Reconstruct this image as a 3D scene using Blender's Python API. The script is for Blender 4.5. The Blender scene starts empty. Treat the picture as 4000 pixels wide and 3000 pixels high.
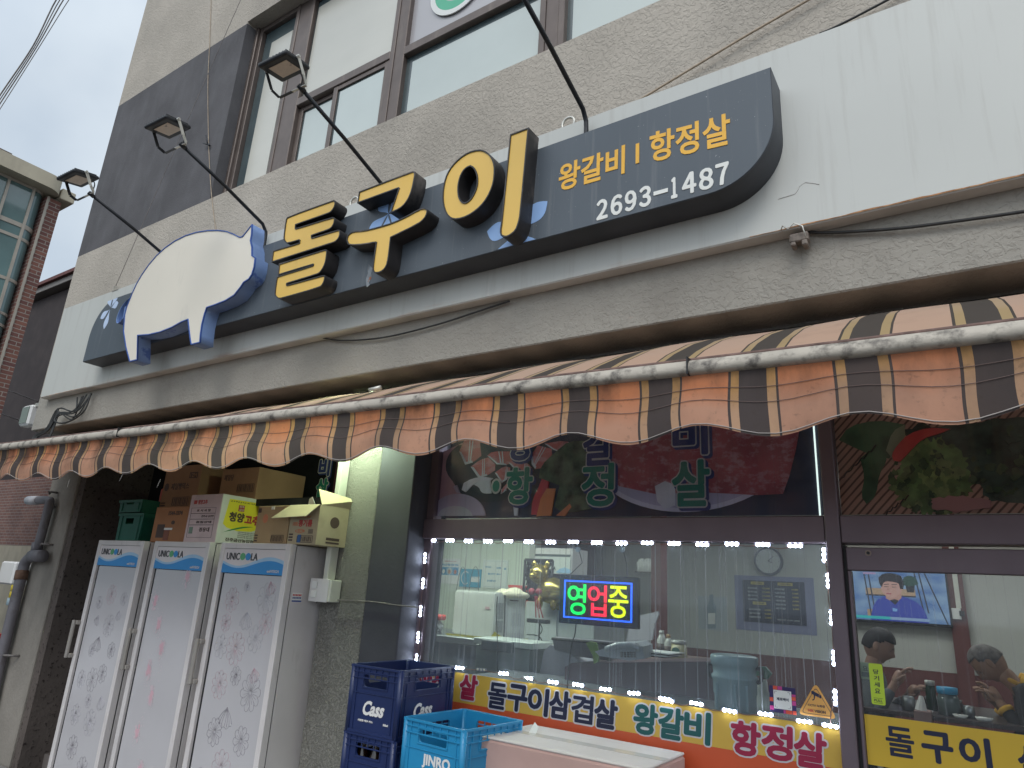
import bpy, bmesh, math, random
from mathutils import Vector, Matrix, Euler
random.seed(7)
S = bpy.context.scene
C = S.collection
H = 1.65            # eye height: every helper below takes z measured from the eye and adds H
PI = math.pi

# ---------------------------------------------------------------- camera
YAW, PIT, ROL, FPX = -0.60265777, 0.29529232, 0.0611801, 2667.01385
Fw = Vector((math.sin(YAW)*math.cos(PIT), math.cos(YAW)*math.cos(PIT), math.sin(PIT)))
r0 = Fw.cross(Vector((0, 0, 1))).normalized(); u0 = r0.cross(Fw)
Rt = r0*math.cos(ROL) + u0*math.sin(ROL); Up = -r0*math.sin(ROL) + u0*math.cos(ROL)
cam = bpy.data.cameras.new('camera'); co = bpy.data.objects.new('camera', cam); C.objects.link(co)
cam.sensor_width = 36; cam.lens = FPX/4000*36; cam.clip_end = 2000; cam.clip_start = .05
m3 = Matrix((Rt, Up, -Fw)).transposed().to_4x4(); m3.translation = Vector((0, 0, H)); co.matrix_world = m3
S.camera = co

# ---------------------------------------------------------------- world, sun, exposure
S.view_settings.view_transform = 'Standard'; S.view_settings.look = 'None'
S.view_settings.exposure = 0.24; S.view_settings.gamma = 1
w = bpy.data.worlds.new('World'); S.world = w; w.use_nodes = True
N = w.node_tree.nodes; L = w.node_tree.links; N.clear()
out = N.new('ShaderNodeOutputWorld'); bg = N.new('ShaderNodeBackground'); bg.inputs[1].default_value = 0.10
sky = N.new('ShaderNodeTexSky'); sky.sky_type = 'NISHITA'; sky.sun_disc = False
sky.sun_elevation = math.radians(48); sky.sun_rotation = math.radians(200); sky.air_density = 1.5; sky.dust_density = 3
tc = N.new('ShaderNodeTexCoord'); nz = N.new('ShaderNodeTexNoise'); nz.inputs['Scale'].default_value = 2.2; nz.inputs['Detail'].default_value = 5; nz.inputs['Roughness'].default_value = .5
cr = N.new('ShaderNodeValToRGB'); cr.color_ramp.elements[0].position = .3; cr.color_ramp.elements[1].position = .66
cr.color_ramp.elements[0].color = (.33, .405, .50, 1); cr.color_ramp.elements[1].color = (.62, .68, .73, 1)
dot = N.new('ShaderNodeVectorMath'); dot.operation = 'DOT_PRODUCT'; dot.inputs[1].default_value = (0.25, -.62, .74)
mr = N.new('ShaderNodeMapRange'); mr.inputs[1].default_value = .05; mr.inputs[2].default_value = 1.0; mr.inputs[3].default_value = 11.3; mr.inputs[4].default_value = 21.5
vm = N.new('ShaderNodeVectorMath'); vm.operation = 'SCALE'
mx = N.new('ShaderNodeMixRGB'); mx.inputs[0].default_value = .90
L.new(tc.outputs['Generated'], nz.inputs['Vector']); L.new(nz.outputs['Fac'], cr.inputs['Fac'])
L.new(tc.outputs['Generated'], dot.inputs[0]); L.new(dot.outputs['Value'], mr.inputs[0])
L.new(cr.outputs['Color'], vm.inputs[0]); L.new(mr.outputs[0], vm.inputs['Scale'])
L.new(sky.outputs['Color'], mx.inputs[1]); L.new(vm.outputs[0], mx.inputs[2]); L.new(mx.outputs[0], bg.inputs[0]); L.new(bg.outputs[0], out.inputs[0])
sl = bpy.data.lights.new('sun', 'SUN'); sl.energy = 0.9; sl.angle = math.radians(25); sl.color = (1, .96, .9)
so = bpy.data.objects.new('sun', sl); C.objects.link(so)
so.rotation_euler = Vector((-.25, .62, -.74)).to_track_quat('-Z', 'Y').to_euler()

# ---------------------------------------------------------------- helpers
def ray(px, py): return Fw + Rt*((px-2000)/FPX) - Up*((py-1500)/FPX)
def at(px, py, Y): d = ray(px, py); return d*(Y/d.y)
def atx(px, py, X): d = ray(px, py); return d*(X/d.x)

def wloc(p):
    v = Vector((0, 0, 0))
    while p: v = v + p.location; p = p.parent
    return v
def tag(o, label=None, cat=None, group=None, kind=None):
    if label: o['label'] = label
    if cat: o['category'] = cat
    if group: o['group'] = group
    if kind: o['kind'] = kind
    return o
def thing(name, label, cat, loc=(0, 0, 0), rotz=0, group=None):
    o = bpy.data.objects.new(name, None); C.objects.link(o); o.empty_display_size = .1
    o.location = (loc[0], loc[1], loc[2]+H); o.rotation_euler = (0, 0, rotz)
    return tag(o, label, cat, group)
def link(name, me, m, parent, local, smooth=False):
    if m is not None and not me.materials: me.materials.append(m)
    o = bpy.data.objects.new(name, me); C.objects.link(o)
    off = Vector((0, 0, 0))
    if not local:
        off = Vector((0, 0, H)) - (wloc(parent) if parent else Vector((0, 0, 0)))
        me.transform(Matrix.Translation(off))
    if parent: o.parent = parent
    if smooth:
        for p in me.polygons: p.use_smooth = True
    return o
def mk(name, vs, fs, m, parent=None, local=False, smooth=False):
    me = bpy.data.meshes.new(name); me.from_pydata([tuple(v) for v in vs], [], fs); me.update()
    return link(name, me, m, parent, local, smooth)
def bm_obj(name, bm, m, parent=None, local=False, smooth=False):
    me = bpy.data.meshes.new(name); bm.to_mesh(me); bm.free()
    return link(name, me, m, parent, local, smooth)
def addbox(bm, x0, x1, y0, y1, z0, z1, bev=0, seg=1):
    r = bmesh.ops.create_cube(bm, size=1)
    vs = r['verts']
    for v in vs: v.co = Vector((x0 + (v.co.x+.5)*(x1-x0), y0+(v.co.y+.5)*(y1-y0), z0+(v.co.z+.5)*(z1-z0)))
    if bev:
        es = list({e for v in vs for e in v.link_edges})
        bmesh.ops.bevel(bm, geom=es, offset=bev, segments=seg, affect='EDGES', profile=.5)
def box(name, x0, x1, y0, y1, z0, z1, m, parent=None, bev=0, seg=1, local=False):
    bm = bmesh.new(); addbox(bm, x0, x1, y0, y1, z0, z1, bev, seg); return bm_obj(name, bm, m, parent, local)
def boxes(name, lst, m, parent=None, bev=0, local=False):
    bm = bmesh.new()
    for b in lst: addbox(bm, *b, bev=bev)
    return bm_obj(name, bm, m, parent, local)
def addtube(bm, pts, rad, n=8, cap=True):
    pts = [Vector(p) for p in pts]; rings = []
    up = Vector((0, 0, 1))
    for i, p in enumerate(pts):
        t = (pts[min(i+1, len(pts)-1)] - pts[max(i-1, 0)]).normalized()
        if abs(t.dot(up)) > .95: up = Vector((1, 0, 0)) if abs(t.x) < .9 else Vector((0, 1, 0))
        a = t.cross(up).normalized(); b = a.cross(t)
        r = rad[i] if isinstance(rad, (list, tuple)) else rad
        rings.append([bm.verts.new(p + a*(r*math.cos(2*PI*k/n)) + b*(r*math.sin(2*PI*k/n))) for k in range(n)])
        up = b
    for i in range(len(rings)-1):
        for k in range(n):
            bm.faces.new((rings[i][k], rings[i][(k+1) % n], rings[i+1][(k+1) % n], rings[i+1][k]))
    if cap: bm.faces.new(rings[0][::-1]); bm.faces.new(rings[-1])
def tube(name, pts, rad, m, parent=None, n=8, local=False):
    bm = bmesh.new(); addtube(bm, pts, rad, n); bmesh.ops.recalc_face_normals(bm, faces=bm.faces)
    return bm_obj(name, bm, m, parent, local, True)
def tubes(name, lst, m, parent=None, n=8, local=False):
    bm = bmesh.new()
    for pts, rad in lst: addtube(bm, pts, rad, n)
    bmesh.ops.recalc_face_normals(bm, faces=bm.faces)
    return bm_obj(name, bm, m, parent, local, True)
def spl(pts, k=6):
    P = [Vector(p) for p in pts]; P = [P[0]*2-P[1]] + P + [P[-1]*2-P[-2]]; o = []
    for i in range(1, len(P)-2):
        for j in range(k):
            t = j/k; o.append(.5*((2*P[i]) + (P[i+1]-P[i-1])*t + (2*P[i-1]-5*P[i]+4*P[i+1]-P[i+2])*t*t + (3*P[i]-P[i-1]-3*P[i+1]+P[i+2])*t**3))
    o.append(P[-2]); return o
def curve_mesh(c):
    o = bpy.data.objects.new('tmp', c); C.objects.link(o)
    bpy.context.view_layer.update()
    dg = bpy.context.evaluated_depsgraph_get()
    me = bpy.data.meshes.new_from_object(o.evaluated_get(dg))
    bpy.data.objects.remove(o); bpy.data.curves.remove(c); me.materials.clear()
    return me
RX = Matrix(((1, 0, 0, 0), (0, 0, 1, 0), (0, 1, 0, 0), (0, 0, 0, 1)))
def poly(name, loops, y0, y1, m, parent=None, off=0, local=False, bev=0):
    """loops of (x,z) filled with holes, extruded from y0 (near) to y1 (far)"""
    c = bpy.data.curves.new(name, 'CURVE'); c.dimensions = '2D'; c.fill_mode = 'BOTH'
    for lp in loops:
        s = c.splines.new('POLY'); s.points.add(len(lp)-1); s.use_cyclic_u = True
        for p, q in zip(s.points, lp): p.co = (q[0], q[1], 0, 1)
    c.extrude = abs(y1-y0)/2; c.offset = off
    me = curve_mesh(c)
    me.transform(Matrix.Translation((0, (y0+y1)/2, 0)) @ RX); me.flip_normals()
    return link(name, me, m, parent, local)
def text(name, body, x0, x1, z0, z1, y, m, parent=None, bold=0., th=.0015, slant=0, local=False, fit=True, dz=0, dil=0, nd=8):
    """lettering lying on the plane y, stretched into the rectangle; dz = rise from left end to right end"""
    c = bpy.data.curves.new(name, 'FONT'); c.body = body; c.size = 1; c.offset = bold; c.extrude = .01; c.resolution_u = 3
    me = curve_mesh(c)
    xs = [v.co.x for v in me.vertices]; ys = [v.co.y for v in me.vertices]
    a, b, c0, d = min(xs), max(xs), min(ys), max(ys)
    for v in me.vertices:
        u = (v.co.x-a)/(b-a); t = (v.co.y-c0)/(d-c0)
        v.co = (x0+u*(x1-x0)+slant*t*(z1-z0), y - (v.co.z/.01)*th, z0+t*(z1-z0)+dz*u)
    me.update()
    if dil:
        bm = bmesh.new()
        for k in range(nd+1):
            t2 = me.copy()
            if k: t2.transform(Matrix.Translation((dil*math.cos(2*PI*k/nd), .00002*k, dil*math.sin(2*PI*k/nd))))
            bm.from_mesh(t2); bpy.data.meshes.remove(t2)
        bm.to_mesh(me); bm.free()
    return link(name, me, m, parent, local)
def each(name, lst, m, parent=None, bev=0, local=False):
    return [box(name, *b, m, parent, bev=bev, local=local) for b in lst]
def tpx(name, body, L_, R_, ht, Y, m, parent=None, bold=0., **k):
    """lettering between two pixels (middles of its left and right ends) on plane Y; ht = height in metres"""
    a = at(*L_, Y); b = at(*R_, Y)
    return text(name, body, a.x, b.x, a.z-ht/2, a.z+ht/2, Y, m, parent, bold, dz=b.z-a.z, **k)
def pxloop(pts, Y, f): return [(lambda v: (v.x, v.z))(at(*f(x, y), Y)) for x, y in pts]
def disc(name, cx, cz, r, y0, y1, m, parent=None, n=24, rz=None, local=False):
    rz = rz or r
    return poly(name, [[(cx+r*math.cos(2*PI*k/n), cz+rz*math.sin(2*PI*k/n)) for k in range(n)]], y0, y1, m, parent, local=local)

# ---------------------------------------------------------------- materials
def M(name, col, rough=.6, metal=0, var=.12, sc=6, bump=0, bsc=60, emis=None, est=0, spec=.5, stretch=(1, 1, 1), det=4, trans=0):
    m = bpy.data.materials.new(name); m.use_nodes = True; n = m.node_tree.nodes; l = m.node_tree.links
    b = n['Principled BSDF']; b.inputs['Roughness'].default_value = rough; b.inputs['Metallic'].default_value = metal
    b.inputs['Specular IOR Level'].default_value = spec
    tcn = n.new('ShaderNodeNewGeometry'); mp = n.new('ShaderNodeMapping'); mp.inputs['Scale'].default_value = stretch
    l.new(tcn.outputs['Position'], mp.inputs['Vector'])
    nn = n.new('ShaderNodeTexNoise'); nn.inputs['Scale'].default_value = sc; nn.inputs['Detail'].default_value = det
    l.new(mp.outputs[0], nn.inputs['Vector'])
    rp = n.new('ShaderNodeValToRGB'); rp.color_ramp.elements[0].position = .3; rp.color_ramp.elements[1].position = .7
    rp.color_ramp.elements[0].color = tuple(max(0, c*(1-var)) for c in col)+(1,); rp.color_ramp.elements[1].color = tuple(min(1, c*(1+var)) for c in col)+(1,)
    l.new(nn.outputs['Fac'], rp.inputs['Fac']); l.new(rp.outputs[0], b.inputs['Base Color'])
    if bump:
        n2 = n.new('ShaderNodeTexNoise'); n2.inputs['Scale'].default_value = bsc; n2.inputs['Detail'].default_value = 3
        l.new(tcn.outputs['Position'], n2.inputs['Vector'])
        bp = n.new('ShaderNodeBump'); bp.inputs['Strength'].default_value = bump; bp.inputs['Distance'].default_value = .01
        l.new(n2.outputs['Fac'], bp.inputs['Height']); l.new(bp.outputs[0], b.inputs['Normal'])
    if emis:
        b.inputs['Emission Color'].default_value = tuple(emis)+(1,); b.inputs['Emission Strength'].default_value = est
    m['ramp'] = rp.name
    return m
def dirt(m, col, sc=3, lo=.5, hi=.75, stretch=(1, 1, 1), amt=1., zr=None, det=8):
    """stain layer over a material's base colour; zr=(z where full, z where none) limits it to a height band (world z)"""
    n = m.node_tree.nodes; l = m.node_tree.links; b = n['Principled BSDF']
    src = b.inputs['Base Color'].links[0].from_socket
    g = n.new('ShaderNodeNewGeometry'); mp = n.new('ShaderNodeMapping'); mp.inputs['Scale'].default_value = stretch
    l.new(g.outputs['Position'], mp.inputs['Vector'])
    t = n.new('ShaderNodeTexNoise'); t.inputs['Scale'].default_value = sc; t.inputs['Detail'].default_value = det; t.inputs['Roughness'].default_value = .65
    l.new(mp.outputs[0], t.inputs['Vector'])
    r = n.new('ShaderNodeMapRange'); r.inputs[1].default_value = lo; r.inputs[2].default_value = hi; r.inputs[4].default_value = amt
    l.new(t.outputs['Fac'], r.inputs[0]); fac = r.outputs[0]
    if zr:
        s = n.new('ShaderNodeSeparateXYZ'); l.new(g.outputs['Position'], s.inputs[0])
        q = n.new('ShaderNodeMapRange'); q.inputs[1].default_value = zr[1]; q.inputs[2].default_value = zr[0]
        q.inputs[3].default_value = 0; q.inputs[4].default_value = 1; l.new(s.outputs['Z'], q.inputs[0])
        mu = n.new('ShaderNodeMath'); mu.operation = 'MULTIPLY'; l.new(fac, mu.inputs[0]); l.new(q.outputs[0], mu.inputs[1]); fac = mu.outputs[0]
    x = n.new('ShaderNodeMixRGB'); x.inputs[2].default_value = tuple(col)+(1,)
    l.new(fac, x.inputs[0]); l.new(src, x.inputs[1]); l.new(x.outputs[0], b.inputs['Base Color'])
    return m
def stucco(name, col, strength=.9, sc=26):
    m = M(name, col, .92, var=.10, sc=1.6, spec=.2); n = m.node_tree.nodes; l = m.node_tree.links
    g = n.new('ShaderNodeNewGeometry'); a = n.new('ShaderNodeTexNoise'); a.inputs['Scale'].default_value = sc; a.inputs['Detail'].default_value = 6; a.inputs['Distortion'].default_value = .8
    r = n.new('ShaderNodeValToRGB'); r.color_ramp.elements[0].position = .46; r.color_ramp.elements[1].position = .56
    f = n.new('ShaderNodeTexNoise'); f.inputs['Scale'].default_value = sc*7; f.inputs['Detail'].default_value = 3
    ad = n.new('ShaderNodeMath'); ad.operation = 'MULTIPLY_ADD'; ad.inputs[1].default_value = .25
    l.new(g.outputs['Position'], a.inputs['Vector']); l.new(g.outputs['Position'], f.inputs['Vector']); l.new(a.outputs['Fac'], r.inputs['Fac'])
    l.new(f.outputs['Fac'], ad.inputs[0]); l.new(r.outputs[0], ad.inputs[2])
    bp = n.new('ShaderNodeBump'); bp.inputs['Strength'].default_value = strength; bp.inputs['Distance'].default_value = .006
    l.new(ad.outputs[0], bp.inputs['Height']); l.new(bp.outputs[0], n['Principled BSDF'].inputs['Normal'])
    return m
def emit(name, col, st):
    m = bpy.data.materials.new(name); m.use_nodes = True; n = m.node_tree.nodes; n.clear()
    e = n.new('ShaderNodeEmission'); e.inputs[0].default_value = tuple(col)+(1,); e.inputs[1].default_value = st
    o = n.new('ShaderNodeOutputMaterial'); m.node_tree.links.new(e.outputs[0], o.inputs[0]); return m
def glass(name, dust_glare=.1, tint=(1, 1, 1), ior=1.45, streak=True, refl=1.):
    m = bpy.data.materials.new(name); m.use_nodes = True; n = m.node_tree.nodes; l = m.node_tree.links; n.clear()
    o = n.new('ShaderNodeOutputMaterial'); tr = n.new('ShaderNodeBsdfTransparent'); tr.inputs[0].default_value = tuple(tint)+(1,)
    gl = n.new('ShaderNodeBsdfGlossy'); gl.inputs['Roughness'].default_value = .04
    fr = n.new('ShaderNodeFresnel'); fr.inputs[0].default_value = ior
    mu = n.new('ShaderNodeMath'); mu.operation = 'MULTIPLY'; mu.inputs[1].default_value = refl; l.new(fr.outputs[0], mu.inputs[0])
    a = n.new('ShaderNodeMixShader'); l.new(mu.outputs[0], a.inputs[0]); l.new(tr.outputs[0], a.inputs[1]); l.new(gl.outputs[0], a.inputs[2])
    df = n.new('ShaderNodeBsdfDiffuse'); df.inputs[0].default_value = (.75, .78, .85, 1)
    tl = n.new('ShaderNodeBsdfTranslucent'); tl.inputs[0].default_value = (.75, .78, .85, 1); ds = n.new('ShaderNodeMixShader'); ds.inputs[0].default_value = .5
    l.new(df.outputs[0], ds.inputs[1]); l.new(tl.outputs[0], ds.inputs[2])
    g = n.new('ShaderNodeNewGeometry'); mp = n.new('ShaderNodeMapping'); mp.inputs['Scale'].default_value = (150, 1, .35) if streak else (2, 2, 2); mp.inputs['Rotation'].default_value = (0, math.radians(-7), 0)
    t = n.new('ShaderNodeTexNoise'); t.inputs['Scale'].default_value = 1.4; t.inputs['Detail'].default_value = (2 if streak else 5); t.inputs['Roughness'].default_value = .5
    l.new(g.outputs['Position'], mp.inputs[0]); l.new(mp.outputs[0], t.inputs['Vector'])
    r = n.new('ShaderNodeMapRange'); r.inputs[1].default_value = .60; r.inputs[2].default_value = .76; r.inputs[3].default_value = dust_glare*.5; r.inputs[4].default_value = dust_glare*3.0  # pale streaks and haze mixed in for LED reflections on dusty glass
    l.new(t.outputs['Fac'], r.inputs[0])
    b = n.new('ShaderNodeMixShader'); l.new(r.outputs[0], b.inputs[0]); l.new(a.outputs[0], b.inputs[1]); l.new(ds.outputs[0], b.inputs[2]); l.new(b.outputs[0], o.inputs[0])
    return m
def brick(name, c1, c2, mortar, sc=1):
    m = bpy.data.materials.new(name); m.use_nodes = True; n = m.node_tree.nodes; l = m.node_tree.links
    b = n['Principled BSDF']; b.inputs['Roughness'].default_value = .9
    g = n.new('ShaderNodeNewGeometry'); s = n.new('ShaderNodeSeparateXYZ'); cb = n.new('ShaderNodeCombineXYZ'); ad = n.new('ShaderNodeMath')
    l.new(g.outputs['Position'], s.inputs[0]); l.new(s.outputs['X'], ad.inputs[0]); l.new(s.outputs['Y'], ad.inputs[1]); l.new(ad.outputs[0], cb.inputs[0]); l.new(s.outputs['Z'], cb.inputs[1])
    t = n.new('ShaderNodeTexBrick'); t.inputs['Scale'].default_value = 1; t.inputs['Brick Width'].default_value = .21*sc; t.inputs['Row Height'].default_value = .067*sc; t.inputs['Mortar Size'].default_value = .006*sc
    t.inputs['Color1'].default_value = tuple(c1)+(1,); t.inputs['Color2'].default_value = tuple(c2)+(1,); t.inputs['Mortar'].default_value = tuple(mortar)+(1,)
    l.new(cb.outputs[0], t.inputs['Vector'])
    nn = n.new('ShaderNodeTexNoise'); nn.inputs['Scale'].default_value = 1.5; nn.inputs['Detail'].default_value = 5; l.new(g.outputs['Position'], nn.inputs['Vector'])
    x = n.new('ShaderNodeMixRGB'); x.blend_type = 'MULTIPLY'; x.inputs[0].default_value = .5; l.new(t.outputs['Color'], x.inputs[1]); l.new(nn.outputs['Fac'], x.inputs[2])
    l.new(x.outputs[0], b.inputs['Base Color'])
    bp = n.new('ShaderNodeBump'); bp.inputs['Strength'].default_value = .5; bp.inputs['Distance'].default_value = .01; bp.invert = True; l.new(t.outputs['Fac'], bp.inputs['Height']); l.new(bp.outputs[0], b.inputs['Normal'])
    return m

m_stucco = dirt(stucco('grey stucco', (.465, .415, .355), .6, 46), (.20, .18, .16), 1.2, .5, .8, (1, 1, .5), .45)
m_stucco_s = dirt(stucco('smooth stucco', (.35, .325, .285), .5, 45), (.16, .14, .12), 2.5, .52, .8, (1, 1, .6), .4)
m_band = dirt(M('dark band paint', (.115, .110, .115), .95, var=.15, sc=3, bump=.25, bsc=90, spec=.2), (.16, .16, .165), 5, .5, .75, (1.5, 1.5, .5), .5)
m_soffit = dirt(M('soffit', (.13, .12, .105), .95, var=.2, sc=3, bump=.2, spec=.1), (.03, .03, .03), 3, .45, .7, amt=.7)
m_conc = dirt(M('pillar concrete', (.27, .245, .215), .95, var=.12, sc=3, bump=.4, bsc=45, spec=.1), (.10, .09, .08), 3, .5, .75, (1, 1, .4), .5)
m_pitted = dirt(M('pitted wall', (.12, .10, .09), .95, var=.2, sc=3, bump=.5, bsc=30, spec=.1), (.02, .015, .015), 30, .56, .64, (1, 1, 1), .8)
m_pier = dirt(stucco('pier stucco', (.25, .24, .215), 1.0, 75), (.13, .12, .11), 2, .5, .8, amt=.5)
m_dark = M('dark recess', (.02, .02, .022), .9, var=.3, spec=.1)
m_dcol = M('painted column', (.055, .055, .065), .75, var=.15, sc=4, bump=.1)
m_wframe = dirt(M('bronze window frame', (.135, .105, .092), .45, .3, var=.12, sc=8), (.27, .22, .18), 9, .55, .75, (1, 1, .2), .5)
m_frame = dirt(M('mauve storefront frame', (.17, .13, .15), .42, .35, var=.1, sc=5), (.22, .18, .18), 6, .58, .8, (1, 1, .3), .35)
m_fdark = M('frame gasket', (.012, .012, .014), .5)
m_panel = dirt(dirt(M('white fascia sheet', (.55, .55, .515), .42, var=.03, sc=1.5, spec=.4), (.34, .31, .27), 1.6, .52, .8, (12, 1, .7), .45), (.36, .14, .04), 2.2, .56, .66, (.7, 1, 5), .5, (H+1.402, H+1.432))
m_panelu = M('fascia return', (.55, .53, .50), .6, var=.15, sc=5)
m_sign = dirt(dirt(M('slate sign sheet', (.092, .109, .128), .48, var=.06, sc=2, spec=.4), (.30, .30, .30), 2.2, .56, .9, (14, 1, .6), .45), (.5, .5, .5), 90, .74, .76, amt=.8, det=2)
m_signb = M('sign box side', (.045, .05, .06), .6, var=.25, sc=5)
m_black = dirt(M('black letter return', (.028, .025, .025), .5, var=.3, sc=12), (.20, .17, .15), 5, .56, .72, (1, 1, .5), .6)
m_yellow = dirt(M('yellow acrylic', (.80, .50, .10), .35, var=.03, sc=3), (.55, .33, .08), 8, .6, .85, (3, 1, .6), .5)
m_pig = dirt(M('cream acrylic', (.80, .73, .62), .3, var=.03, sc=2), (.45, .42, .37), 2.0, .62, .85, (3, 1, .8), .4)
m_blue = dirt(M('faded blue enamel', (.20, .30, .54), .5, var=.2, sc=5), (.04, .10, .40), 5, .58, .62, amt=.7)
m_ltblue = M('pale blue print', (.30, .47, .78), .5, var=.05)
m_ltblue2 = M('faded blue print', (.52, .62, .80), .5, var=.05)
m_sgold = M('orange yellow lettering', (.86, .46, .05), .5, var=.04)
m_swhite = M('off white lettering', (.78, .77, .72), .5, var=.04)
m_bmetal = M('black painted metal', (.02, .021, .025), .45, .2, var=.3, sc=20)
m_steel = M('galvanised bracket', (.55, .53, .48), .4, .5, var=.15, sc=20)
m_lens = dirt(M('lamp lens', (.60, .48, .38), .35, var=.05, sc=60), (.05, .04, .04), 18, .6, .66, amt=.9)
m_rope = M('beige cable', (.42, .33, .24), .8, var=.2, sc=30)
m_cable = M('black cable', (.025, .025, .025), .6, var=.3, sc=20)
m_gwire = M('grey wire', (.20, .18, .17), .7, var=.3, sc=20)
m_zinc = dirt(M('weathered bar', (.46, .41, .345), .65, .15, var=.12, sc=12, bump=.2), (.05, .042, .038), 14, .50, .66, (1, 1, 1), .85)
m_pipe = dirt(M('grey pvc', (.16, .15, .165), .5, var=.1, sc=6), (.07, .05, .045), 7, .55, .7, amt=.6)
m_wpvc = M('white conduit', (.66, .66, .58), .45, var=.08, sc=6)
m_white = M('white enamel', (.68, .66, .64), .35, var=.04, sc=4)
m_whited = dirt(M('grubby white enamel', (.62, .58, .57), .4, var=.06, sc=4), (.25, .21, .19), 6, .58, .8, (2, 2, .6), .5)
m_paper = M('white paper', (.75, .75, .72), .7, var=.02)
m_ink = M('black ink', (.02, .02, .025), .6, var=.1)

def flat(name, col, rough=.55, **k): return M(name, col, rough, var=k.pop('var', .04), **k)

# ================================================================ ground, roads
bm = bmesh.new(); addbox(bm, -300, 300, -300, 300, -H-.3, -H); tag(bm_obj('ground', bm, M('asphalt', (.05, .05, .052), .95, var=.2, sc=20)), kind='structure')
tag(box('pavement', -7.2, 8, .9, 2.84, -H+.002, -H+.12, M('paving', (.22, .21, .2), .9, var=.15, sc=8), bev=.01), kind='structure')

# ================================================================ the shop building
W = 2.57           # face of the upper wall
B = thing('shop_building', 'grey stucco shop building with dark painted band, brown framed windows and recessed storefront', 'building', (-3, 4, -H))
zb = 1.132; wz0, wz1 = 2.866, 4.64; wx0, wx1 = -4.81, .6
bz0, bz1 = 2.885, 4.70     # dark band between the two trim lines
wall = []
# lower beam, left column beside the window (lower / dark / upper), above the window
box('beam', -6.98, 6, W, 2.85, zb, 1.45, m_stucco_s, B, bev=.006)
box('upper_wall', -6.98, 6, W, 2.85, 1.45, wz0, m_stucco, B)
bm = bmesh.new(); addbox(bm, -6.98, wx0, W, 2.85, 4.62, 7.6); addbox(bm, wx0, 6, W, 2.85, wz1, 7.6); addbox(bm, wx1, 6, W, 2.85, wz0, wz1)
bm_obj('upper_wall', bm, m_stucco, B)
box('painted_band', -6.98, wx0, W, 2.85, wz0, 4.62, m_band, B)
box('side_wall', -6.978, -6.75, 2.85, 9, zb, 7.6, m_stucco, B)
box('roof', -6.97, 6, 2.86, 9, 7.4, 7.6, m_stucco, B)
# soffit and storefront head
box('soffit', -6.97, 6, 2.6, 3.6, zb+.003, zb+.05, m_soffit, B)
# piers
pl = box('pillar', -7.0, -6.5, 2.85, 3.3, -H, zb, m_conc, B, bev=.008)
box('recess_wall', -6.499, -6.40, 2.87, 3.6, -H, zb, m_pitted, B)
box('pier', -3.215, -2.853, 2.85, 3.25, -H+.1, zb, m_pier, B, bev=.006)
box('painted_column', -2.85, -2.58, 2.842, 3.10, -H+.1, zb, m_dcol, B, bev=.006)
bm = bmesh.new(); addbox(bm, -6.399, -2.86, 3.44, 3.5, -H, zb)
bm_obj('recess_wall', bm, m_dark, B)
# window openings: reveals
bm = bmesh.new(); addbox(bm, wx0-.03, wx0, W+.28, 2.9, wz0, wz1)
bm_obj('window_reveal', bm, m_band, B)
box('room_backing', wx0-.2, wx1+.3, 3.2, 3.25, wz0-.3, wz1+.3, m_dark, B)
# upper windows
m_frost = M('frosted pane', (.50, .55, .52), .25, var=.08, sc=1.2, spec=.9)
m_blind = M('beige blind pane', (.56, .54, .47), .25, var=.10, sc=.9, spec=.9, stretch=(.6, 1, 1.6))
m_dpane = M('dark pane edge', (.06, .085, .09), .25, spec=.9)
FY = 2.71
def frame_piece(lst): return [(a, b, FY-.03, FY+.05, c, d) for a, b, c, d in lst]
V = [(-4.81, -4.735), (-4.28, -4.05), (-3.06, -2.92), (-1.81, -1.64), (-.45, -.30), (.5, .6)]
def window(x0, x1, trans, cat):
    f = boxes('window', [(x0-.04, x0, FY-.028, FY+.05, wz0, wz1), (x1, x1+.04, FY-.028, FY+.05, wz0, wz1), (x0, x1, FY-.025, FY+.05, wz0, wz0+.045), (x0, x1, FY-.025, FY+.05, wz1-.05, wz1)]
              + ([(x0, x1, FY-.03, FY+.05, trans-.035, trans+.035)] if trans else []), m_wframe, B, bev=.004)
    return f
win = window(-4.735, -4.28, None, 0)
box('pane', -4.73, -4.285, FY+.012, FY+.02, wz0+.045, wz1-.05, m_dpane, win)
box('pane', -4.62, -4.34, FY+.006, FY+.0119, wz0+.05, wz1-.2, m_blind, win)
win = window(-4.05, -3.06, 3.565, 0)
box('pane', -4.05, -3.06, FY+.012, FY+.02, 3.60, wz1-.05, m_dpane, win)
box('pane', -4.03, -3.065, FY+.006, FY+.0119, 3.605, wz1-.12, m_blind, win)
for a, b, yy in ((-4.05, -3.61, .02), (-3.63, -3.06, -.01)):
    boxes('sash', [(a, a+.045, FY+yy-.012, FY+yy+.02, wz0+.046, 3.529), (b-.045, b, FY+yy-.012, FY+yy+.02, wz0+.046, 3.529), (a+.045, b-.045, FY+yy-.01, FY+yy+.02, wz0+.046, wz0+.09), (a+.045, b-.045, FY+yy-.01, FY+yy+.02, 3.49, 3.529)], m_wframe, win, bev=.003)
    box('pane', a+.045, b-.045, FY+yy+.002, FY+yy+.01, wz0+.09, 3.49, m_dpane, win)
    box('pane', a+.07, b-.05, FY+yy-.003, FY+yy+.0015, wz0+.09, 3.47, m_frost, win)
win = window(-2.92, -1.81, 3.535, 0)
box('pane', -2.92, -1.81, FY+.012, FY+.02, 3.57, wz1-.05, M('lilac pane', (.42, .40, .41), .25, var=.06, sc=1, spec=.9), win)
box('pane', -2.92, -1.81, FY+.012, FY+.02, wz0+.045, 3.5, m_dpane, win)
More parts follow.
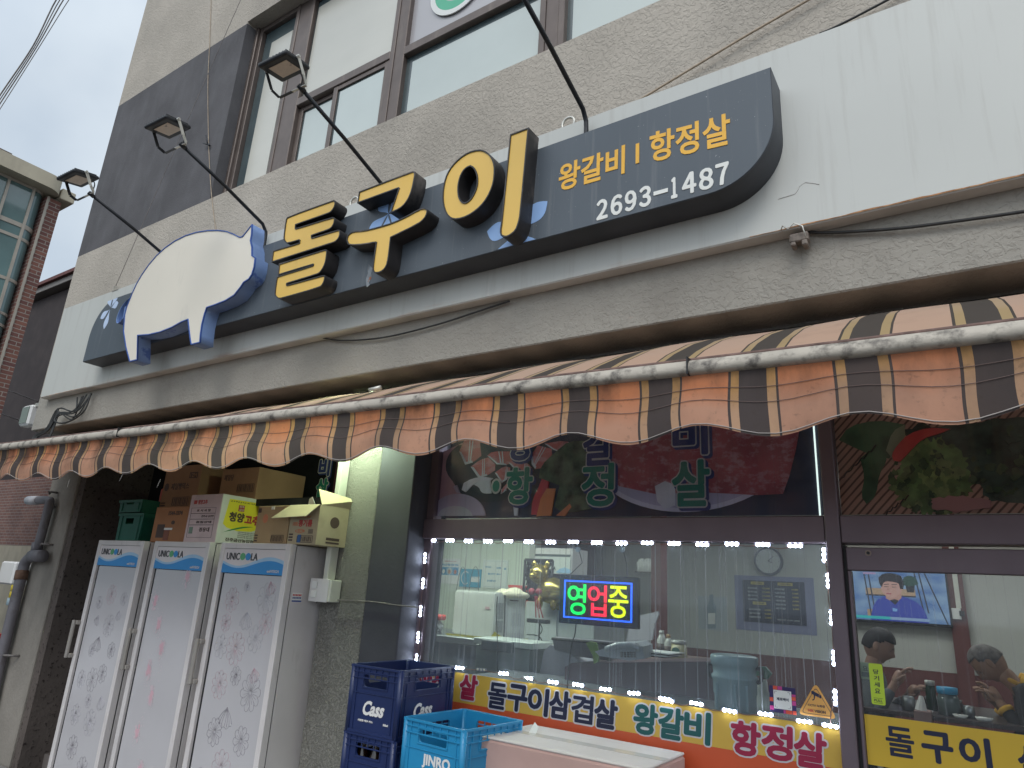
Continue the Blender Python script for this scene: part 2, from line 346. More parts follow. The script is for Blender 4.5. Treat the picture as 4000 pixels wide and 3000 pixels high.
box('pane', -2.86, -1.815, FY+.006, FY+.0119, wz0+.045, 3.44, m_frost, win)
ring = [(math.cos(2*PI*k/40), math.sin(2*PI*k/40)) for k in range(40)]
sc_ = at(1790, -62, FY); wc = (sc_.x, sc_.z)
poly('window_sticker', [[(wc[0]+.24*a, wc[1]+.24*b) for a, b in ring], [(wc[0]+.2*a, wc[1]+.2*b) for a, b in ring]], FY-.004, FY+.004, m_paper, win)
poly('window_sticker', [[(wc[0]+.199*a, wc[1]+.199*b) for a, b in ring], [(wc[0]+.13*a, wc[1]+.13*b) for a, b in ring]], FY-.003, FY+.005, flat('green print', (.10, .45, .28)), win)
win = window(-1.64, -.45, 4.0, 0)
box('pane', -1.64, -.45, FY+.012, FY+.02, wz0+.045, wz1-.05, m_dpane, win)
box('pane', -1.60, -.46, FY+.006, FY+.0119, wz0+.045, 3.96, m_frost, win)
win = window(-.30, .5, None, 0)
box('pane', -.30, .5, FY+.006, FY+.02, wz0+.045, wz1-.05, m_frost, win)
each('window_mullion', [(-4.24, -4.09, FY-.02, FY+.06, wz0, wz1), (-3.02, -2.96, FY-.02, FY+.06, wz0, wz1), (-1.77, -1.68, FY-.02, FY+.06, wz0, wz1), (-.41, -.34, FY-.02, FY+.06, wz0, wz1)], m_wframe, B, bev=.004)
box('window_jamb', -4.81, -4.775, FY-.05, FY+.06, wz0+.001, wz1, m_wframe, B, bev=.005)

# ---- storefront (glass plane Y=3.0)
G = 3.0
m_glass = glass('storefront glass', .17, (.90, .95, .97), refl=.8)
m_glassd = glass('door glass', .06, (.92, .94, .95), refl=1.0)
fx0, fx1, mx0, mx1 = -2.58, -.498, -.498, -.444
dx1 = .75
bm = bmesh.new()
addbox(bm, mx0, mx1, G-.05, G+.07, -H+.1, zb, bev=.004)                       # mullion
addbox(bm, fx0, mx0-.001, G-.04, G+.06, .256, .362, bev=.004); addbox(bm, mx1+.001, dx1+.6, G-.045, G+.06, .256, .362, bev=.004)   # transoms
addbox(bm, fx0+.001, fx0+.05, G-.02, G+.05, -.75, .255); addbox(bm, fx0+.001, fx0+.05, G-.02, G+.05, .363, zb)
addbox(bm, fx0+.051, mx0-.001, G-.03, G+.05, -.80, -.72, bev=.004)
addbox(bm, dx1+.02, dx1+.09, G-.05, G+.07, -H+.1, zb)
bm_obj('storefront_frame', bm, m_frame, B)
box('bulkhead', fx0, mx0-.002, G-.06, G+.08, -H+.1, -.80, m_frame, B)
box('glass_pane', fx0+.05, mx0, G, G+.006, -.72, .256, m_glass, B)
box('glass_pane', fx0+.05, mx0, G, G+.006, .362, zb, glass('upper glass', .05, (.92, .94, 1), refl=.5), B)
box('glass_pane', mx1, dx1+.02, G, G+.006, .362, zb, glass('upper glass clear', .02, (.95, .95, .95), streak=False, refl=.5), B)
# glowing strips stand in for bright light showing round the poster edge
m_glow = emit('light leak', (.80, .95, .80), 1.2)
box('light_gap', fx0+.08, -.515, G+.06, G+.065, .3625, .3685, m_glow, B); box('light_gap', -.5245, -.518, G+.010, G+.011, .369, zb-.02, m_glow, B)
# door
D = boxes('door', [(mx1+.012, dx1, G-.03, G+.02, .156, .242), (mx1+.012, mx1+.024, G-.03, G+.02, -H+.12, .155), (dx1-.06, dx1, G-.03, G+.02, -H+.12, .155), (mx1+.025, dx1-.061, G-.03, G+.02, -H+.12, -1.35)], m_frame, B, bev=.003)
box('door_pane', mx1+.024, dx1-.06, G-.006, G, -1.35, .156, m_glassd, D)
box('door_gasket', mx1+.001, mx1+.0115, G-.02, G+.03, -H+.12, .25, m_fdark, D)
p = at(3391, 2160, G-.035); disc('door_lock', p.x, p.z, .011, G-.034, G-.03, M('lock brass', (.16, .12, .1), .3, .8), D)
disc('door_lock_core', p.x, p.z, .006, G-.037, G-.034, m_fdark, D)
tube('door_handle', [(dx1-.11, G-.03, -.45), (dx1-.11, G-.09, -.45), (dx1-.11, G-.09, -.95), (dx1-.11, G-.03, -.95)], .012, m_steel, D)

# ---- interior shell
m_iwall = M('cream interior wall', (.50, .50, .46), .8, var=.06, sc=2)
m_dado = dirt(M('red brown dado', (.13, .035, .03), .5, var=.15, sc=4), (.05, .02, .02), 4, .5, .8, amt=.6)
m_ifloor = M('interior tiles', (.16, .14, .13), .5, var=.15, sc=6)
FZ = -H+.2
IY = 8.0
box('interior_back_wall', -7, 6, IY, IY+.1, -.48, zb, m_iwall, B)
box('interior_dado', -7, 6, IY-.02, IY+.1, FZ, -.482, m_dado, B)
box('interior_floor', -6.4, 6, 3.05, IY, FZ-.1, FZ, m_ifloor, B)
box('interior_ceiling', -6.4, 6, 3.06, IY, zb-.002, zb+.04, flat('ceiling board', (.55, .55, .5)), B)
box('interior_side_wall', -6.39, -6.3, 3.61, IY, FZ, zb-.003, m_iwall, B); box('interior_side_wall', -2.97, -2.86, 3.26, 3.439, FZ, zb-.003, m_iwall, B); box('interior_side_wall', 3.2, 3.3, 3.1, IY, FZ, zb-.003, m_iwall, B)
px_ = lambda x, y, Y: at(x, y, Y)
a = at(3700, 2300, IY); b = at(3765, 2300, IY)
box('interior_post', a.x, b.x, IY-.08, IY-.021, FZ, zb-.003, m_dado, B)
a = at(2552, 2300, 6.0); b = at(2590, 2300, 6.0)
box('interior_post', a.x, b.x, 5.95, 6.1, FZ, zb-.003, m_dado, B)

# ================================================================ fascia sheet behind the sign
P_ = thing('sign_fascia', 'long off white metal fascia sheet with rusty lower edge behind the slate sign', 'fascia', (-2, 2.53, 1.401))
PY = 2.50
box('sheet', -6.78, 3.5, PY, PY+.03, 1.401, 2.256, m_panel, P_, bev=.002)
box('return_edge', -6.777, 3.5, PY+.004, PY+.069, 1.398, 1.4005, m_panelu, P_)
box('return_edge', -6.782, -6.7805, PY+.002, PY+.069, 1.40, 2.25, m_panelu, P_)
for x in (-4.3, -1.9): box('sheet_joint', x, x+.003, PY-.001, PY+.004, 1.402, 2.255, m_panelu, P_)
m_rust = dirt(M('rust', (.34, .17, .08), .9, var=.5, sc=30), (.50, .30, .16), 40, .5, .6, amt=.7)
for xa_, xb_, hmax, sd in ((-.62, 1.6, .022, 4), (-6.778, -5.95, .014, 5)):
    rn = random.Random(sd); nn = 90; top_ = []; hcur = .004
    for k in range(nn+1):
        env = math.sin(PI*(k/nn)**(.6 if sd == 4 else 1.0))**.5 if 0 < k < nn else 0
        hcur += (rn.uniform(.1, 1)*hmax*.4*env-hcur)*.45; top_.append((xa_+(xb_-xa_)*k/nn, 1.4025+hcur))
    poly('rust_edge', [[(xb_, 1.402), (xa_, 1.402)]+top_], PY-.0011, PY-.0003, m_rust, P_)
# hairline crack
cp = [at(*q, PY-.001) for q in ((3040, 778), (3105, 758), (3118, 740), (3122, 728), (3145, 712), (3180, 716), (3200, 720))]
tube('crack', cp, .0012, m_panelu, P_, n=4)
def eye(px, py):
    c = at(px, py, 2.53)
    pts = [(c.x+.035*math.cos(t), 2.53, c.z+.035*math.sin(t)) for t in [PI*1.25-2*PI*.85*k/14 for k in range(15)]]
    o = tube('eye_bolt', pts+[(c.x+.005, 2.53, c.z-.09)], .007, m_steel, None)
    return o
tag(eye(1384, 790), 'rusty steel eye bolt on top of the fascia, left of the second big letter', 'eye bolt', 'eye bolts along the fascia top')
tag(eye(2220, 482), 'rusty steel eye bolt on top of the fascia beside the right lamp arm', 'eye bolt', 'eye bolts along the fascia top')
# clamp under the fascia
c = at(3125, 915, 2.54)
K = thing('cable_clamp', 'dark rusty clamp hanging under the fascia right of the sign', 'clamp', c)
boxes('clamp_body', [(c.x-.034, c.x+.034, 2.505, 2.55, c.z-.045, c.z-.01), (c.x-.03, c.x-.012, 2.5, 2.55, c.z-.062, c.z-.0455), (c.x+.01, c.x+.03, 2.5, 2.55, c.z-.068, c.z-.0455)], M('rusty clamp', (.20, .165, .14), .8, var=.4, sc=40), K, bev=.004)
tube('clamp_wire', [(c.x-.06, 2.49, c.z+.005), (c.x-.05, 2.48, c.z+.02), (c.x-.03, 2.48, c.z), (c.x-.01, 2.48, c.z+.02), (c.x+.02, 2.48, c.z+.0), (c.x+.03, 2.48, c.z-.05)], .003, m_steel, K, n=6)

# ================================================================ slate sign box with letters
SY = 2.35; sx0, sx1, sz0, sz1 = -5.767, -.470, 1.5475, 2.045
SG = thing('shop_sign', 'long slate grey sign box with raised yellow letters, small print and phone number', 'sign', (-3.1, 2.5, 1.5475))
def sign_outline(ins=0):
    o = [(sx0+ins, sz0+ins)]; R = .26
    o += [(sx1-ins-R+ins+(R-ins)*math.cos(t), sz0+R+(R-ins)*math.sin(t)) for t in [-PI/2+PI/2*k/14 for k in range(15)]]
    o += [(sx1-ins, sz1-ins)]
    R2 = .30
    o += [(sx0+R2+(R2-ins)*math.cos(t), sz1-R2+(R2-ins)*math.sin(t)) for t in [PI/2+PI/2*k/14 for k in range(15)]]
    return o
poly('sign_box', [sign_outline()], SY+.002, PY, m_signb, SG)
poly('sign_face', [sign_outline(.003)], SY-.001, SY+.0019, m_sign, SG)
LY = 2.26
f1 = lambda x, y: (1040+x/4, 760+y/4); f2 = lambda x, y: (1340+x/4, 660+y/4); f3 = lambda x, y: (1680+x/4, 480+y/4)
def smooth(pts, closed=True, it=1):
    """round the shallow corners only"""
    for _ in range(it):
        o = []; n = len(pts)
        for i in range(n):
            p, q, r = Vector(pts[i-1]), Vector(pts[i]), Vector(pts[(i+1) % n])
            a, b = (q-p), (r-q); ang = a.angle(b) if a.length and b.length else 0
            if ang < math.radians(48): o += [tuple(q-a*.25), tuple(q+b*.25)]
            else: o.append(tuple(q))
        pts = o
    return pts
dol = [[(345,365),(1040,115),(1060,112),(1072,130),(1072,165),(1050,215),(1015,260),(985,280),(465,460),(455,470),(450,545),(465,553),(1040,375),(1062,385),(1062,410),(1050,465),(1020,510),(985,535),(715,628),(703,640),(703,690),(715,698),(1120,575),(1145,578),(1148,620),(1130,680),(1085,725),(1050,740),(105,1040),(125,895),(510,782),(535,765),(540,708),(525,697),(350,748),(320,740),(295,700),(290,660),(325,400)]]
dol2 = [[(220,1100),(905,885),(940,885),(942,925),(925,1050),(890,1140),(840,1210),(805,1232),(325,1378),(315,1388),(315,1430),(330,1437),(880,1285),(910,1285),(908,1330),(885,1395),(840,1440),(250,1610),(200,1612),(160,1580),(150,1540),(180,1310),(195,1295),(735,1130),(750,1110),(752,1080),(735,1078),(205,1240)]]
gu = [[(270,372),(1080,62),(1110,62),(1115,95),(1100,190),(1070,330),(1020,460),(950,560),(880,615),(770,665),(893,300),(880,283),(248,515)]]
gu2 = [[(75,1100),(95,1040),(160,995),(330,985),(560,930),(800,855),(1000,760),(1200,650),(1270,632),(1308,655),(1305,700),(1270,770),(1180,850),(740,1063),(715,1290),(690,1470),(650,1555),(590,1600),(520,1613),(490,1590),(485,1530),(538,1140),(525,1130),(330,1165),(150,1178),(95,1160)]]
ii = [[(760,440),(850,460),(930,520),(985,620),(1000,750),(985,930),(930,1090),(840,1240),(720,1360),(580,1450),(430,1495),(340,1480),(270,1410),(225,1280),(215,1130),(235,960),(280,810),(360,680),(470,570),(600,480)],
      [(640,660),(700,690),(745,780),(762,880),(750,1010),(700,1130),(640,1220),(560,1275),(500,1265),(450,1200),(430,1110),(430,980),(460,850),(510,750),(570,690)]]
ii2 = [[(1275,200),(1525,108),(1510,250),(1400,1440),(1375,1560),(1330,1680),(1240,1750),(1184,1768),(1130,1745),(1118,1690),(1140,1550)]]
def area(l): return sum(l[i-1][0]*l[i][1]-l[i][0]*l[i-1][1] for i in range(len(l)))/2
def grow(l, d):
    s = 1 if area(l) > 0 else -1; n = len(l); o = []
    for i in range(n):
        p, q, r = Vector(l[i-1]), Vector(l[i]), Vector(l[(i+1) % n])
        a = (q-p).normalized(); b = (r-q).normalized(); na = Vector((a.y, -a.x))*s; nb = Vector((b.y, -b.x))*s
        k = (na+nb); k = k/max(.5, k.length_squared/2); o.append(tuple(q+k*d))
    return o
def letter(fn, shapes):
    par = None
    for j, sh in enumerate(shapes):
        loops = [pxloop(smooth(lp), LY, fn) for lp in sh]
        body = [grow(lp, .008 if i == 0 else -.008) for i, lp in enumerate(loops)]
        if par is None:
            par = poly('letter', body, LY+.004, SY-.0015, m_black, SG)
        else: poly('letter_return', body, LY+.004, SY-.0015, m_black, par)
        rim = [body[0], grow(loops[0], .002)] if len(loops) == 1 else None
        poly('letter_rim', [body[0], grow(loops[0], .0015)] + ([grow(loops[1], -.0015), body[1]] if len(loops) > 1 else []), LY-.005, LY+.0039, m_black, par)
        poly('letter_face', [grow(lp, .0012 if i == 0 else -.0012) for i, lp in enumerate(loops)], LY, LY+.0038, m_yellow, par)
letter(f1, [dol, dol2]); letter(f2, [gu, gu2]); letter(f3, [ii, ii2])
# small print
f8 = lambda x, y: (2160+x*.33454, 420+y*.33454)
tpx('lettering', '왕갈비', f8(68, 830), f8(840, 600), .145, SY-.002, m_sgold, SG, .022)
tpx('lettering', '항정살', f8(1130, 475), f8(2070, 240), .150, SY-.002, m_sgold, SG, .022)
a = at(*f8(990, 425), SY); b = at(*f8(990, 655), SY); box('lettering', a.x-.008, a.x+.008, SY-.004, SY-.001, b.z, a.z, m_sgold, SG)
for d_, xa, xb, yt, yb_ in (('２', 515, 640, 1090, 1290), ('６', 680, 810, 1040, 1240), ('９', 845, 975, 992, 1190), ('３', 1012, 1145, 942, 1140), ('１', 1385, 1450, 842, 1038), ('４', 1513, 1672, 785, 985), ('８', 1710, 1872, 732, 940), ('７', 1905, 2055, 665, 890)):
    a = at(*f8(xa+6, (yt+yb_)/2), SY); b = at(*f8(xb-6, (yt+yb_)/2), SY); zc_ = (a.z+b.z)/2
    text('lettering', d_, a.x, b.x, zc_-.046, zc_+.046, SY-.002, m_swhite, SG, 0, dil=.0036)
a = at(*f8(1178, 1010), SY); b = at(*f8(1345, 968), SY)
box('lettering', a.x, b.x, SY-.004, SY-.001, (a.z+b.z)/2-.009, (a.z+b.z)/2+.009, m_swhite, SG)
# petals printed on the sign face
def petal(cx, cz, ang, ln, wd, m, name='flower_petal'):
    o = []
    for k in range(15):
        t = k/14; o.append((t*ln, wd*math.sin(PI*t**1.6)*.5))
    for k in range(13, 0, -1):
        t = k/14; o.append((t*ln, -wd*math.sin(PI*t**1.6)*.5))
    ca, sa = math.cos(ang), math.sin(ang)
    lp = [(cx+x*ca-y*sa, cz+x*sa+y*ca) for x, y in o]
    lp = [(x, min(max(z, sz0+.006), sz1-.006)) for x, z in lp]
    return poly(name, [lp], SY-.0025, SY-.0005, m, SG)
c = at(432, 1206, SY)
for k, (a_, ln) in enumerate(((15, .10), (62, .13), (118, .13), (205, .13), (262, .16))): petal(c.x+.012*math.cos(math.radians(a_)), c.z+.012*math.sin(math.radians(a_)), math.radians(a_), ln, .065, m_ltblue2)
c = at(1518, 836, SY)
for a_, ln in ((50, .14), (125, .13), (212, .17), (268, .17), (325, .15)): petal(c.x, c.z, math.radians(a_), ln, .085, m_ltblue)
c = at(2018, 905, SY)
for a_, ln in ((35, .20), (165, .18), (238, .20), (305, .20)): petal(c.x, c.z, math.radians(a_), ln, .10, m_ltblue)
# torn patch
tp = [at(*f1(x, y), SY-.002) for x, y in ((1600, 1090), (1660, 1150), (1640, 1230), (1650, 1290), (1600, 1380), (1620, 1410), (1570, 1450), (1555, 1330), (1590, 1230), (1580, 1160))]
poly('peeled_paint', [[(v.x, v.z) for v in tp]], SY-.0022, SY-.0008, dirt(M('peeled zinc', (.22, .24, .26), .6, var=.4, sc=25), (.30, .10, .04), 30, .56, .6), SG)

# ================================================================ pig shaped light box
fp = lambda x, y: (440+x*.2857, 860+y*.2857); fq = lambda x, y: (400+x*.4521, 800+y*.4521)
PG = thing('pig_sign', 'cream pig silhouette light box with blue sides mounted over the sign', 'sign', (-4.2, 2.35, 1.41))
pigp = [fp(*q) for q in ((240,1080),(270,1000),(330,870),(400,750),(490,620),(600,490),(720,380),(850,290),(1000,215),(1150,170),(1300,148),(1440,145),(1560,160),(1660,200),(1725,235),(1755,238),(1785,222),(1900,75),(1899,140),(1895,200),(1880,280),(1888,320),(1900,370),(1900,490),(1945,520),(1930,640),(1900,740),(1860,800),(1790,845),(1740,920),(1660,1020),(1540,1095),(1400,1150),(1283,1190),(1250,1290),(1215,1430),(1197,1560))]
pigp += [fq(*q) for q in ((840,1185),(770,1203),(762,1160),(752,1080),(742,985),(680,1010),(600,1055),(500,1095),(400,1118),(303,1125),(298,1335),(238,1350),(205,1225),(185,1090),(195,950),(213,880))]
pl_ = [(lambda v: (v.x, v.z))(at(x, y, 2.255)) for x, y in pigp]
poly('pig_side', [grow(pl_, .006)], 2.262, SY-.0015, m_blue, PG)
poly('pig_rim', [grow(pl_, .006), grow(pl_, -.001)], 2.252, 2.2619, flat('blue rim', (.04, .10, .35)), PG)
poly('pig_face', [grow(pl_, -.0012)], 2.2565, 2.2618, m_pig, PG)
tl = [fp(*q) for q in ((240,1080),(190,1120),(120,1220),(75,1330),(65,1400),(90,1415),(130,1380),(160,1330),(185,1190))]
tl3 = spl([at(x, y, 2.27) for x, y in tl], 4)
vs = []; fs = []
for i, p in enumerate(tl3):
    vs += [Vector((p.x, 2.26, p.z)), Vector((p.x, SY-.002, p.z)), Vector((p.x+.008, SY-.002, p.z+.003)), Vector((p.x+.008, 2.26, p.z+.003))]
    if i:
        b0 = 4*(i-1)
        for k in range(4): fs.append((b0+k, b0+(k+1) % 4, b0+4+(k+1) % 4, b0+4+k))
mk('pig_tail', vs, fs, m_blue, PG)

# ================================================================ floodlights on arms
def floodlight(X, zt, zbase, label):
    Yt, Yb_ = 1.79, 2.47
    T = thing('floodlight', label, 'floodlight', (X, Yb_, zbase), group='floodlights on arms above the sign')
    tube('arm', spl([(X, Yb_, zbase), (X, Yb_, zbase+.12), (X, Yb_-.005, zbase+.17)], 3)+[(X, Yb_-.04, zbase+.215), (X, Yb_-.35, (zbase+.215+zt)/2+.004), (X, Yt, zt)], .0115, m_bmetal, T, n=10)
    tube('arm_tip', [(X, Yt+.03, zt-.010), (X, Yt-.01, zt+.004)], .015, m_bmetal, T, n=10)
    # head: a shallow square housing tilted back to the wall
    hc = Vector((X-.055, 1.715, zt+.092)); R_ = Euler((math.radians(16), math.radians(-9), math.radians(9))).to_matrix()
    def part(name, bm, m, par=T, smooth_=False):
        for v in bm.verts: v.co = hc + R_ @ v.co
        bmesh.ops.recalc_face_normals(bm, faces=bm.faces)
        return bm_obj(name, bm, m, par, False, smooth_)
    bm = bmesh.new(); addbox(bm, -.096, .096, -.094, .094, -.008, .018, bev=.010, seg=2); hd = part('housing', bm, m_bmetal)
    bm = bmesh.new()
    for k in range(9): addbox(bm, -.085+k*.021-.003, -.085+k*.021+.003, -.08, .08, .0185, .027)
    addbox(bm, -.05, .05, -.045, .045, .0186, .038, bev=.006)
    part('cooling_fins', bm, m_bmetal, hd)
    bm = bmesh.new(); addbox(bm, -.058, .058, -.055, .055, -.0105, -.0085); part('lens', bm, m_lens, hd)
    # U bracket down to the arm tip
    tip = R_.inverted() @ (Vector((X, Yt, zt)) - hc)
    ty, tz = tip.y, tip.z-.004
    for sx, bmm in ((-1, m_bmetal), (1, m_steel)):
        bm = bmesh.new()
        if 1:
            x = sx*.106
            pts = [(x, -.012, .012), (x, ty-.03, tz+.035), (x*.84, ty, tz)]
            for i in range(2):
                p, q = Vector(pts[i]), Vector(pts[i+1]); d = (q-p).normalized(); n_ = Vector((0, -d.z, d.y)).normalized()
                vsl = [p+n_*.012, p-n_*.012, q-n_*.012, q+n_*.012]; off = Vector((.002*sx, 0, 0))
                v = [bm.verts.new(a_) for a_ in vsl]+[bm.verts.new(a_+off) for a_ in vsl]
                bm.faces.new(v[:4]); bm.faces.new(v[4:][::-1])
                for k in range(4): bm.faces.new((v[k], v[(k+1) % 4], v[4+(k+1) % 4], v[4+k]))
        addbox(bm, *((-.089, 0) if sx < 0 else (.0005, .089)), ty-.009, ty+.009, tz-.004, tz)
        part('bracket', bm, bmm)
    for xa_, xb_ in ((-.113, -.097), (.097, .114)):
        bm = bmesh.new(); addtube(bm, [(xa_, -.012, .012), (xb_, -.012, .012)], .009, 8); part('pivot_bolt', bm, m_steel)
    tube('lamp_cord', spl([hc+R_@Vector((.01, .06, .03)), hc+R_@Vector((.03, .10, -.01)), (X, Yt+.01, zt+.005)], 5), .004, m_cable, T, n=6)
    return T
floodlight(-4.945, 2.515, 2.08, 'black square floodlight on a thin arm against the sky, leftmost of the row')
floodlight(-3.81, 2.515, 2.08, 'black square floodlight on a thin arm before the dark painted band')
floodlight(-2.70, 2.475, 2.05, 'black square floodlight on a thin arm before the upper windows')
floodlight(-1.355, 2.46, 2.04, 'black curved lamp arm rising behind the slate sign, rightmost of the row')

# ================================================================ wires on the facade
def wire(label, pxs, Y, r, m, k=5, Ys=None, cat='cable', name='cable'):
    pts = [at(x, y, (Ys[i] if Ys else Y)) for i, (x, y) in enumerate(pxs)]
    return tag(tube(name, spl(pts, k), r, m, None, n=6), label, cat)
wire('thin straight wire stretched from the fascia bracket up across the dark band', [(452, 1118), (700, 545), (940, 0), (1000, -130), (1250, -690)], 2.5, .0025, m_gwire, cat='wire', name='wire')
wire('thin beige cord hanging down the dark band behind the pig', [(826, -40), (818, 185), (812, 330), (815, 560), (826, 760), (843, 900), (850, 960)], 2.562, .003, m_rope, cat='cord', name='cord')
kn = at(812, 565, 2.55)
tag(tubes('wire_ends', [([kn, kn+Vector((-.06, -.01, .03))], .005), ([kn, kn+Vector((-.03, -.02, .09))], .005), ([kn+Vector((.01, 0, 0)), kn+Vector((.03, 0, -.02))], .009)], m_bmetal), 'small black taped wire ends tied on the beige cord', 'wire ends')
wire('beige cable running up to the right above the fascia', [(2483, 399), (2700, 268), (2900, 148), (3157, 0), (3400, -140), (4400, -720)], 2.54, .0055, m_rope)
wire('dark cable leaving the fascia top at upper right', [(3200, 132), (3240, 116), (3330, 72), (3467, 0), (3600, -70), (4600, -590)], 2.55, .005, m_cable)
wire('dark cable sagging under the fascia over the awning', [(1250, 1318), (1340, 1330), (1500, 1318), (1700, 1270), (1850, 1222), (1990, 1176)], 2.55, .005, m_cable)
wire('dark cable running under the fascia at the right edge', [(3150, 905), (3240, 909), (3500, 893), (3750, 862), (4000, 826), (4200, 790), (5400, 560)], 2.55, .006, m_cable)
# bracket and rust at the left end
c = at(462, 1128, 2.52)
boxes_ = boxes('fascia_bracket', [(c.x-.05, c.x+.05, 2.50, 2.55, c.z-.03, c.z-.022), (c.x-.05, c.x-.044, 2.50, 2.55, c.z-.03, c.z+.03)], m_steel, None); tag(boxes_, 'small angle bracket on the fascia top left of the pig', 'bracket')
# cable bundle hanging at the lower left corner of the facade
bn = thing('cable_bundle', 'tangled coil of black cables hanging at the left corner of the beam', 'cable bundle', at(220, 1650, 2.53))
lst = []
for i in range(7):
    rr = random.random
    pts = [at(350+rr()*20-i*8, 1535+i*3, 2.54), at(300-rr()*20, 1600+rr()*40, 2.50), at(225+rr()*10, 1595+rr()*30, 2.50), at(190-rr()*8, 1668+rr()*16, 2.48), at(135+rr()*14, 1700+rr()*10, 2.46), at(128+rr()*12, 1730, 2.44), at(190, 1715-rr()*16, 2.48), at(205+rr()*10, 1660, 2.5), at(228+rr()*10, 1608, 2.5)]
    lst.append((spl(pts, 5), .006))
lst.append((spl([at(355, 1540, 2.53), at(325, 1610, 2.5), at(260, 1650, 2.49), at(215, 1645, 2.49), at(228, 1600, 2.5)], 6), .007))
tubes('cables', lst, m_cable, bn, n=6)
# small flood lamp on the far side wall
c = at(112, 1625, 3.2); 
sl2 = thing('wall_lamp', 'small white framed flood lamp on the side wall left of the cable bundle', 'lamp', (c.x, c.y, c.z))
bm = bmesh.new(); addbox(bm, c.x-.11, c.x+.11, 3.16, 3.28, c.z-.12, c.z+.12, bev=.02); bm_obj('lamp_housing', bm, m_white, sl2)
box('lamp_glass', c.x-.085, c.x+.085, 3.152, 3.162, c.z-.095, c.z+.095, flat('lamp window', (.22, .25, .22), .2), sl2)
box('lamp_foot', c.x+.08, c.x+.2, 3.2, 3.25, c.z+.10, c.z+.14, m_steel, sl2)
# street cables in the sky, upper left
for i, (x0, x1, d) in enumerate(((-60, 225, 0), (-60, 237, 11), (-60, 249, 22), (-60, 268, 36))):
    a = at(x0+d*.6, 470+d*1.2, 3.0); b = at(x1+i*4, -12, 3.0)
    wire(['thick dark street cable crossing the sky, highest of the bundle', 'street cable just under the highest one in the sky', 'street cable second from the bottom of the bundle in the sky', 'lowest and lightest street cable crossing the sky'][i],
         [(-150, 600+d*1.6), (0, 372+d*1.5), (130+d*.5, 178+d*.4), (x1+d*.2, -10), (x1+110, -150), (x1+700, -960)], 3.0, [.011, .008, .009, .006][i], m_gwire)
wire('loose overhead cable crossing before the neighbouring house, upper one', [(-40, 1495), (60, 1535), (150, 1568), (230, 1590)], 5, .010, m_gwire)
wire('loose overhead cable crossing before the neighbouring house, lower one', [(-40, 1600), (50, 1632), (120, 1655), (200, 1668)], 5, .010, m_gwire)

# ================================================================ awning
BY = 1.90
def zt_(x): return (.3585 - .0160*(x/BY))*BY      # top of the front bar
AW = thing('awning', 'long striped orange and brown fabric awning with a weathered white front bar', 'awning', (-3, 2.7, 1.05))
def stripes(name, warm):
    m = bpy.data.materials.new(name); m.use_nodes = True; n = m.node_tree.nodes; l = m.node_tree.links
    b = n['Principled BSDF']; b.inputs['Roughness'].default_value = .95; b.inputs['Specular IOR Level'].default_value = .1
    uv = n.new('ShaderNodeAttribute'); uv.attribute_name = 'fab'; s = n.new('ShaderNodeSeparateXYZ'); l.new(uv.outputs['Vector'], s.inputs[0])
    r = n.new('ShaderNodeValToRGB'); r.color_ramp.interpolation = 'CONSTANT'; e = r.color_ramp.elements
    dk = (.098, .079, .075, 1) if warm else (.088, .074, .064, 1); tan = (.58, .32, .13, 1) if warm else (.42, .30, .16, 1); org = (.66, .25, .12, 1) if warm else (.53, .35, .255, 1)
    e[0].position = 0; e[0].color = dk; e[1].position = .275; e[1].color = tan
    for p_, c_ in ((.36, dk), (.385, org), (.89, dk), (.915, tan)): q = e.new(p_); q.color = c_
    l.new(s.outputs['X'], r.inputs['Fac'])
    # sun-bleached lower part
    g = n.new('ShaderNodeNewGeometry'); t = n.new('ShaderNodeTexNoise'); t.inputs['Scale'].default_value = 3.5; t.inputs['Detail'].default_value = 4; l.new(g.outputs['Position'], t.inputs['Vector'])
    ad = n.new('ShaderNodeMath'); ad.operation = 'ADD'; l.new(s.outputs['Y'], ad.inputs[0]); l.new(t.outputs['Fac'], ad.inputs[1])
    mr_ = n.new('ShaderNodeMapRange'); mr_.inputs[1].default_value = .62; mr_.inputs[2].default_value = 1.15; mr_.inputs[4].default_value = .62; l.new(ad.outputs[0], mr_.inputs[0])
    x = n.new('ShaderNodeMixRGB'); x.inputs[2].default_value = (.57, .37, .28, 1) if warm else (.50, .36, .28, 1)
    lum = n.new('ShaderNodeMath'); lum.operation = 'MULTIPLY'
    gt = n.new('ShaderNodeMath'); gt.operation = 'GREATER_THAN'; gt.inputs[1].default_value = .1; l.new(r.outputs[0], gt.inputs[0])
    l.new(mr_.outputs[0], lum.inputs[0]); l.new(gt.outputs[0], lum.inputs[1]); l.new(lum.outputs[0], x.inputs[0]); l.new(r.outputs[0], x.inputs[1])
    l.new(x.outputs[0], b.inputs['Base Color'])
    fb = n.new('ShaderNodeTexNoise'); fb.inputs['Scale'].default_value = 400; l.new(g.outputs['Position'], fb.inputs['Vector'])
    bp = n.new('ShaderNodeBump'); bp.inputs['Strength'].default_value = .15; bp.inputs['Distance'].default_value = .002; l.new(fb.outputs['Fac'], bp.inputs['Height']); l.new(bp.outputs[0], b.inputs['Normal'])
    tl = n.new('ShaderNodeBsdfTranslucent'); l.new(x.outputs[0], tl.inputs[0]); ms = n.new('ShaderNodeMixShader'); ms.inputs[0].default_value = .28; o_ = n['Material Output']
    l.new(b.outputs[0], ms.inputs[1]); l.new(tl.outputs[0], ms.inputs[2]); l.new(ms.outputs[0], o_.inputs[0])
    return m
m_val = dirt(dirt(stripes('striped valance', True), (.045, .038, .035), 5, .43, .60, (1, 1, .4), .9, (H+.66, H+.50)), (.13, .095, .08), 3.2, .46, .70, (1, 1, .8), .5)
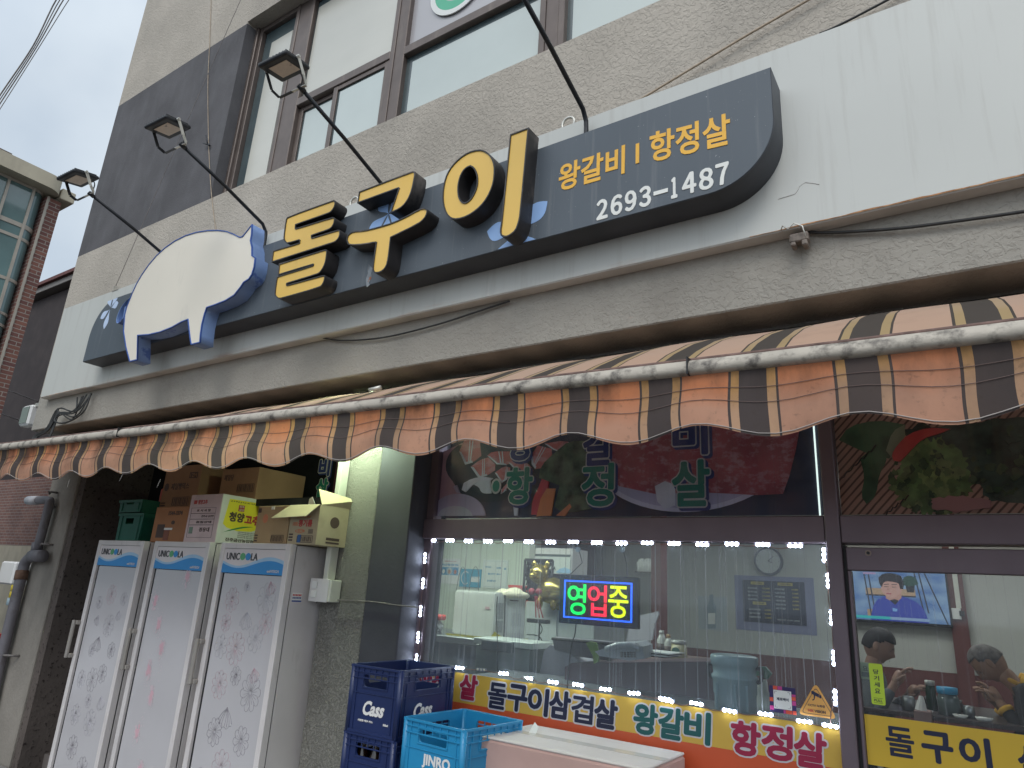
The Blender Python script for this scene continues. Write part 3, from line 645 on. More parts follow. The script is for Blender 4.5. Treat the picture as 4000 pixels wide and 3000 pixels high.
m_val = dirt(m_val, (.08, .06, .05), 50, .58, .72, amt=.5)
m_fab = dirt(stripes('striped roof fabric', False), (.10, .08, .07), 4, .55, .8, amt=.3)
PER = .2745
def fabric(name, rows, xs, f, m, th=.0):
    """grid with a 'fab' attribute: (stripe phase, height fraction, 0); stripe edges get their own columns"""
    vs = []; att = []; fs = []
    for x in xs:
        for j in range(rows+1):
            vs.append(f(x, j/rows)); att.append((x, j/rows))
    nx = len(xs)
    me = bpy.data.meshes.new(name)
    for i in range(nx-1):
        for j in range(rows):
            a = i*(rows+1)+j; fs.append((a, a+rows+1, a+rows+2, a+1))
    me.from_pydata([tuple(v) for v in vs], [], fs); me.update()
    at_ = me.attributes.new('fab', 'FLOAT_VECTOR', 'CORNER')
    k = 0
    for p in me.polygons:
        xm = sum(vs[v][0] for v in p.vertices)/4; base = math.floor((att[p.vertices[0]][0]*.5+att[p.vertices[1]][0]*.5-.038)/PER)
        for v in p.vertices:
            at_.data[k].vector = (min(.9999, max(0., (att[v][0]-.038)/PER-base)), att[v][1], 0); k += 1
    return link(name, me, m, AW, False, True)
xs = []; x = -7.0
k0 = math.floor((-6.6-.038)/PER)
for k in range(k0, 6):
    for q in range(18): xs.append(.038+(k+q/18)*PER)
def f_val(x, t):                 # t 0 top .. 1 bottom
    top = zt_(x) - .046
    low = (.2425 - .0105*(x/BY))*BY + .021*math.cos(2*PI*(x+.0114)/.4176+PI) + .004*math.sin(x*3.1)
    z = top + (low-top)*t
    wv_ = min(1, max(.15, -x/3)); y = BY - .030 + .006*wv_*math.sin(2*PI*t*1.05+.7*math.sin(x*1.3)) + .008*t*math.sin(2*PI*(x+.06)/.4176) + .006*t*math.sin(x*5.3+1)
    xx = x + .0055*wv_*math.sin(2*PI*t*1.0+.6+.4*math.sin(x*2.3)) + .002*math.sin(7*x+5*t)
    return Vector((xx, y, z))
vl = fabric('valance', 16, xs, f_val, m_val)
prof = [(BY+.02, .0), (2.10, .118), (2.3, .222), (2.5, .310), (2.65, .365), (2.80, .415)]
def f_top(x, t):
    u = t*(len(prof)-1); i = min(int(u), len(prof)-2); fr = u-i
    y = prof[i][0]*(1-fr)+prof[i+1][0]*fr; dz = prof[i][1]*(1-fr)+prof[i+1][1]*fr
    s5 = min(1, t*5); z0 = zt_(x)*(1-s5) + .683*s5
    return Vector((x, y, z0 + dz*(1-.0*x) - .004*math.sin(x*9)*math.sin(PI*t)))
tp_ = fabric('roof_fabric', 15, xs, f_top, m_fab)
# front bar: round-topped extrusion
def bar(name, prof_, m, x0=-6.6, x1=1.45, n=60):
    vs = []; fs = []; k = len(prof_)
    for i in range(n+1):
        x = x0+(x1-x0)*i/n
        for y, z in prof_: vs.append(Vector((x, BY+y, zt_(x)+z+.0012*math.sin(x*4))))
        if i:
            for j in range(k): a = (i-1)*k+j; b = (i-1)*k+(j+1) % k; fs.append((a, b, b+k, a+k))
    fs += [tuple(range(k))[::-1], tuple(range(n*k, n*k+k))]
    return mk(name, vs, fs, m, AW, False, True)
bp_ = [(-.030, -.052), (-.048, -.046), (-.052, -.034), (-.048, -.018), (-.036, -.006), (-.018, .000), (.000, -.001), (.012, -.008), (.012, -.050)]
bar('front_bar', bp_, m_zinc)
bar('fabric_hem', [(-.012, .001), (-.012, .010), (.02, .013), (.03, .006), (.02, -.001)], M('hem dark', (.16, .10, .085), .9, var=.5, sc=18, stretch=(1, 0, 0)))
bm = bmesh.new(); x = -.30
for xj in (-.655, -3.9): addbox(bm, xj, xj+.004, BY-.0545, BY+.013, zt_(xj)-.053, zt_(xj)+.001)
bm_obj('bar_joint', bm, m_fdark, AW)
tubes('roller', [([(-6.5, 2.78, 1.03), (1.4, 2.78, 1.03)], .045)], m_fdark, AW, n=12)
for xa in (-5.6, -3.3, -.9): tube('folding_arm', [(xa, 2.76, .98), (xa+.35, 2.35, .80), (xa, BY+.03, zt_(xa)-.03)], .016, m_steel, AW)
c = at(1460, 1522, 2.45); tube('arm_bolt', [c+Vector((-.03, 0, 0)), c+Vector((.04, .01, .01))], .013, m_steel, AW)
# stitching lines on the valance
lst = []
for tt in (.30, .52, .965):
    lst.append(([f_val(xx, tt)+Vector((0, -.0022, 0)) for xx in xs[::3]], .0009 if tt < .9 else .0016))
tubes('seam', lst[:2], M('seam thread', (.16, .11, .10), .9), AW, n=4); tubes('seam', lst[2:], M('hem thread', (.45, .40, .37), .9), AW, n=4)
# loose threads hanging from the valance
lst = []
for px, py, dx in ((480, 1855, -14), (625, 1880, -12), (270, 1880, -8)):
    p = at(px, py, BY-.03); q = at(px+dx, py+24, BY-.05); lst.append(([p+Vector((0, 0, .01)), q], .0012))
tubes('loose_thread', lst, m_gwire, AW, n=4)

# ================================================================ neighbours on the left
m_brick = brick('red brown brick', (.30, .13, .095), (.19, .085, .075), (.42, .36, .31))
m_brick2 = brick('shaded brick', (.34, .17, .13), (.26, .13, .11), (.40, .35, .31))  # paler brick for the base of the dark house
m_cream = dirt(M('cream concrete trim', (.50, .44, .33), .85, var=.08, sc=3), (.24, .20, .16), 3, .5, .75, (1, 1, .4), .5)
m_bayg = M('teal bay glass', (.13, .21, .21), .06, var=.35, sc=.9, spec=1.0)
BB = thing('brick_building', 'red brick house with cream cornice and curved teal bay windows', 'building', (-14, 2, -H))
XB = -12.0
box('wall', XB-6, XB, 3.76, 3.98, -H, 5.72, m_brick, BB)
box('wall', XB-6, XB-.35, -9, 3.755, -H, 5.7, m_brick, BB)
# cornice, rounded at the bay
def cornice(y1, x1, z0, z1):
    R = .22; pts = [(XB-3, -9), (x1, -9)] + [(x1-R+R*math.cos(t), y1-R+R*math.sin(t)) for t in [PI/2*k/8 for k in range(9)]] + [(XB-3, y1)]
    vs = [Vector((a, b, z0)) for a, b in pts]+[Vector((a, b, z1)) for a, b in pts]; n_ = len(pts)
    return vs, [tuple(range(n_))[::-1], tuple(range(n_, 2*n_))]+[(k, (k+1) % n_, n_+(k+1) % n_, n_+k) for k in range(n_)]
vs, fs = cornice(3.90, XB+.22, 5.78, 6.02); mk('cornice', vs, fs, m_cream, BB)
box('cornice', XB-3, XB+.10, 3.91, 4.12, 5.74, 5.93, m_cream, BB, bev=.01)
# bay glass
def baypath(off=0):
    R = .20+off
    return [(XB-.02+off, y) for y in (-9, -4, 0, 2, 3.0, 3.56)] + [(XB-.02-.20+R*math.cos(t), 3.56+R*math.sin(t)) for t in [PI/2*k/8 for k in range(1, 9)]]
bpth = baypath(); vs = []; fs = []
for i, (a, b) in enumerate(bpth):
    vs += [Vector((a, b, -.4)), Vector((a, b, 5.775))]
    if i: fs.append((2*i-2, 2*i, 2*i+1, 2*i-1))
pg = mk('bay_window', vs, fs, m_bayg, BB, smooth=False)
m_bfr = M('cream metal mullion', (.42, .37, .31), .5, var=.08)
bf = baypath(.012); vs = []; fs = []
for z0, z1 in ((5.04, 5.11), (4.84, 4.89), (4.14, 4.19), (3.60, 3.64), (3.42, 3.46), (2.6, 2.65), (1.8, 1.85), (5.73, 5.775)):
    b0 = len(vs)
    for i, (a, b) in enumerate(bf):
        vs += [Vector((a, b, z0)), Vector((a, b, z1))]
        if i: k = b0+2*i; fs.append((k-2, k, k+1, k-1))
o = mk('bay_transom', vs, fs, m_bfr, BB); o.modifiers.new('s', 'SOLIDIFY').thickness = .03
each('bay_mullion', [(XB-.06, XB+.01, y-.018, y+.018, -.4, 5.77) for y in (3.57, 3.22, 2.5, 1.7, .9)] + [(XB-.1, XB+.015, 3.765, 3.80, -.4, 5.73)], m_bfr, BB)
box('curtain', XB-.6, XB-.5, 1.5, 3.5, 4.2, 5.0, m_paper, BB)
c = at(20, 622, 3.0)*(12.0/abs(at(20, 622, 3.0).x)); box('roof_vent', c.x-.3, c.x+.02, c.y-.25, c.y+.06, 6.02, 6.14, m_wframe, BB)
# dark neighbour behind
NB = thing('dark_house', 'dark brown house with red tiled eave behind the shop corner', 'building', (-22, 8, -H))
m_dk = dirt(M('dark brown wall', (.035, .026, .026), .9, var=.2, sc=2), (.06, .045, .04), 2, .5, .8, amt=.5)
box('wall', -34, -12.5, 7, 12, 1.9, 6.9, m_dk, NB)
box('brick_base', -34, -12.5, 6.98, 12, .35, 1.895, m_brick2, NB)
box('stone_base', -34, -12.5, 6.96, 12, -H, .345, m_cream, NB)
box('eave', -34, -12.4, 6.78, 12, 6.94, 7.10, flat('eave board', (.16, .145, .13)), NB, bev=.01)
bm = bmesh.new()
v = [bm.verts.new(p) for p in ((-34, 6.70, 7.103), (-12.3, 6.70, 7.103), (-12.3, 6.70, 7.20), (-34, 6.70, 7.20), (-34, 9.5, 8.2), (-12.3, 9.5, 8.2), (-34, 12, 7.103), (-12.3, 12, 7.103))]
for f_ in ((0, 1, 2, 3), (3, 2, 5, 4), (4, 5, 7, 6), (0, 3, 4, 6), (1, 7, 5, 2), (0, 6, 7, 1)): bm.faces.new([v[i] for i in f_])
bm_obj('roof', bm, M('red brown roof tiles', (.12, .045, .04), .85, var=.3, sc=12), NB)
# air conditioner unit and parked car seen past the pillar
c = atx(78, 2240, -10.2); 
AC = thing('outdoor_unit', 'white outdoor air conditioner unit against the house base at the left edge', 'air conditioner', (c.x, c.y, c.z-.3))
box('casing', c.x-.3, c.x+.1, c.y-.12, c.y+.12, c.z-.14, c.z+.14, m_white, AC, bev=.02)
tube('fan_guard', [(c.x+.105, c.y+.08*math.cos(2*PI*k/24), c.z+.1*math.sin(2*PI*k/24)) for k in range(25)], .006, m_steel, AC)
for k in range(8): box('grille', c.x+.101, c.x+.108, c.y-.08, c.y+.08, c.z-.08+k*.022, c.z-.075+k*.022, m_steel, AC)
c = atx(8, 2330, -8.5)
CR = thing('parked_car', 'pale parked car with red tail lamp, just visible at the left picture edge', 'car', (c.x-.9, c.y-1.5, -H))
cz = -H; cx0, cx1, cy0, cy1 = c.x-1.7, c.x, c.y-4.2, c.y+.1
prof_c = [(cy0, .35), (cy0, .75), (cy0+.25, .92), (cy0+1.1, .98), (cy0+1.8, 1.42), (cy1-1.1, 1.45), (cy1-.35, 1.02), (cy1-.05, .95), (cy1, .6), (cy1, .35)]
vs = [Vector((cx0, y, cz+z)) for y, z in prof_c]+[Vector((cx1, y, cz+z)) for y, z in prof_c]; n_ = len(prof_c)
mk('body', vs, [tuple(range(n_)), tuple(range(n_, 2*n_))[::-1]]+[(k, n_+k, n_+(k+1) % n_, (k+1) % n_) for k in range(n_)], flat('car paint', (.62, .64, .66), .25), CR)
glp = [(cy0+1.25, 1.0), (cy0+1.85, 1.36), (cy1-1.15, 1.39), (cy1-.6, 1.03)]
vs = [Vector((cx1+.004, y, cz+z)) for y, z in glp]; mk('side_window', vs, [(0, 1, 2, 3)], flat('car glass', (.03, .04, .05), .1), CR)
box('tail_lamp', cx1-.25, cx1+.005, cy1-.12, cy1+.01, cz+.78, cz+.93, flat('red lamp', (.45, .03, .02), .3), CR)
for yy in (cy0+.8, cy1-.8):
    w_ = tube('wheel', [(cx1-.2, yy, cz+.33), (cx1+.01, yy, cz+.33)], .33, flat('tyre', (.02, .02, .02), .8), CR, n=24)
    tube('rim', [(cx1+.011, yy, cz+.33), (cx1+.02, yy, cz+.33)], .2, m_steel, w_, n=16)

# ================================================================ drain pipe on the left pillar
DP = thing('drain_pipe', 'grey plastic drain pipe with elbows strapped to the left pillar', 'pipe', (-6.9, 2.75, -1.6))
Yp = 2.79
P1 = [at(120, 1955, Yp), at(172, 1953, Yp), at(190, 1958, Yp), at(192, 1975, Yp), at(145, 2150, Yp)]
tube('pipe', spl(P1, 4), .036, m_pipe, DP, n=14)
tube('pipe_end', [at(112, 1955, Yp), at(150, 1954, Yp)], .040, M('pale pvc', (.42, .42, .45), .4), DP, n=14)
tube('pipe', spl([at(148, 2172, Yp), at(118, 2178, Yp), at(98, 2200, Yp), at(84, 2250, Yp), at(28, 2480, Yp), at(5, 2570, Yp), at(-60, 2850, Yp), at(-110, 3050, Yp)], 4), .043, m_pipe, DP, n=14)
tube('collar', [at(148, 2120, Yp), at(141, 2160, Yp)], .044, m_pipe, DP, n=14); tube('collar', [at(125, 2171, Yp-.02), at(168, 2172, Yp-.02)], .05, m_pipe, DP, n=14)
tube('collar', [at(88, 2228, Yp), at(80, 2265, Yp)], .05, M('rusty collar', (.16, .09, .06), .8, var=.4, sc=20), DP, n=14)
for x, y in ((66, 2297), (60, 2323)): p = at(x, y, Yp); tube('yellow_tape', [p+Vector((0, 0, -.025)), p+Vector((0, 0, .025))], .0445, flat('yellow tape', (.65, .48, .04)), DP, n=14)
p = at(50, 2350, Yp); tube('paper_label', [p+Vector((0, 0, -.03)), p+Vector((0, 0, .03))], .0442, flat('pale label', (.35, .45, .5)), DP, n=14)
for x0, y0, x1, y1 in ((195, 1930, 225, 1925), (196, 1980, 214, 1980), (160, 2128, 207, 2128), (10, 2560, 75, 2562)):
    a = at(x0, y0, Yp); b = at(x1, y1, 2.845); tube('pipe_clip', [a, Vector((a.x*.4+b.x*.6, Yp-.02, b.z)), b], .009, m_gwire, DP)

# ================================================================ conduit, switch, pier lamp
c0 = at(1347, 1800, 2.80); c1 = at(1268, 2262, 2.80); xc = (c0.x+c1.x)/2
CD = thing('conduit', 'white plastic cable trunking running down the pier edge beside the fridges', 'conduit', (xc, 2.8, c1.z))
box('trunking', xc-.019, xc+.019, 2.785, 2.845, c1.z, zb-.02, m_wpvc, CD, bev=.003)
a = at(1218, 2260, 2.76); b = at(1272, 2348, 2.76)
SB = thing('switch_box', 'white surface mounted double rocker switch at the foot of the trunking', 'switch', (a.x, 2.8, b.z))
sw0, sw1, swz0, swz1 = a.x, b.x+.02, b.z-.005, a.z
box('switch_body', sw0, sw1, 2.765, 2.845, swz0, swz1, m_wpvc, SB, bev=.004)
box('switch_plate', sw0-.006, sw1-.012, 2.757, 2.7645, swz0-.003, swz1+.003, m_white, SB, bev=.003)
for k in range(2): box('rocker', sw0+.018, sw0+.06, 2.749, 2.7565, swz0+.02+k*.05, swz0+.058+k*.05, m_paper, SB, bev=.003)
wire('thin grey wire running from the switch across the pier to the window', [(1236, 2356), (1246, 2345), (1290, 2343), (1440, 2349), (1560, 2365), (1640, 2374)], 2.83, .0035, m_gwire)
TL = thing('tube_lamp', 'greenish fluorescent tube lamp lit behind the awning at the pier top', 'lamp', (-3.0, 2.65, .85))
box('batten', -3.17, -2.77, 2.64, 2.70, .93, .97, m_white, TL, bev=.004)
tube('lamp_tube', [(-3.16, 2.67, .91), (-2.78, 2.67, .91)], .014, emit('green white tube', (.76, 1, .68), 190), TL, n=12)
each('lamp_bracket', [(-3.0, -2.98, 2.701, 2.848, .945, .96), (-2.9, -2.88, 2.701, 2.848, .945, .96)], m_steel, TL)

# ================================================================ display fridges
FYf = 2.60
m_fglass = dirt(M('filmed fridge door', (.50, .48, .495), .16, var=.05, sc=1.5, spec=.7), (.60, .60, .63), 1.1, .5, .8, amt=.4)
m_hdrw = flat('header white', (.66, .60, .60), .35)
m_hb = flat('header blue', (.05, .26, .58), .35); m_hb2 = flat('header pale blue', (.34, .52, .70), .35)
m_lgreen = flat('logo green', (.12, .38, .18)); m_ltxt = flat('logo black', (.05, .05, .055))
m_line = flat('dark flower line', (.27, .25, .28)); m_linep = flat('pink flower line', (.50, .34, .38)); m_linef = flat('faint flower line', (.41, .39, .43)); m_pinkb = flat('pink blossom', (.60, .38, .43)); m_pinkf = flat('pale pink blossom', (.55, .45, .48))
def flower_lines(cx, cz, r, n, ang, y, lst, sx=.9):
    r *= 1.22
    for k in range(n):
        a = ang + 2*PI*k/n; pts = []
        for j in range(9):
            t = j/8; rr = 1.22*r*(.74 + .26*math.sin(PI*t) ** .6) if 0 < t < 1 else 1.22*r*.74
            aa = a + (t-.5)*2*PI/n*.98
            pts.append((cx+rr*math.cos(aa)*sx, y, cz+rr*math.sin(aa)))
        lst.append((pts, .0012)); 
        a2 = a+PI/n; lst.append(([(cx+r*.15*math.cos(a2)*sx, y, cz+r*.15*math.sin(a2)), (cx+r*.9*math.cos(a2+.08)*sx, y, cz+r*.9*math.sin(a2+.08))], .0011))
        lst.append(([(cx+r*.1*math.cos(a)*sx, y, cz+r*.1*math.sin(a)), (cx+r*.8*math.cos(a+.1)*sx, y, cz+r*.8*math.sin(a+.1))], .0009))
def bud_lines(cx, cz, r, y, lst, ang=0):
    for k in range(-3, 4):
        a = ang - PI/2 + k*.24; pts = []
        for j in range(7):
            t = j/6; a2 = a + .10*math.sin(PI*t)*(1 if k >= 0 else -1)
            pts.append((cx + r*1.9*t*math.cos(a2), y, cz + .5*r + r*2.0*t*math.sin(a2)))
        lst.append((pts, .0013))
    lst.append(([(cx+r*1.9*math.cos(ang-PI/2+.24*k), y, cz+.5*r+r*2.0*math.sin(ang-PI/2+.24*k)-.01*(k % 2)) for k in range(-3, 4)], .0013))
def fridge(x0, x1, label, kind):
    F = thing('display_fridge', label, 'fridge', ((x0+x1)/2, FYf, -H+.1), group='upright display fridges')
    zt = .188; zb_ = -H+.18; yf = FYf
    box('cabinet', x0+.012, x1-.006, yf+.055, yf+.64, zb_, zt-.004, m_whited, F, bev=.004)
    box('seal', x0+.02, x1-.012, yf+.045, yf+.0545, zb_+.02, zt-.012, m_fdark, F)
    fw = .040
    d = boxes('door', [(x0, x0+fw, yf, yf+.044, zb_, zt), (x1-fw, x1, yf, yf+.044, zb_, zt), (x0+fw+.0005, x1-fw-.0005, yf+.0005, yf+.044, zt-.034, zt-.0005), (x0+fw+.0005, x1-fw-.0005, yf+.0005, yf+.044, zb_+.0005, zb_+.06)], m_whited, F, bev=.003)
    a, b = x0+fw, x1-fw; hz1, hz0 = zt-.036, .012; wd = b-a; hh = hz1-hz0
    box('header_panel', a, b, yf+.006, yf+.02, hz0, hz1, m_hdrw, d)
    U = lambda u, v: (a+u*wd, hz0+v*hh)
    def wave(v0, amp, ph, n=24): return [U(k/n, v0 + amp*(-math.sin(2*PI*(k/n)*.95+ph))) for k in range(n+1)]
    poly('header_wave', [[U(0, 0.001), U(1, 0.001)] + wave(.50, .20, .05)[::-1]], yf+.0048, yf+.0058, m_hb2, d)
    lo = [U(k/24, .40 + .19*(-math.sin(2*PI*(k/24)*.92+.05)) - .12*max(0, k/24-.45)) for k in range(25)]
    poly('header_wave', [[U(0, 0.001), U(1, 0.001)] + lo[::-1]], yf+.0038, yf+.0047, m_hb, d)
    z0, z1 = U(0, .54)[1], U(0, .84)[1]
    text('logo_lettering', 'UNIC', U(.05, 0)[0], U(.275, 0)[0], z0, z1, yf+.0045, m_ltxt, d, .015, th=.001)
    disc('logo_dot', U(.325, 0)[0], (z0+z1)/2, wd*.042, yf+.0035, yf+.0055, m_lgreen, d, rz=(z1-z0)*.5); disc('logo_dot', U(.415, 0)[0], (z0+z1)/2, wd*.042, yf+.0035, yf+.0055, m_hb, d, rz=(z1-z0)*.5)
    text('logo_lettering', 'LA', U(.465, 0)[0], U(.575, 0)[0], z0, z1, yf+.0045, m_ltxt, d, .015, th=.001)
    text('maker_lettering', 'uniHTECH', U(.76, 0)[0], U(.94, 0)[0], U(0, .09)[1], U(0, .20)[1], yf+.0025, m_hdrw, d, .02, th=.0008)
    box('glass_gasket', a, b, yf+.018, yf+.03, zb_+.06, hz0-.001, m_fdark, d)
    g0, g1 = a+.022, b-.012
    box('door_glass', g0, g1, yf+.014, yf+.0175, zb_+.062, hz0-.004, m_fglass, d)
    yy = yf+.0135
    if kind in ('a', 'c'):
        L1, L2, L3 = [], [], []
        if kind == 'c':
            fl = [(.22, -.14, .048, 9, L2), (.80, -.12, .06, 8, L3), (.85, -.25, .040, 8, L2), (.18, -.27, .035, 8, L2), (.42, -.40, .062, 10, L2), (.72, -.335, .05, 8, L3), (.16, -.40, .045, 7, L3), (.50, -.54, .035, 8, L1), (.25, -.60, .052, 9, L2), (.78, -.61, .065, 10, L1), (.30, -.84, .05, 9, L1), (.75, -.85, .05, 9, L1), (.5, -1.0, .06, 9, L2), (.2, -1.1, .05, 9, L1), (.7, -1.2, .05, 9, L1), (.45, -.06, .02, 7, L3)]
            bd = [(.52, -.22, .045, 1, L3), (.83, -.04, .035, 1, L2), (.45, -.73, .05, 1, L1), (.78, -.50, .035, 1, L2)]
        else:
            fl = [(.50, -.18, .045, 7, L2), (.22, -.24, .03, 7, L3), (.60, -.38, .05, 9, L3), (.84, -.20, .03, 7, L3), (.30, -.55, .03, 8, L3), (.80, -.53, .035, 8, L1), (.70, -.68, .04, 8, L1), (.48, -.73, .052, 8, L1), (.20, -.74, .04, 8, L3), (.50, -.86, .03, 8, L3), (.25, -.96, .045, 9, L3), (.65, -.98, .055, 9, L3), (.35, -1.15, .05, 9, L1), (.7, -1.25, .05, 9, L1)]
            bd = [(.42, -.48, .045, 1, L1), (.78, -.29, .03, 1, L3), (.80, -.83, .04, 1, L3), (.28, -.34, .03, 1, L3)]
        for u, z, r, n_, LL in fl: flower_lines(g0+u*(g1-g0), z, r, n_, u*9, yy, LL)
        for u, z, r, n_, LL in bd: bud_lines(g0+u*(g1-g0), z, r, yy, LL, u-.5)
        for LL, mm in ((L1, m_line), (L2, m_linep), (L3, m_linef)): tubes('flower_print', LL, mm, d, n=3)
    else:
        bm = bmesh.new(); rnd = random.Random(3)
        vs, fs, vs2, fs2 = [], [], [], []
        for u, z in ((.72, -.03), (.12, -.19), (.30, -.33), (.46, -.47), (.28, -.60), (.44, -.74), (.3, -.95), (.5, -1.15), (.2, -1.3)):
            for k in range(90):
                rr = abs(rnd.gauss(0, .042)); an = rnd.random()*2*PI; s_ = rnd.uniform(.004, .013)*(1 if rr < .04 else .35)
                cx = g0+u*(g1-g0)+rr*math.cos(an)*.75; cz_ = z+rr*1.5*math.sin(an)
                V_, F_ = (vs, fs) if rr < .024 else (vs2, fs2); b0 = len(V_)
                m_ = rnd.randint(5, 7)
                for j in range(m_): V_.append(Vector((cx+s_*math.cos(2*PI*j/m_)*rnd.uniform(.5, 1.2), yy-(.0002 if rr < .018 else 0)-k*.00001, cz_+s_*math.sin(2*PI*j/m_)*rnd.uniform(.7, 1.4))))
                F_.append(tuple(range(b0, b0+m_)))
        mk('blossom_print', vs, fs, m_pinkb, d); mk('blossom_print', vs2, fs2, m_pinkf, d); bm.free()
    # handle on the left edge
    hx = x0-.012
    boxes('handle', [(hx-.014, hx+.014, yf-.046, yf-.028, -.62, -.37), (hx-.012, hx+.024, yf-.03, yf-.0005, -.40, -.372), (hx-.012, hx+.024, yf-.03, yf-.0005, -.618, -.59)], M('grey handle', (.30, .275, .25), .5), d, bev=.004)
    each('foot', [(x0+.05, x0+.09, yf+.08, yf+.12, -H+.1, zb_), (x1-.09, x1-.05, yf+.08, yf+.12, -H+.1, zb_), (x0+.05, x0+.09, yf+.55, yf+.59, -H+.1, zb_), (x1-.09, x1-.05, yf+.55, yf+.59, -H+.1, zb_)], m_fdark, F)
    return F
fridge(-5.385, -4.765, 'white glass door fridge with grey flower line print, leftmost of the three', 'a')
fridge(-4.635, -4.005, 'white glass door fridge with pink blossom print, middle of the three', 'b')
F3 = fridge(-3.885, -3.235, 'white glass door fridge with bold flower print beside the stucco pier', 'c')
a = at(1139, 2358, 2.6); sx_ = -3.2409
vs = [Vector((sx_+.0012, y, z)) for y, z in ((2.665, -.075), (2.735, -.075), (2.735, -.125), (2.665, -.125))]; mk('service_sticker', vs, [(0, 1, 2, 3)], m_paper, F3)
for k, (mm, z) in enumerate(((flat('sticker red', (.6, .05, .05)), -.083), (flat('sticker navy', (.03, .06, .25)), -.098))):
    for j in range(6): mk('sticker_print', [Vector((sx_+.0016, 2.669+j*.0105, z)), Vector((sx_+.0016, 2.677+j*.0105, z)), Vector((sx_+.0016, 2.677+j*.0105, z-.009)), Vector((sx_+.0016, 2.669+j*.0105, z-.009))], [(0, 1, 2, 3)], mm, F3)
mk('sticker_print', [Vector((sx_+.0016, y, z)) for y, z in ((2.666, -.116), (2.734, -.116), (2.734, -.124), (2.666, -.124))], [(0, 1, 2, 3)], flat('sticker blue', (.03, .07, .3)), F3)

# ================================================================ cartons and crates on the fridges
FT = .1885
def kraft(name, col): return dirt(M(name, col, .85, var=.07, sc=6, spec=.15), tuple(c*.5 for c in col), 5, .55, .8, amt=.5)
m_kraft = kraft('brown carton', (.33, .20, .12)); m_kraft2 = kraft('tan carton', (.42, .30, .17)); m_kraft3 = kraft('orange brown carton', (.38, .19, .10))
m_cpink = kraft('pale pink carton', (.62, .50, .50)); m_cwhite = kraft('white carton', (.66, .66, .62)); m_cyel = kraft('yellow tan carton', (.47, .40, .27))
m_tape = flat('packing tape', (.5, .36, .22), .25)
def carton(px0, py0, px1, py1, Y, dep, label, m, zb2=FT, flaps=False):
    a = at(px0, (py0+py1)/2, Y); b = at(px1, (py0+py1)/2, Y); t = at((px0+px1)/2, py0, Y)
    x0, x1, z0, z1 = a.x, b.x, zb2, t.z
    T = thing('cardboard_box', label, 'box', ((x0+x1)/2, Y+dep/2, z0), group='cartons stacked on the fridges')
    if flaps:
        th = .005
        boxes('carton_body', [(x0, x1, Y, Y+th, z0, z1), (x0, x1, Y+dep-th, Y+dep, z0, z1), (x0, x0+th, Y+th, Y+dep-th, z0, z1), (x1-th, x1, Y+th, Y+dep-th, z0, z1), (x0+th, x1-th, Y+th, Y+dep-th, z0, z0+th)], m, T)
    else: box('carton_body', x0, x1, Y, Y+dep, z0, z1, m, T, bev=.003)
    return T, x0, x1, z0, z1
def side(name, T, x, ys, z0, z1, m):   # flat print on the +x face
    return mk(name, [Vector((x+.0012, ys[0], z0)), Vector((x+.0012, ys[1], z0)), Vector((x+.0012, ys[1], z1)), Vector((x+.0012, ys[0], z1))], [(0, 1, 2, 3)], m, T)
def barcode(T, x0, x1, z0, z1, Y, m, name='barcode', n=11):
    lst = [(x0+(x1-x0)*k/n, x0+(x1-x0)*(k+.3+.4*((k*7) % 3)/3)/n, Y-.0012, Y-.0004, z0, z1) for k in range(n)]
    lst += [(x0-.006, x0-.003, Y-.0012, Y-.0004, z0-.003, z1+.003), (x1+.003, x1+.006, Y-.0012, Y-.0004, z0-.003, z1+.003), (x0-.003, x1+.003, Y-.0012, Y-.0004, z0-.006, z0-.003), (x0-.003, x1+.003, Y-.0012, Y-.0004, z1+.003, z1+.006)]
    return boxes(name, lst, m, T)
def R2(x0, x1, z0, z1, u0, u1, v0, v1): return x0+(x1-x0)*u0, x0+(x1-x0)*u1, z0+(z1-z0)*v0, z0+(z1-z0)*v1
m_dkprint = flat('dark brown print', (.08, .05, .04)); m_redp = flat('red print', (.48, .06, .05)); m_redf = flat('faded red print', (.55, .20, .10))
# 1 orange brown carton with the phone number
T, x0, x1, z0, z1 = carton(600, 1980, 733, 2109, 2.68, .36, 'orange brown carton printed with a phone number, beside the green crates', m_kraft3)
q = R2(x0, x1, z0, z1, .40, .80, .76, .88); text('carton_print', '1544-3374', *q, 2.679, m_dkprint, T, .03, th=.0008)
q = R2(x0, x1, z0, z1, .14, .36, .12, .50); box('carton_print', q[0], q[1], 2.6782, 2.6795, q[2], q[3], m_dkprint, T)
q = R2(x0, x1, z0, z1, .37, .52, .05, .40); box('carton_print', q[0], q[1], 2.6782, 2.6795, q[2], q[3], flat('brown print', (.22, .08, .05)), T)
q = R2(x0, x1, z0, z1, .36, .60, .34, .40); box('carton_print', q[0], q[1], 2.6772, 2.6781, q[2], q[3], m_paper, T)
q = R2(x0, x1, z0, z1, .52, .86, .30, .50); boxes('carton_print', [(q[0], q[1], 2.6785, 2.6795, q[2]+k*.012, q[2]+k*.012+.002) for k in range(5)], m_kraft, T)
q = R2(x0, x1, z0, z1, .50, .66, .55, .68); disc('carton_print', (q[0]+q[1])/2, q[2], .022, 2.6785, 2.6795, m_dkprint, T, rz=.014)
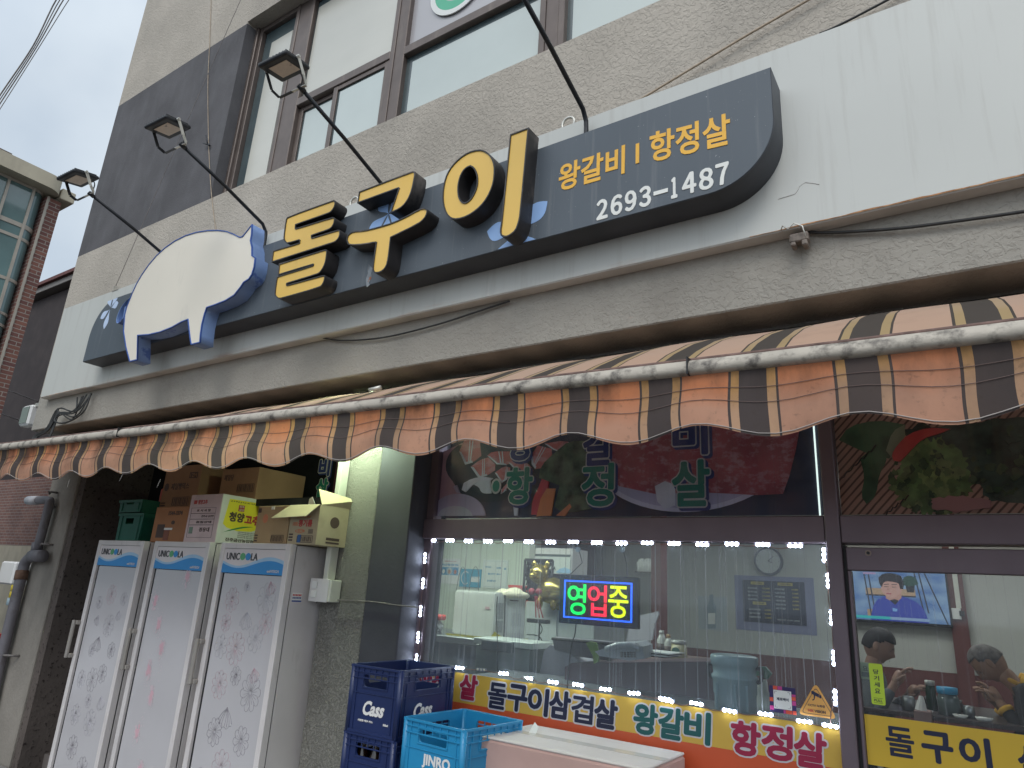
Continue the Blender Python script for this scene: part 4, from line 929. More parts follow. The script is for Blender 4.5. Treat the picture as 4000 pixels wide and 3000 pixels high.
# 2 pepper carton: pink end and white-yellow long side
T, x0, x1, z0, z1 = carton(735, 1932, 858, 2108, 2.655, .50, 'white and yellow chilli pepper carton with pale pink labelled end', m_cwhite)
box('carton_end', x0+.002, x1-.002, 2.6525, 2.6545, z0+.002, z1-.002, m_cpink, T)
Yc = 2.652
q = R2(x0, x1, z0, z1, .12, .22, .80, .88); box('carton_print', q[0], q[1], Yc-.001, Yc, q[2], q[3], m_redp, T)
q = R2(x0, x1, z0, z1, .25, .55, .79, .89); text('carton_print', '청양고추', *q, Yc, m_redp, T, .03, th=.0008)
def outline(T, u0, u1, v0, v1, m, w_=.0015):
    a0, a1, b0, b1 = R2(x0, x1, z0, z1, u0, u1, v0, v1)
    return boxes('carton_frame', [(a0, a1, Yc-.001, Yc, b0, b0+w_), (a0, a1, Yc-.001, Yc, b1-w_, b1), (a0, a0+w_, Yc-.001, Yc, b0+w_, b1-w_), (a1-w_, a1, Yc-.001, Yc, b0+w_, b1-w_)], m, T)
outline(T, .08, .86, .60, .72, m_dkprint); outline(T, .08, .86, .48, .60, m_dkprint); outline(T, .08, .86, .36, .48, m_dkprint); outline(T, .08, .86, .10, .36, m_dkprint)
for s_, u0, u1, v0, v1 in (('표 시 사 항', .26, .70, .635, .69), ('진주시 금산면', .44, .82, .515, .565), ('품질상태', .30, .78, .395, .445), ('정용대', .44, .76, .22, .31)):
    q = R2(x0, x1, z0, z1, u0, u1, v0, v1); text('carton_print', s_, *q, Yc, m_dkprint, T, .02, th=.0008)
q = R2(x0, x1, z0, z1, .12, .24, .18, .32); boxes('carton_print', [(q[0], q[1], Yc-.001, Yc, q[2], q[3])], flat('grey green print', (.20, .28, .22)), T)
# long side: yellow panel etc., laid on the +x face
ys0, ys1 = 2.655, 3.155; zz = z1-z0
def sidepoly(name, pts, m, k=1): return mk(name, [Vector((x1+.0010*k, ys0+(ys1-ys0)*u, z0+zz*v)) for u, v in pts], [tuple(range(len(pts)))], m, T)
sidepoly('carton_panel', [(.06, .40), (.10, .92), (.62, .92), (.66, .40), (.50, .30), (.28, .28), (.12, .33)], flat('lemon yellow print', (.80, .70, .04)))
def sidetext(s_, u0, u1, v0, v1, m, bold=.03, k=2):
    o = text('carton_print', s_, 0, (ys1-ys0)*(u1-u0), z0+zz*v0, z0+zz*v1, 0, m, None, bold, th=.0005)
    me = o.data; bpy.data.objects.remove(o)
    for v in me.vertices: v.co = Vector((x1+.0010*k-v.co.y, ys0+(ys1-ys0)*u0+v.co.x, v.co.z-H))
    return link('carton_print', me, None, T, False)
sidetext('청양', .13, .36, .46, .66, m_dkprint, .05); sidetext('고추', .37, .60, .44, .64, m_redp, .05)
sidetext('진주금산농업협동조합', .13, .75, .06, .13, m_dkprint, .03); sidetext('J·I·N·J·U·K·U·M', .12, .55, .86, .89, m_dkprint, .02)
sidepoly('carton_seal', [(.25, .69), (.25, .82), (.34, .82), (.34, .69)], m_redp, 2)
sidetext('진주', .262, .332, .765, .81, m_cwhite, .02, 3); sidetext('금산', .262, .332, .70, .745, m_cwhite, .02, 3)
gs = [(.08, .23)] + [(.08+.44*t, .23+.17*math.sin(PI*t*.55)) for t in [k/10 for k in range(1, 11)]]
sidepoly('carton_swoosh', gs + [(.52-.44*t, .40-.0*t-.17*(1-math.sin(PI*(1-t)*.55))-.035*math.sin(PI*t)) for t in [k/10 for k in range(1, 10)]], flat('green swoosh', (.03, .25, .06)), 2)
for k in range(4): sidetext('진주금산농협 청양고추는 맑은', .30, .58, .255-.035*k, .275-.035*k, m_dkprint, .01)
# 3 brown soy oil carton, half shaded, standing in front
T, x0, x1, z0, z1 = carton(1000, 1976, 1127, 2113, 2.63, .33, 'closed tan carton with faded red logo between pepper carton and opened oil carton', m_kraft2)
q = R2(x0, x1, z0, z1, .20, .36, .52, .80); disc('carton_print', (q[0]+q[1])/2, (q[2]+q[3])/2, (q[1]-q[0])/2, 2.6285, 2.6295, m_redf, T, rz=(q[3]-q[2])/2.3)
q = R2(x0, x1, z0, z1, .42, .72, .90, .98); box('paper_scrap', q[0], q[0]+.03, 2.628, 2.6295, q[2], q[3], m_paper, T)
q = R2(x0, x1, z0, z1, .56, .90, .06, .20); barcode(T, *q, 2.6295, m_dkprint)
q = R2(x0, x1, z0, z1, .03, .12, .05, .20); boxes('carton_print', [(q[0], q[1], 2.6285, 2.6295, q[2]+k*.016, q[2]+k*.016+.008) for k in range(3)], m_dkprint, T)
q = R2(x0, x1, z0, z1, .02, .12, .82, .94); box('carton_print', q[0], q[1], 2.6285, 2.6295, q[2], q[3], m_dkprint, T)
# 4 opened yellow carton
T, x0, x1, z0, z1 = carton(1131, 1972, 1242, 2128, 2.63, .30, 'opened yellow soybean oil carton with raised flaps next to the white trunking', m_cyel, flaps=True)
q = R2(x0, x1, z0, z1, .32, .80, .44, .62); text('carton_print', '콩기름', *q, 2.6295, m_redp, T, .04, th=.0008)
q = R2(x0, x1, z0, z1, .12, .30, .46, .56); text('carton_print', '100%', *q, 2.6295, m_redf, T, .02, th=.0008)
q = R2(x0, x1, z0, z1, .24, .72, .66, .72); text('carton_print', '콩으로 만든 맑은', *q, 2.6295, m_redf, T, .01, th=.0008)
q = R2(x0, x1, z0, z1, .24, .58, .28, .38); disc('carton_print', (q[0]+q[1])/2, (q[2]+q[3])/2, (q[1]-q[0])/2, 2.6285, 2.6295, m_redf, T, rz=(q[3]-q[2])/2)
text('carton_print', '0.5L', q[0]+.012, q[1]-.012, q[2]+.004, q[3]-.004, 2.628, m_cyel, T, .02, th=.0005)
q = R2(x0, x1, z0, z1, .36, .86, .07, .19); barcode(T, *q, 2.6295, m_dkprint); box('carton_print', q[0]-.0, q[0]+.028, 2.627, 2.6284, q[2]-.006, q[3]+.01, flat('blue print', (.04, .12, .3)), T)
q = R2(x0, x1, z0, z1, .04, .18, .08, .24); boxes('carton_print', [(q[0], q[1], 2.6285, 2.6295, q[2]+k*.016, q[2]+k*.016+.009) for k in range(3)], m_dkprint, T)
q = R2(x0, x1, z0, z1, .70, .86, .27, .38); boxes('carton_print', [(q[0], q[1], 2.6285, 2.6295, q[2]+k*.005, q[2]+k*.005+.0025) for k in range(5)], m_dkprint, T)
# flaps
mk('front_flap', [Vector((x0-.01, 2.628, z1-.002)), Vector((x1+.0, 2.628, z1-.002)), Vector((x1-.03, 2.565, z1-.075)), Vector((x0-.075, 2.555, z1-.085)), Vector((x0-.05, 2.58, z1-.055))], [(0, 1, 2, 3, 4)], m_cyel, T).modifiers.new('s', 'SOLIDIFY').thickness = .004
mk('side_flap', [Vector((x1, 2.64, z1)), Vector((x1, 2.92, z1)), Vector((x1+.02, 2.90, z1+.055)), Vector((x1-.07, 2.66, z1+.095))], [(0, 1, 2, 3)], m_cyel, T).modifiers.new('s', 'SOLIDIFY').thickness = .004
mk('back_flap', [Vector((x0, 2.93, z1)), Vector((x1, 2.93, z1)), Vector((x1, 2.99, z1+.05)), Vector((x0-.06, 2.98, z1+.05))], [(0, 1, 2, 3)], m_cyel, T).modifiers.new('s', 'SOLIDIFY').thickness = .004
mk('paper_liner', [Vector((x0+.05, 2.70, z1-.01)), Vector((x0+.13, 2.70, z1-.01)), Vector((x0+.09, 2.69, z1+.055)), Vector((x0+.055, 2.70, z1+.045))], [(0, 1, 2, 3)], m_paper, T).modifiers.new('s', 'SOLIDIFY').thickness = .002
disc_ = mk('side_emblem', [Vector((x1+.0012, 2.75+.035*math.cos(2*PI*k/20), .32+.032*math.sin(2*PI*k/20))) for k in range(20)], [tuple(range(20))], m_dkprint, T)
side('side_print', T, x1, (2.70, 2.80), z0+.03, z0+.045, m_dkprint); side('side_print', T, x1, (2.70, 2.80), z0+.012, z0+.022, m_dkprint)
# upper row
T, x0, x1, z0, z1 = carton(640, 1820, 778, 1960, 2.86, .40, 'brown bread mix carton in the shadow, on top behind the orange carton', m_kraft, zb2=.455)
q = R2(x0, x1, z0, z1, .24, .74, .42, .58); text('carton_print', '제일빵믹스', *q, 2.8595, m_dkprint, T, .02, th=.0008)
q = R2(x0, x1, z0, z1, .70, .92, .68, .82); boxes('carton_print', [(q[0], q[1], 2.8585, 2.8595, q[2], q[3])], m_dkprint, T); text('carton_print', '12M', q[0]+.01, q[1]-.01, q[2]+.006, q[3]-.006, 2.8583, m_kraft, T, .02, th=.0005)
q = R2(x0, x1, z0, z1, .36, .80, .05, .22); barcode(T, *q, 2.8595, m_dkprint)
q = R2(x0, x1, z0, z1, .04, .18, .40, .58); disc('carton_print', (q[0]+q[1])/2, (q[2]+q[3])/2, .03, 2.8585, 2.8595, m_dkprint, T)
q = R2(x0, x1, z0, z1, .03, .16, .03, .18); boxes('carton_print', [(q[0], q[1], 2.8585, 2.8595, q[2]+k*.018, q[2]+k*.018+.010) for k in range(2)], m_dkprint, T)
T, x0, x1, z0, z1 = carton(862, 1830, 1005, 1948, 2.90, .40, 'brown carton with barcode in the shadow behind the pepper carton', m_kraft, zb2=.50)
q = R2(x0, x1, z0, z1, .50, .92, .26, .46); barcode(T, *q, 2.8995, m_dkprint)
q = R2(x0, x1, z0, z1, .08, .34, .62, .82); text('carton_print', '제일당', *q, 2.8995, m_dkprint, T, .02, th=.0008)
# hidden cartons carrying the upper row
carton(646, 1975, 760, 2105, 3.06, .30, 'plain carton hidden behind the front row, carrying the bread mix carton', m_kraft, zb2=FT)
for o in [o for o in C.objects if o.name.startswith('cardboard_box') and 'hidden' in o.get('label', '')]:
    for ch in list(o.children): bpy.data.objects.remove(ch)
    bpy.data.objects.remove(o)
box_ = thing('shelf_board', 'dark shelf board carrying the two upper cartons behind the front row', 'shelf', (-4, 3.1, .43))
box('board', -5.4, -3.26, 3.04, 3.35, .425, .4535, m_dark, box_); box('board_bracket', -5.4, -5.36, 3.0, 3.35, FT, .4245, m_dark, box_); box('board_bracket', -3.3, -3.26, 3.0, 3.35, FT, .4245, m_dark, box_)
box('board', -4.2, -3.27, 2.905, 3.30, .4545, .499, m_dark, box_); box('board', -5.2, -4.3, 2.87, 3.039, .425, .4535, m_dark, box_)
a = at(612, 1975, 2.9); b = at(645, 1905, 2.9)
bm = bmesh.new(); addbox(bm, a.x, b.x, 2.9, 3.1, a.z, b.z, bev=.02, seg=2); rb = bm_obj('plastic_bag', bm, flat('orange red bag', (.55, .09, .05), .4), None); tag(rb, 'orange red plastic pack tucked beside the bread mix carton', 'pack')
# green stacked baskets
m_gpl = M('green plastic', (.010, .10, .065), .4, var=.15, sc=6)
def basket(px0, py0, px1, py1, Y, label, z0=None):
    a = at(px0, py1, Y); b = at(px1, py0, Y); x0, x1 = a.x, b.x; z0 = a.z if z0 is None else z0; z1 = b.z
    T = thing('plastic_basket', label, 'crate', ((x0+x1)/2, Y+.15, z0), group='green plastic baskets')
    d = .3; ins = .012; w_ = x1-x0; hh = z1-z0
    hole = [(x0+w_*.3, z0+hh*.62), (x0+w_*.62, z0+hh*.62), (x0+w_*.62, z0+hh*.82), (x0+w_*.3, z0+hh*.82)]
    poly('basket_front', [[(x0+ins, z0), (x1-ins, z0), (x1, z1), (x0, z1)], hole], Y, Y+.006, m_gpl, T)
    boxes('basket_wall', [(x0+.003, x0+.009, Y+.0065, Y+d, z0, z1), (x1-.009, x1-.003, Y+.0065, Y+d, z0, z1), (x0+.0095, x1-.0095, Y+d-.006, Y+d, z0, z1), (x0+.0095, x1-.0095, Y+.0065, Y+d-.0065, z0, z0+.006)], m_gpl, T)
    boxes('basket_rim', [(x0-.008, x1+.008, Y-.008, Y-.0005, z1-.022, z1-.001), (x0+w_*.12, x0+w_*.16, Y-.006, Y-.0005, z0+.01, z1-.023), (x1-w_*.16, x1-w_*.12, Y-.006, Y-.0005, z0+.01, z1-.023)], m_gpl, T, bev=.002)
basket(448, 2003, 565, 2105, 2.72, 'dark green plastic basket standing on the left fridge', FT)
basket(462, 1950, 560, 2002, 2.73, 'dark green plastic basket stacked in the lower one on the left fridge')
# solid panel painted as the reflection of a poster, beside the pier
a = at(1205, 1780, 3.22); b = at(1330, 1995, 3.22)
PP = thing('side_poster', 'dark red poster strip with outlined letters between the cartons and the pier', 'poster', (a.x, 3.3, b.z))
box('poster_sheet', -3.86, -3.225, 3.40, 3.41, .38, zb-.1, flat('poster maroon', (.07, .012, .016)), PP)
m_outl = flat('pale letter outline', (.75, .72, .64)); m_pgreen = flat('poster green', (.015, .26, .17)); m_pnavy = flat('poster navy', (.03, .05, .2))
def outlined(s_, xm, zm, w_, h_, Y, fill, T, bold=.03, ol=.075, oc=None):
    text('lettering_shadow', s_, xm-w_/2+.011, xm+w_/2+.011, zm-h_/2-.011, zm+h_/2-.011, Y+.0012, m_pnavy, T, 0, th=.0004, dil=.0145, nd=14)
    text('lettering_outline', s_, xm-w_/2, xm+w_/2, zm-h_/2, zm+h_/2, Y, oc or m_outl, T, 0, th=.0005, dil=.0125, nd=16)
    text('lettering', s_, xm-w_/2, xm+w_/2, zm-h_/2, zm+h_/2, Y-.0016, fill, T, 0, th=.0006, dil=.0065, nd=10)
p = at(1258, 1905, 3.399); outlined('살', p.x, p.z, .11, .125, 3.399, m_pgreen, PP)
p = at(1268, 1825, 3.399); outlined('비', p.x, p.z+.0, .11, .125, 3.399, m_pnavy, PP)

# ================================================================ bottle crates in front of the window
def crate(name, label, cx, cy, ztop, w_, d_, h_, rot, m, group, logo, right_logo=None):
    T = thing(name, label, 'crate', (cx, cy, ztop-h_), rot, group)
    t = .008; a, b = w_/2, d_/2
    def panel(L_, tf, nm):
        hw = L_*.24; z0h, z1h = h_*.68, h_*.865
        rr = .014
        hole = []
        for (sx, sz, a0) in ((1, 1, 0), (-1, 1, 90), (-1, -1, 180), (1, -1, 270)):
            for k in range(5):
                an = math.radians(a0+k*22.5); hole.append((sx*(hw-rr)+rr*math.cos(an), (z0h+z1h)/2+sz*((z1h-z0h)/2-rr)+rr*math.sin(an)))
        o = poly(nm, [[(-L_/2, .002), (L_/2, .002), (L_/2, h_-.002), (-L_/2, h_-.002)], hole], 0, t, m, T, local=True)
        o.data.transform(tf)
        # raised rim bands and ribs
        lst = []
        for z, hh, pr in ((h_-.010, .010, .008), (h_-.030, .005, .006), (h_-.055, .005, .006), (.0, .012, .006), (h_*.58, .004, .004)): lst.append((-L_/2-.004, L_/2+.004, -pr, -.0003, z, z+hh))
        for k in range(9):
            x = -L_/2+L_*(k+.0)/8; lst.append((x-.002, x+.002, -.0055, -.0004, h_-.056, h_-.0105))
        for x in (-L_/2+.012, -L_/2+.035, L_/2-.035, L_/2-.012): lst.append((x-.003, x+.003, -.0045, -.0005, .013, h_-.057))
        hx = hw+.006; lst += [(-hx, hx, -.004, -.0006, z0h-.006, z0h-.001), (-hx, hx, -.004, -.0006, z1h+.001, z1h+.006), (-hx, -hx+.005, -.004, -.0006, z0h, z1h), (hx-.005, hx, -.004, -.0006, z0h, z1h)]
        bm = bmesh.new()
        for q in lst: addbox(bm, *q, bev=.0008)
        bm.transform(tf); bm_obj('rib', bm, m, o, True)
        return o, hw
    tf_f = Matrix.Translation((0, -b, 0)); tf_b = Matrix.Translation((0, b, 0)) @ Matrix.Rotation(PI, 4, 'Z')
    tf_r = Matrix.Translation((a, 0, 0)) @ Matrix.Rotation(PI/2, 4, 'Z'); tf_l = Matrix.Translation((-a, 0, 0)) @ Matrix.Rotation(-PI/2, 4, 'Z')
    pf, _ = panel(w_, tf_f, 'front_side'); panel(w_, tf_b, 'back_side'); pr_, _ = panel(d_-.017, tf_r, 'right_side'); panel(d_-.017, tf_l, 'left_side')
    for sx in (-1, 1):
        for sy in (-1, 1): tube('corner_post', [(sx*(a-.006), sy*(b-.006), .003), (sx*(a-.006), sy*(b-.006), h_-.001)], .0145, m, T, n=10, local=True)
    box('crate_floor', -a+t, a-t, -b+t, b-t, .004, .014, m, T, local=True)
    for s_, u, v, wd, ht, mm, sl in logo:
        o = text('logo_lettering', s_, u-wd/2, u+wd/2, v-ht/2, v+ht/2, -b-.0022, mm, T, .035, th=.0008, slant=sl, local=True)
    for s_, u, v, wd, ht, mm, sl in (right_logo or []):
        o = text('logo_lettering', s_, u-wd/2, u+wd/2, v-ht/2, v+ht/2, -.0022, mm, T, .035, th=.0008, slant=sl, local=True); o.data.transform(tf_r)
    return T
m_cblue = dirt(M('navy crate plastic', (.014, .026, .095), .35, var=.1, sc=6), (.07, .09, .16), 9, .6, .8, amt=.4)
m_jblue = dirt(M('sky blue crate plastic', (.02, .24, .46), .35, var=.08, sc=6), (.01, .12, .28), 6, .6, .8, amt=.4)
m_logow = flat('crate white print', (.72, .70, .68))
LG = [('Cass', .0, .105, .125, .060, m_logow, .25), ('시원한 맥주 카스', -.035, .052, .09, .009, m_logow, 0), ('500ml', .085, .050, .028, .009, m_logow, 0)]
crate('beer_crate', 'empty navy beer crate with white lettering, on top of its stack', -2.322, 2.629, -.357, .292, .386, .278, math.radians(1.6), m_cblue, 'navy beer crates', LG, [('Cass', -.03, .105, .13, .060, m_logow, .25)])
crate('beer_crate', 'navy beer crate holding brown bottles, lower in its stack', -2.325, 2.632, -.636, .292, .386, .278, math.radians(1.0), m_cblue, 'navy beer crates', LG, [('Cass', -.03, .105, .13, .060, m_logow, .25)])
crate('beer_crate', 'navy beer crate at the bottom of the beer stack under the bottle crate', -2.322, 2.63, -.915, .292, .386, .278, math.radians(1.6), m_cblue, 'navy beer crates', LG)
m_bottle = M('brown bottle glass', (.02, .010, .006), .12, spec=.8)
for i, (bx, by) in enumerate([(u, -.14) for u in (-.08, 0, .08)]):
    o0 = (-2.325+bx, 2.632+by, -.90)
    BT = thing('beer_bottle', ['leftmost', 'middle', 'rightmost'][i]+' of the three brown bottles with blue caps seen through the crate handle', 'bottle', o0, group='bottles in the navy crate')
    pr = [(.0, .033), (.14, .033), (.165, .028), (.20, .014), (.245, .0125)]
    bm = bmesh.new(); addtube(bm, [(0, 0, z) for z, r in pr], [r for z, r in pr], 12); bmesh.ops.recalc_face_normals(bm, faces=bm.faces); bm_obj('glass_body', bm, m_bottle, BT, True, True)
    tube('cap', [(0, 0, .2455), (0, 0, .256)], .0145, flat('blue cap', (.02, .08, .45), .3), BT, n=12, local=True)
    tube('neck_foil', [(0, 0, .205), (0, 0, .236)], [.0145, .0132], M('silver foil', (.7, .62, .55), .3, .7, var=.3, sc=60), BT, n=12, local=True)
crate('soju_crate', 'empty sky blue bottle crate with white lettering, in front of the window', -1.936, 2.608, -.533, .336, .374, .262, math.radians(-4.6), m_jblue, None, [('JINRO', .030, .116, .155, .052, m_logow, 0)])
crate('soju_crate', 'sky blue bottle crate under the empty one at the window', -1.936, 2.61, -.796, .336, .374, .262, math.radians(-4.0), m_jblue, None, [('JINRO', .030, .075, .155, .052, m_logow, 0)])
# foam box
ST = thing('foam_box', 'large pinkish carton with taped white top beside the sky blue crate', 'box', (-1.45, 2.75, -1.1))
bm = bmesh.new(); addbox(bm, -1.805, -1.075, 2.555, 2.945, -1.1, -.585, bev=.008); bm_obj('box_body', bm, kraft('pinkish carton', (.50, .33, .29)), ST)
bm = bmesh.new(); addbox(bm, -1.803, -1.077, 2.557, 2.943, -.5845, -.573, bev=.004)
bm_obj('box_top', bm, dirt(M('white box top', (.62, .58, .54), .6, var=.04), (.45, .36, .32), 6, .55, .75, (1, 4, 1), .5), ST)
box('tape_strip', -1.802, -1.078, 2.72, 2.775, -.5725, -.5715, flat('clear tape', (.68, .65, .60), .12), ST)
mk('tape_tail', [Vector((-1.70, 2.76, -.571)), Vector((-1.665, 2.76, -.571)), Vector((-1.66, 2.77, -.545)), Vector((-1.685, 2.78, -.53))], [(0, 1, 2, 3)], m_paper, ST).modifiers.new('s', 'SOLIDIFY').thickness = .001
box('lower_carton', -1.80, -1.08, 2.56, 2.94, -H+.12, -1.101, m_kraft, thing('carton', 'plain brown carton on the pavement under the white topped box', 'box', (-1.45, 2.75, -H+.12)))
for nm, lb, xx0, xx1, yy0, yy1, zz1 in (('bench', 'low steel rack on the pavement carrying the bottle crates', -2.52, -1.82, 2.43, 2.83, -1.194),):
    T = thing('steel_rack', lb, 'rack', ((xx0+xx1)/2, 2.6, -H+.12))
    boxes('rack_top', [(xx0, -2.13, yy0, yy1, zz1-.03, zz1-.001), (-2.13, xx1, yy0, yy1, -1.09, -1.061)], m_steel, T); each('rack_leg', [(x, x+.03, y, y+.03, -H+.12, zz1-.031) for x in (xx0, -2.16) for y in (yy0, yy1-.03)]+[(x, x+.03, y, y+.03, -H+.12, -1.091) for x in (-2.12, xx1-.03) for y in (yy0, yy1-.03)], m_steel, T)

# ================================================================ LED module string round the window
LD = thing('led_string', 'string of bright white LED modules framing the big shop window', 'light string', (-1.5, 2.98, -.5))
m_led = emit('white led', (.72, .83, 1.0), 60); m_ledoff = flat('dead led', (.5, .5, .45), .3); m_lplate = flat('led plate', (.25, .27, .33), .4)
def module(c, ang, lit=(1, 1, 1), yb=G-.0035):
    ca, sa = math.cos(ang), math.sin(ang)
    def rp(u, y, v): return (c.x+u*ca-v*sa, y, c.z+u*sa+v*ca)
    P8 = [rp(u, y, v) for y in (yb-.006, yb) for u, v in ((-.031, -.0065), (.031, -.0065), (.031, .0065), (-.031, .0065))]
    pm = mk('led_module', P8, [(3, 2, 1, 0), (4, 5, 6, 7), (0, 1, 5, 4), (1, 2, 6, 5), (2, 3, 7, 6), (3, 0, 4, 7)], m_lplate, LD)
    on = bmesh.new(); off = bmesh.new(); no = nf = 0
    for k, u in enumerate((-.020, 0, .020)):
        t = on if lit[k] else off
        if lit[k]: no += 1
        else: nf += 1
        r = bmesh.ops.create_icosphere(t, subdivisions=1, radius=.0072)
        for v in r['verts']: v.co = Vector((v.co.x, v.co.y*.6, v.co.z)) + Vector(rp(u, yb-.008, 0))
    if no: bm_obj('led', on, m_led, pm)
    else: on.free()
    if nf: bm_obj('led', off, m_ledoff, pm)
    else: off.free()
f8c = lambda x, y: (1300+x*.6329, 1950+y*.6329); f9c = lambda x, y: (2600+x*.6329, 1950+y*.6329)
top = []
for k in range(16):
    xx = -.844*G + k*.0425*G; zz = .0845*G+.002*math.sin(k*2)
    top.append(Vector((xx, G, zz-.006))); module(top[-1], 0)
lft = [at(*f8c(x, y), G) for x, y in ((567, 365), (555, 520), (540, 690), (525, 850), (515, 985))]
lft = [Vector((c.x+.028, G, c.z)) for c in lft]
for c in lft: module(c, PI/2+.02, yb=G-.0235)
rgt = [at(*f9c(x, y), G) for x, y in ((980, 345), (1006, 503), (1026, 730), (1042, 980), (1050, 1222))]
for c in rgt: module(c, PI/2-.03)
bt = [f8c(*q) for q in ((790, 1040), (922, 1052), (1062, 1075), (1210, 1103), (1365, 1128), (1520, 1145), (1688, 1172), (1865, 1197), (2055, 1232))]+[f9c(*q) for q in ((15, 1242), (195, 1260), (400, 1305), (620, 1325), (860, 1370), (1020, 1397))]
btm = []
for k, q in enumerate(bt):
    c = at(*q, G); btm.append(c); module(c, random.uniform(-.06, .06), (0, 0, 0) if k == 1 else (0, 1, 1) if k == 3 else (1, 1, 1))
def lwire(cs, d):
    pts = []
    for i, c in enumerate(cs):
        pts.append(Vector((c.x, G-.007, c.z)))
        if i < len(cs)-1: n_ = cs[i+1]; pts.append(Vector(((c.x+n_.x)/2+(d[0]*random.uniform(-.5, 1)), G-.012, (c.z+n_.z)/2+d[1]*random.uniform(.2, 1.2))))
    return (spl(pts, 4), .0018)
tubes('led_wire', [lwire(top, (0, -.012)), ([(x_, y_-.02, z_) for x_, y_, z_ in lwire(lft, (.012, 0))[0]], .0018), lwire(rgt+[btm[-1]], (.012, 0)), lwire(btm, (0, -.012))], flat('led wire', (.22, .13, .11)), LD, n=5)

# ================================================================ banners and stickers on the glass
m_ban = dirt(M('yellow banner', (.66, .42, .07), .4, var=.03), (.45, .25, .08), 5, .6, .8, amt=.4)
m_orange = flat('orange red banner', (.62, .10, .035), .4)
m_bwh = flat('banner white outline', (.62, .60, .62)); m_navy = flat('banner navy', (.012, .016, .05)); m_mag = flat('banner magenta', (.34, .015, .06)); m_teal = flat('banner teal', (.01, .10, .10))
BN = thing('window_banner', 'yellow and orange menu banner across the bottom of the big window', 'banner', (-1.5, G-.01, -.72))
box('banner_yellow', fx0+.055, mx0-.003, G-.0022, G-.0005, -.545, -.408, m_ban, BN); box('banner_orange', fx0+.055, mx0-.003, G-.0022, G-.0005, -.72, -.5455, m_orange, BN)
BY_ = G-.0026
def ban(s_, pL, pR, h_, fill, bold=.045, ol=.13):
    a = at(*pL, BY_); b = at(*pR, BY_); zc = (a.z+b.z)/2; n_ = len(s_); w_ = (b.x-a.x)/n_
    rnd = random.Random(ord(s_[0]))
    for i, chh in enumerate(s_):
        cx = a.x+w_*(i+.5); q = w_*.45; dzz = rnd.uniform(-.004, .004)
        text('lettering_outline', chh, cx-q, cx+q, zc-h_/2+dzz, zc+h_/2+dzz, BY_-.00007*i, m_bwh, BN, 0, th=.0003, dil=.0115, nd=14, slant=.06)
    for i, chh in enumerate(s_):
        cx = a.x+w_*(i+.5); q = w_*.45; 
        rnd2 = random.Random(ord(s_[0]))
        for _ in range(i+1): dzz = rnd2.uniform(-.004, .004)
        text('lettering', chh, cx-q, cx+q, zc-h_/2+dzz, zc+h_/2+dzz, BY_-.0013, fill, BN, 0, th=.0004, dil=(.0034 if chh in '돌겹' else .0052), nd=8, slant=.06)
ban('살', f8c(778, 1160), f8c(890, 1165), .108, m_mag)
ban('돌구이삼겹살', f8c(952, 1210), f8c(1755, 1320), .110, m_navy)
ban('왕갈비', f8c(1850, 1345), f9c(275, 1420), .112, m_teal)
ban('항정살', f9c(395, 1470), f9c(990, 1545), .114, m_mag)
ban('항정', f8c(520, 1112), f8c(700, 1140), .098, m_mag)
DB = thing('door_banner', 'yellow banner with black lettering on the glass door', 'banner', (0, G-.012, -.51))
box('banner_sheet', mx1+.026, dx1-.062, G-.0085, G-.0065, -.512, -.348, dirt(M('door banner yellow', (.68, .44, .04), .35, var=.03), (.4, .25, .05), 5, .6, .8, amt=.4), DB)
YB = G-.0088
f9 = lambda x, y: (3260+x*.33454, 2380+y*.33454)
for s_, x0, x1, y_ in (('돌', 590, 940, 1550), ('구', 1010, 1385, 1590), ('이', 1450, 1830, 1650), ('삼', 2130, 2500, 1720), ('겹', 2600, 2950, 1790), ('살', 3050, 3400, 1850)):
    a = at(*f9(x0, y_), YB); b = at(*f9(x1, y_), YB)
    zc = -.424; text('lettering', s_, a.x+.005, b.x-.005, zc-.046, zc+.046, YB, m_navy, DB, 0, th=.0006, dil=(.0022 if s_ == '돌' else .0042), nd=8)
# round-cornered sticker
def rrect(x0, x1, z0, z1, r, n=5):
    o = []
    for cx, cz, a0 in ((x1-r, z1-r, 0), (x0+r, z1-r, 90), (x0+r, z0+r, 180), (x1-r, z0+r, 270)):
        for k in range(n+1): an = math.radians(a0+90*k/n); o.append((cx+r*math.cos(an), cz+r*math.sin(an)))
    return o
a = at(*f9(415, 870), YB); b = at(*f9(575, 870), YB); t = at(*f9(480, 635), YB); d_ = at(*f9(510, 1115), YB)
PS = thing('pull_sticker', 'bright yellow green pull sticker with black letters on the door glass', 'sticker', (a.x, YB, d_.z))
poly('sticker_sheet', [rrect(a.x, b.x, d_.z, t.z, .006)], YB+.0003, YB+.0018, flat('lime sticker', (.55, .72, .05)), PS)
hh = t.z-d_.z; cx = (a.x+b.x)/2; w_ = (b.x-a.x)
for k, s_ in enumerate('당기세요'): zc = t.z-hh*(.20+.155*k); text('lettering', s_, cx-w_*.20, cx+w_*.20, zc-hh*.058, zc+hh*.058, YB, m_navy, PS, .02, th=.0004)
text('lettering', 'PULL', cx-w_*.30, cx+w_*.30, d_.z+hh*.07, d_.z+hh*.13, YB, m_navy, PS, .02, th=.0004)
boxes('lettering_rule', [(cx-w_*.33, cx+w_*.33, YB-.0004, YB+.0001, d_.z+hh*v, d_.z+hh*v+.001) for v in (.04, .155)], m_navy, PS)
a = at(*f9(288, 700), G+.012); b = at(*f9(425, 700), G+.012); t = at(*f9(350, 618), G+.012); d_ = at(*f9(350, 812), G+.012)
QS = thing('inside_sticker', 'pale green push sticker seen on the inside of the door glass', 'sticker', (a.x, G+.012, d_.z))
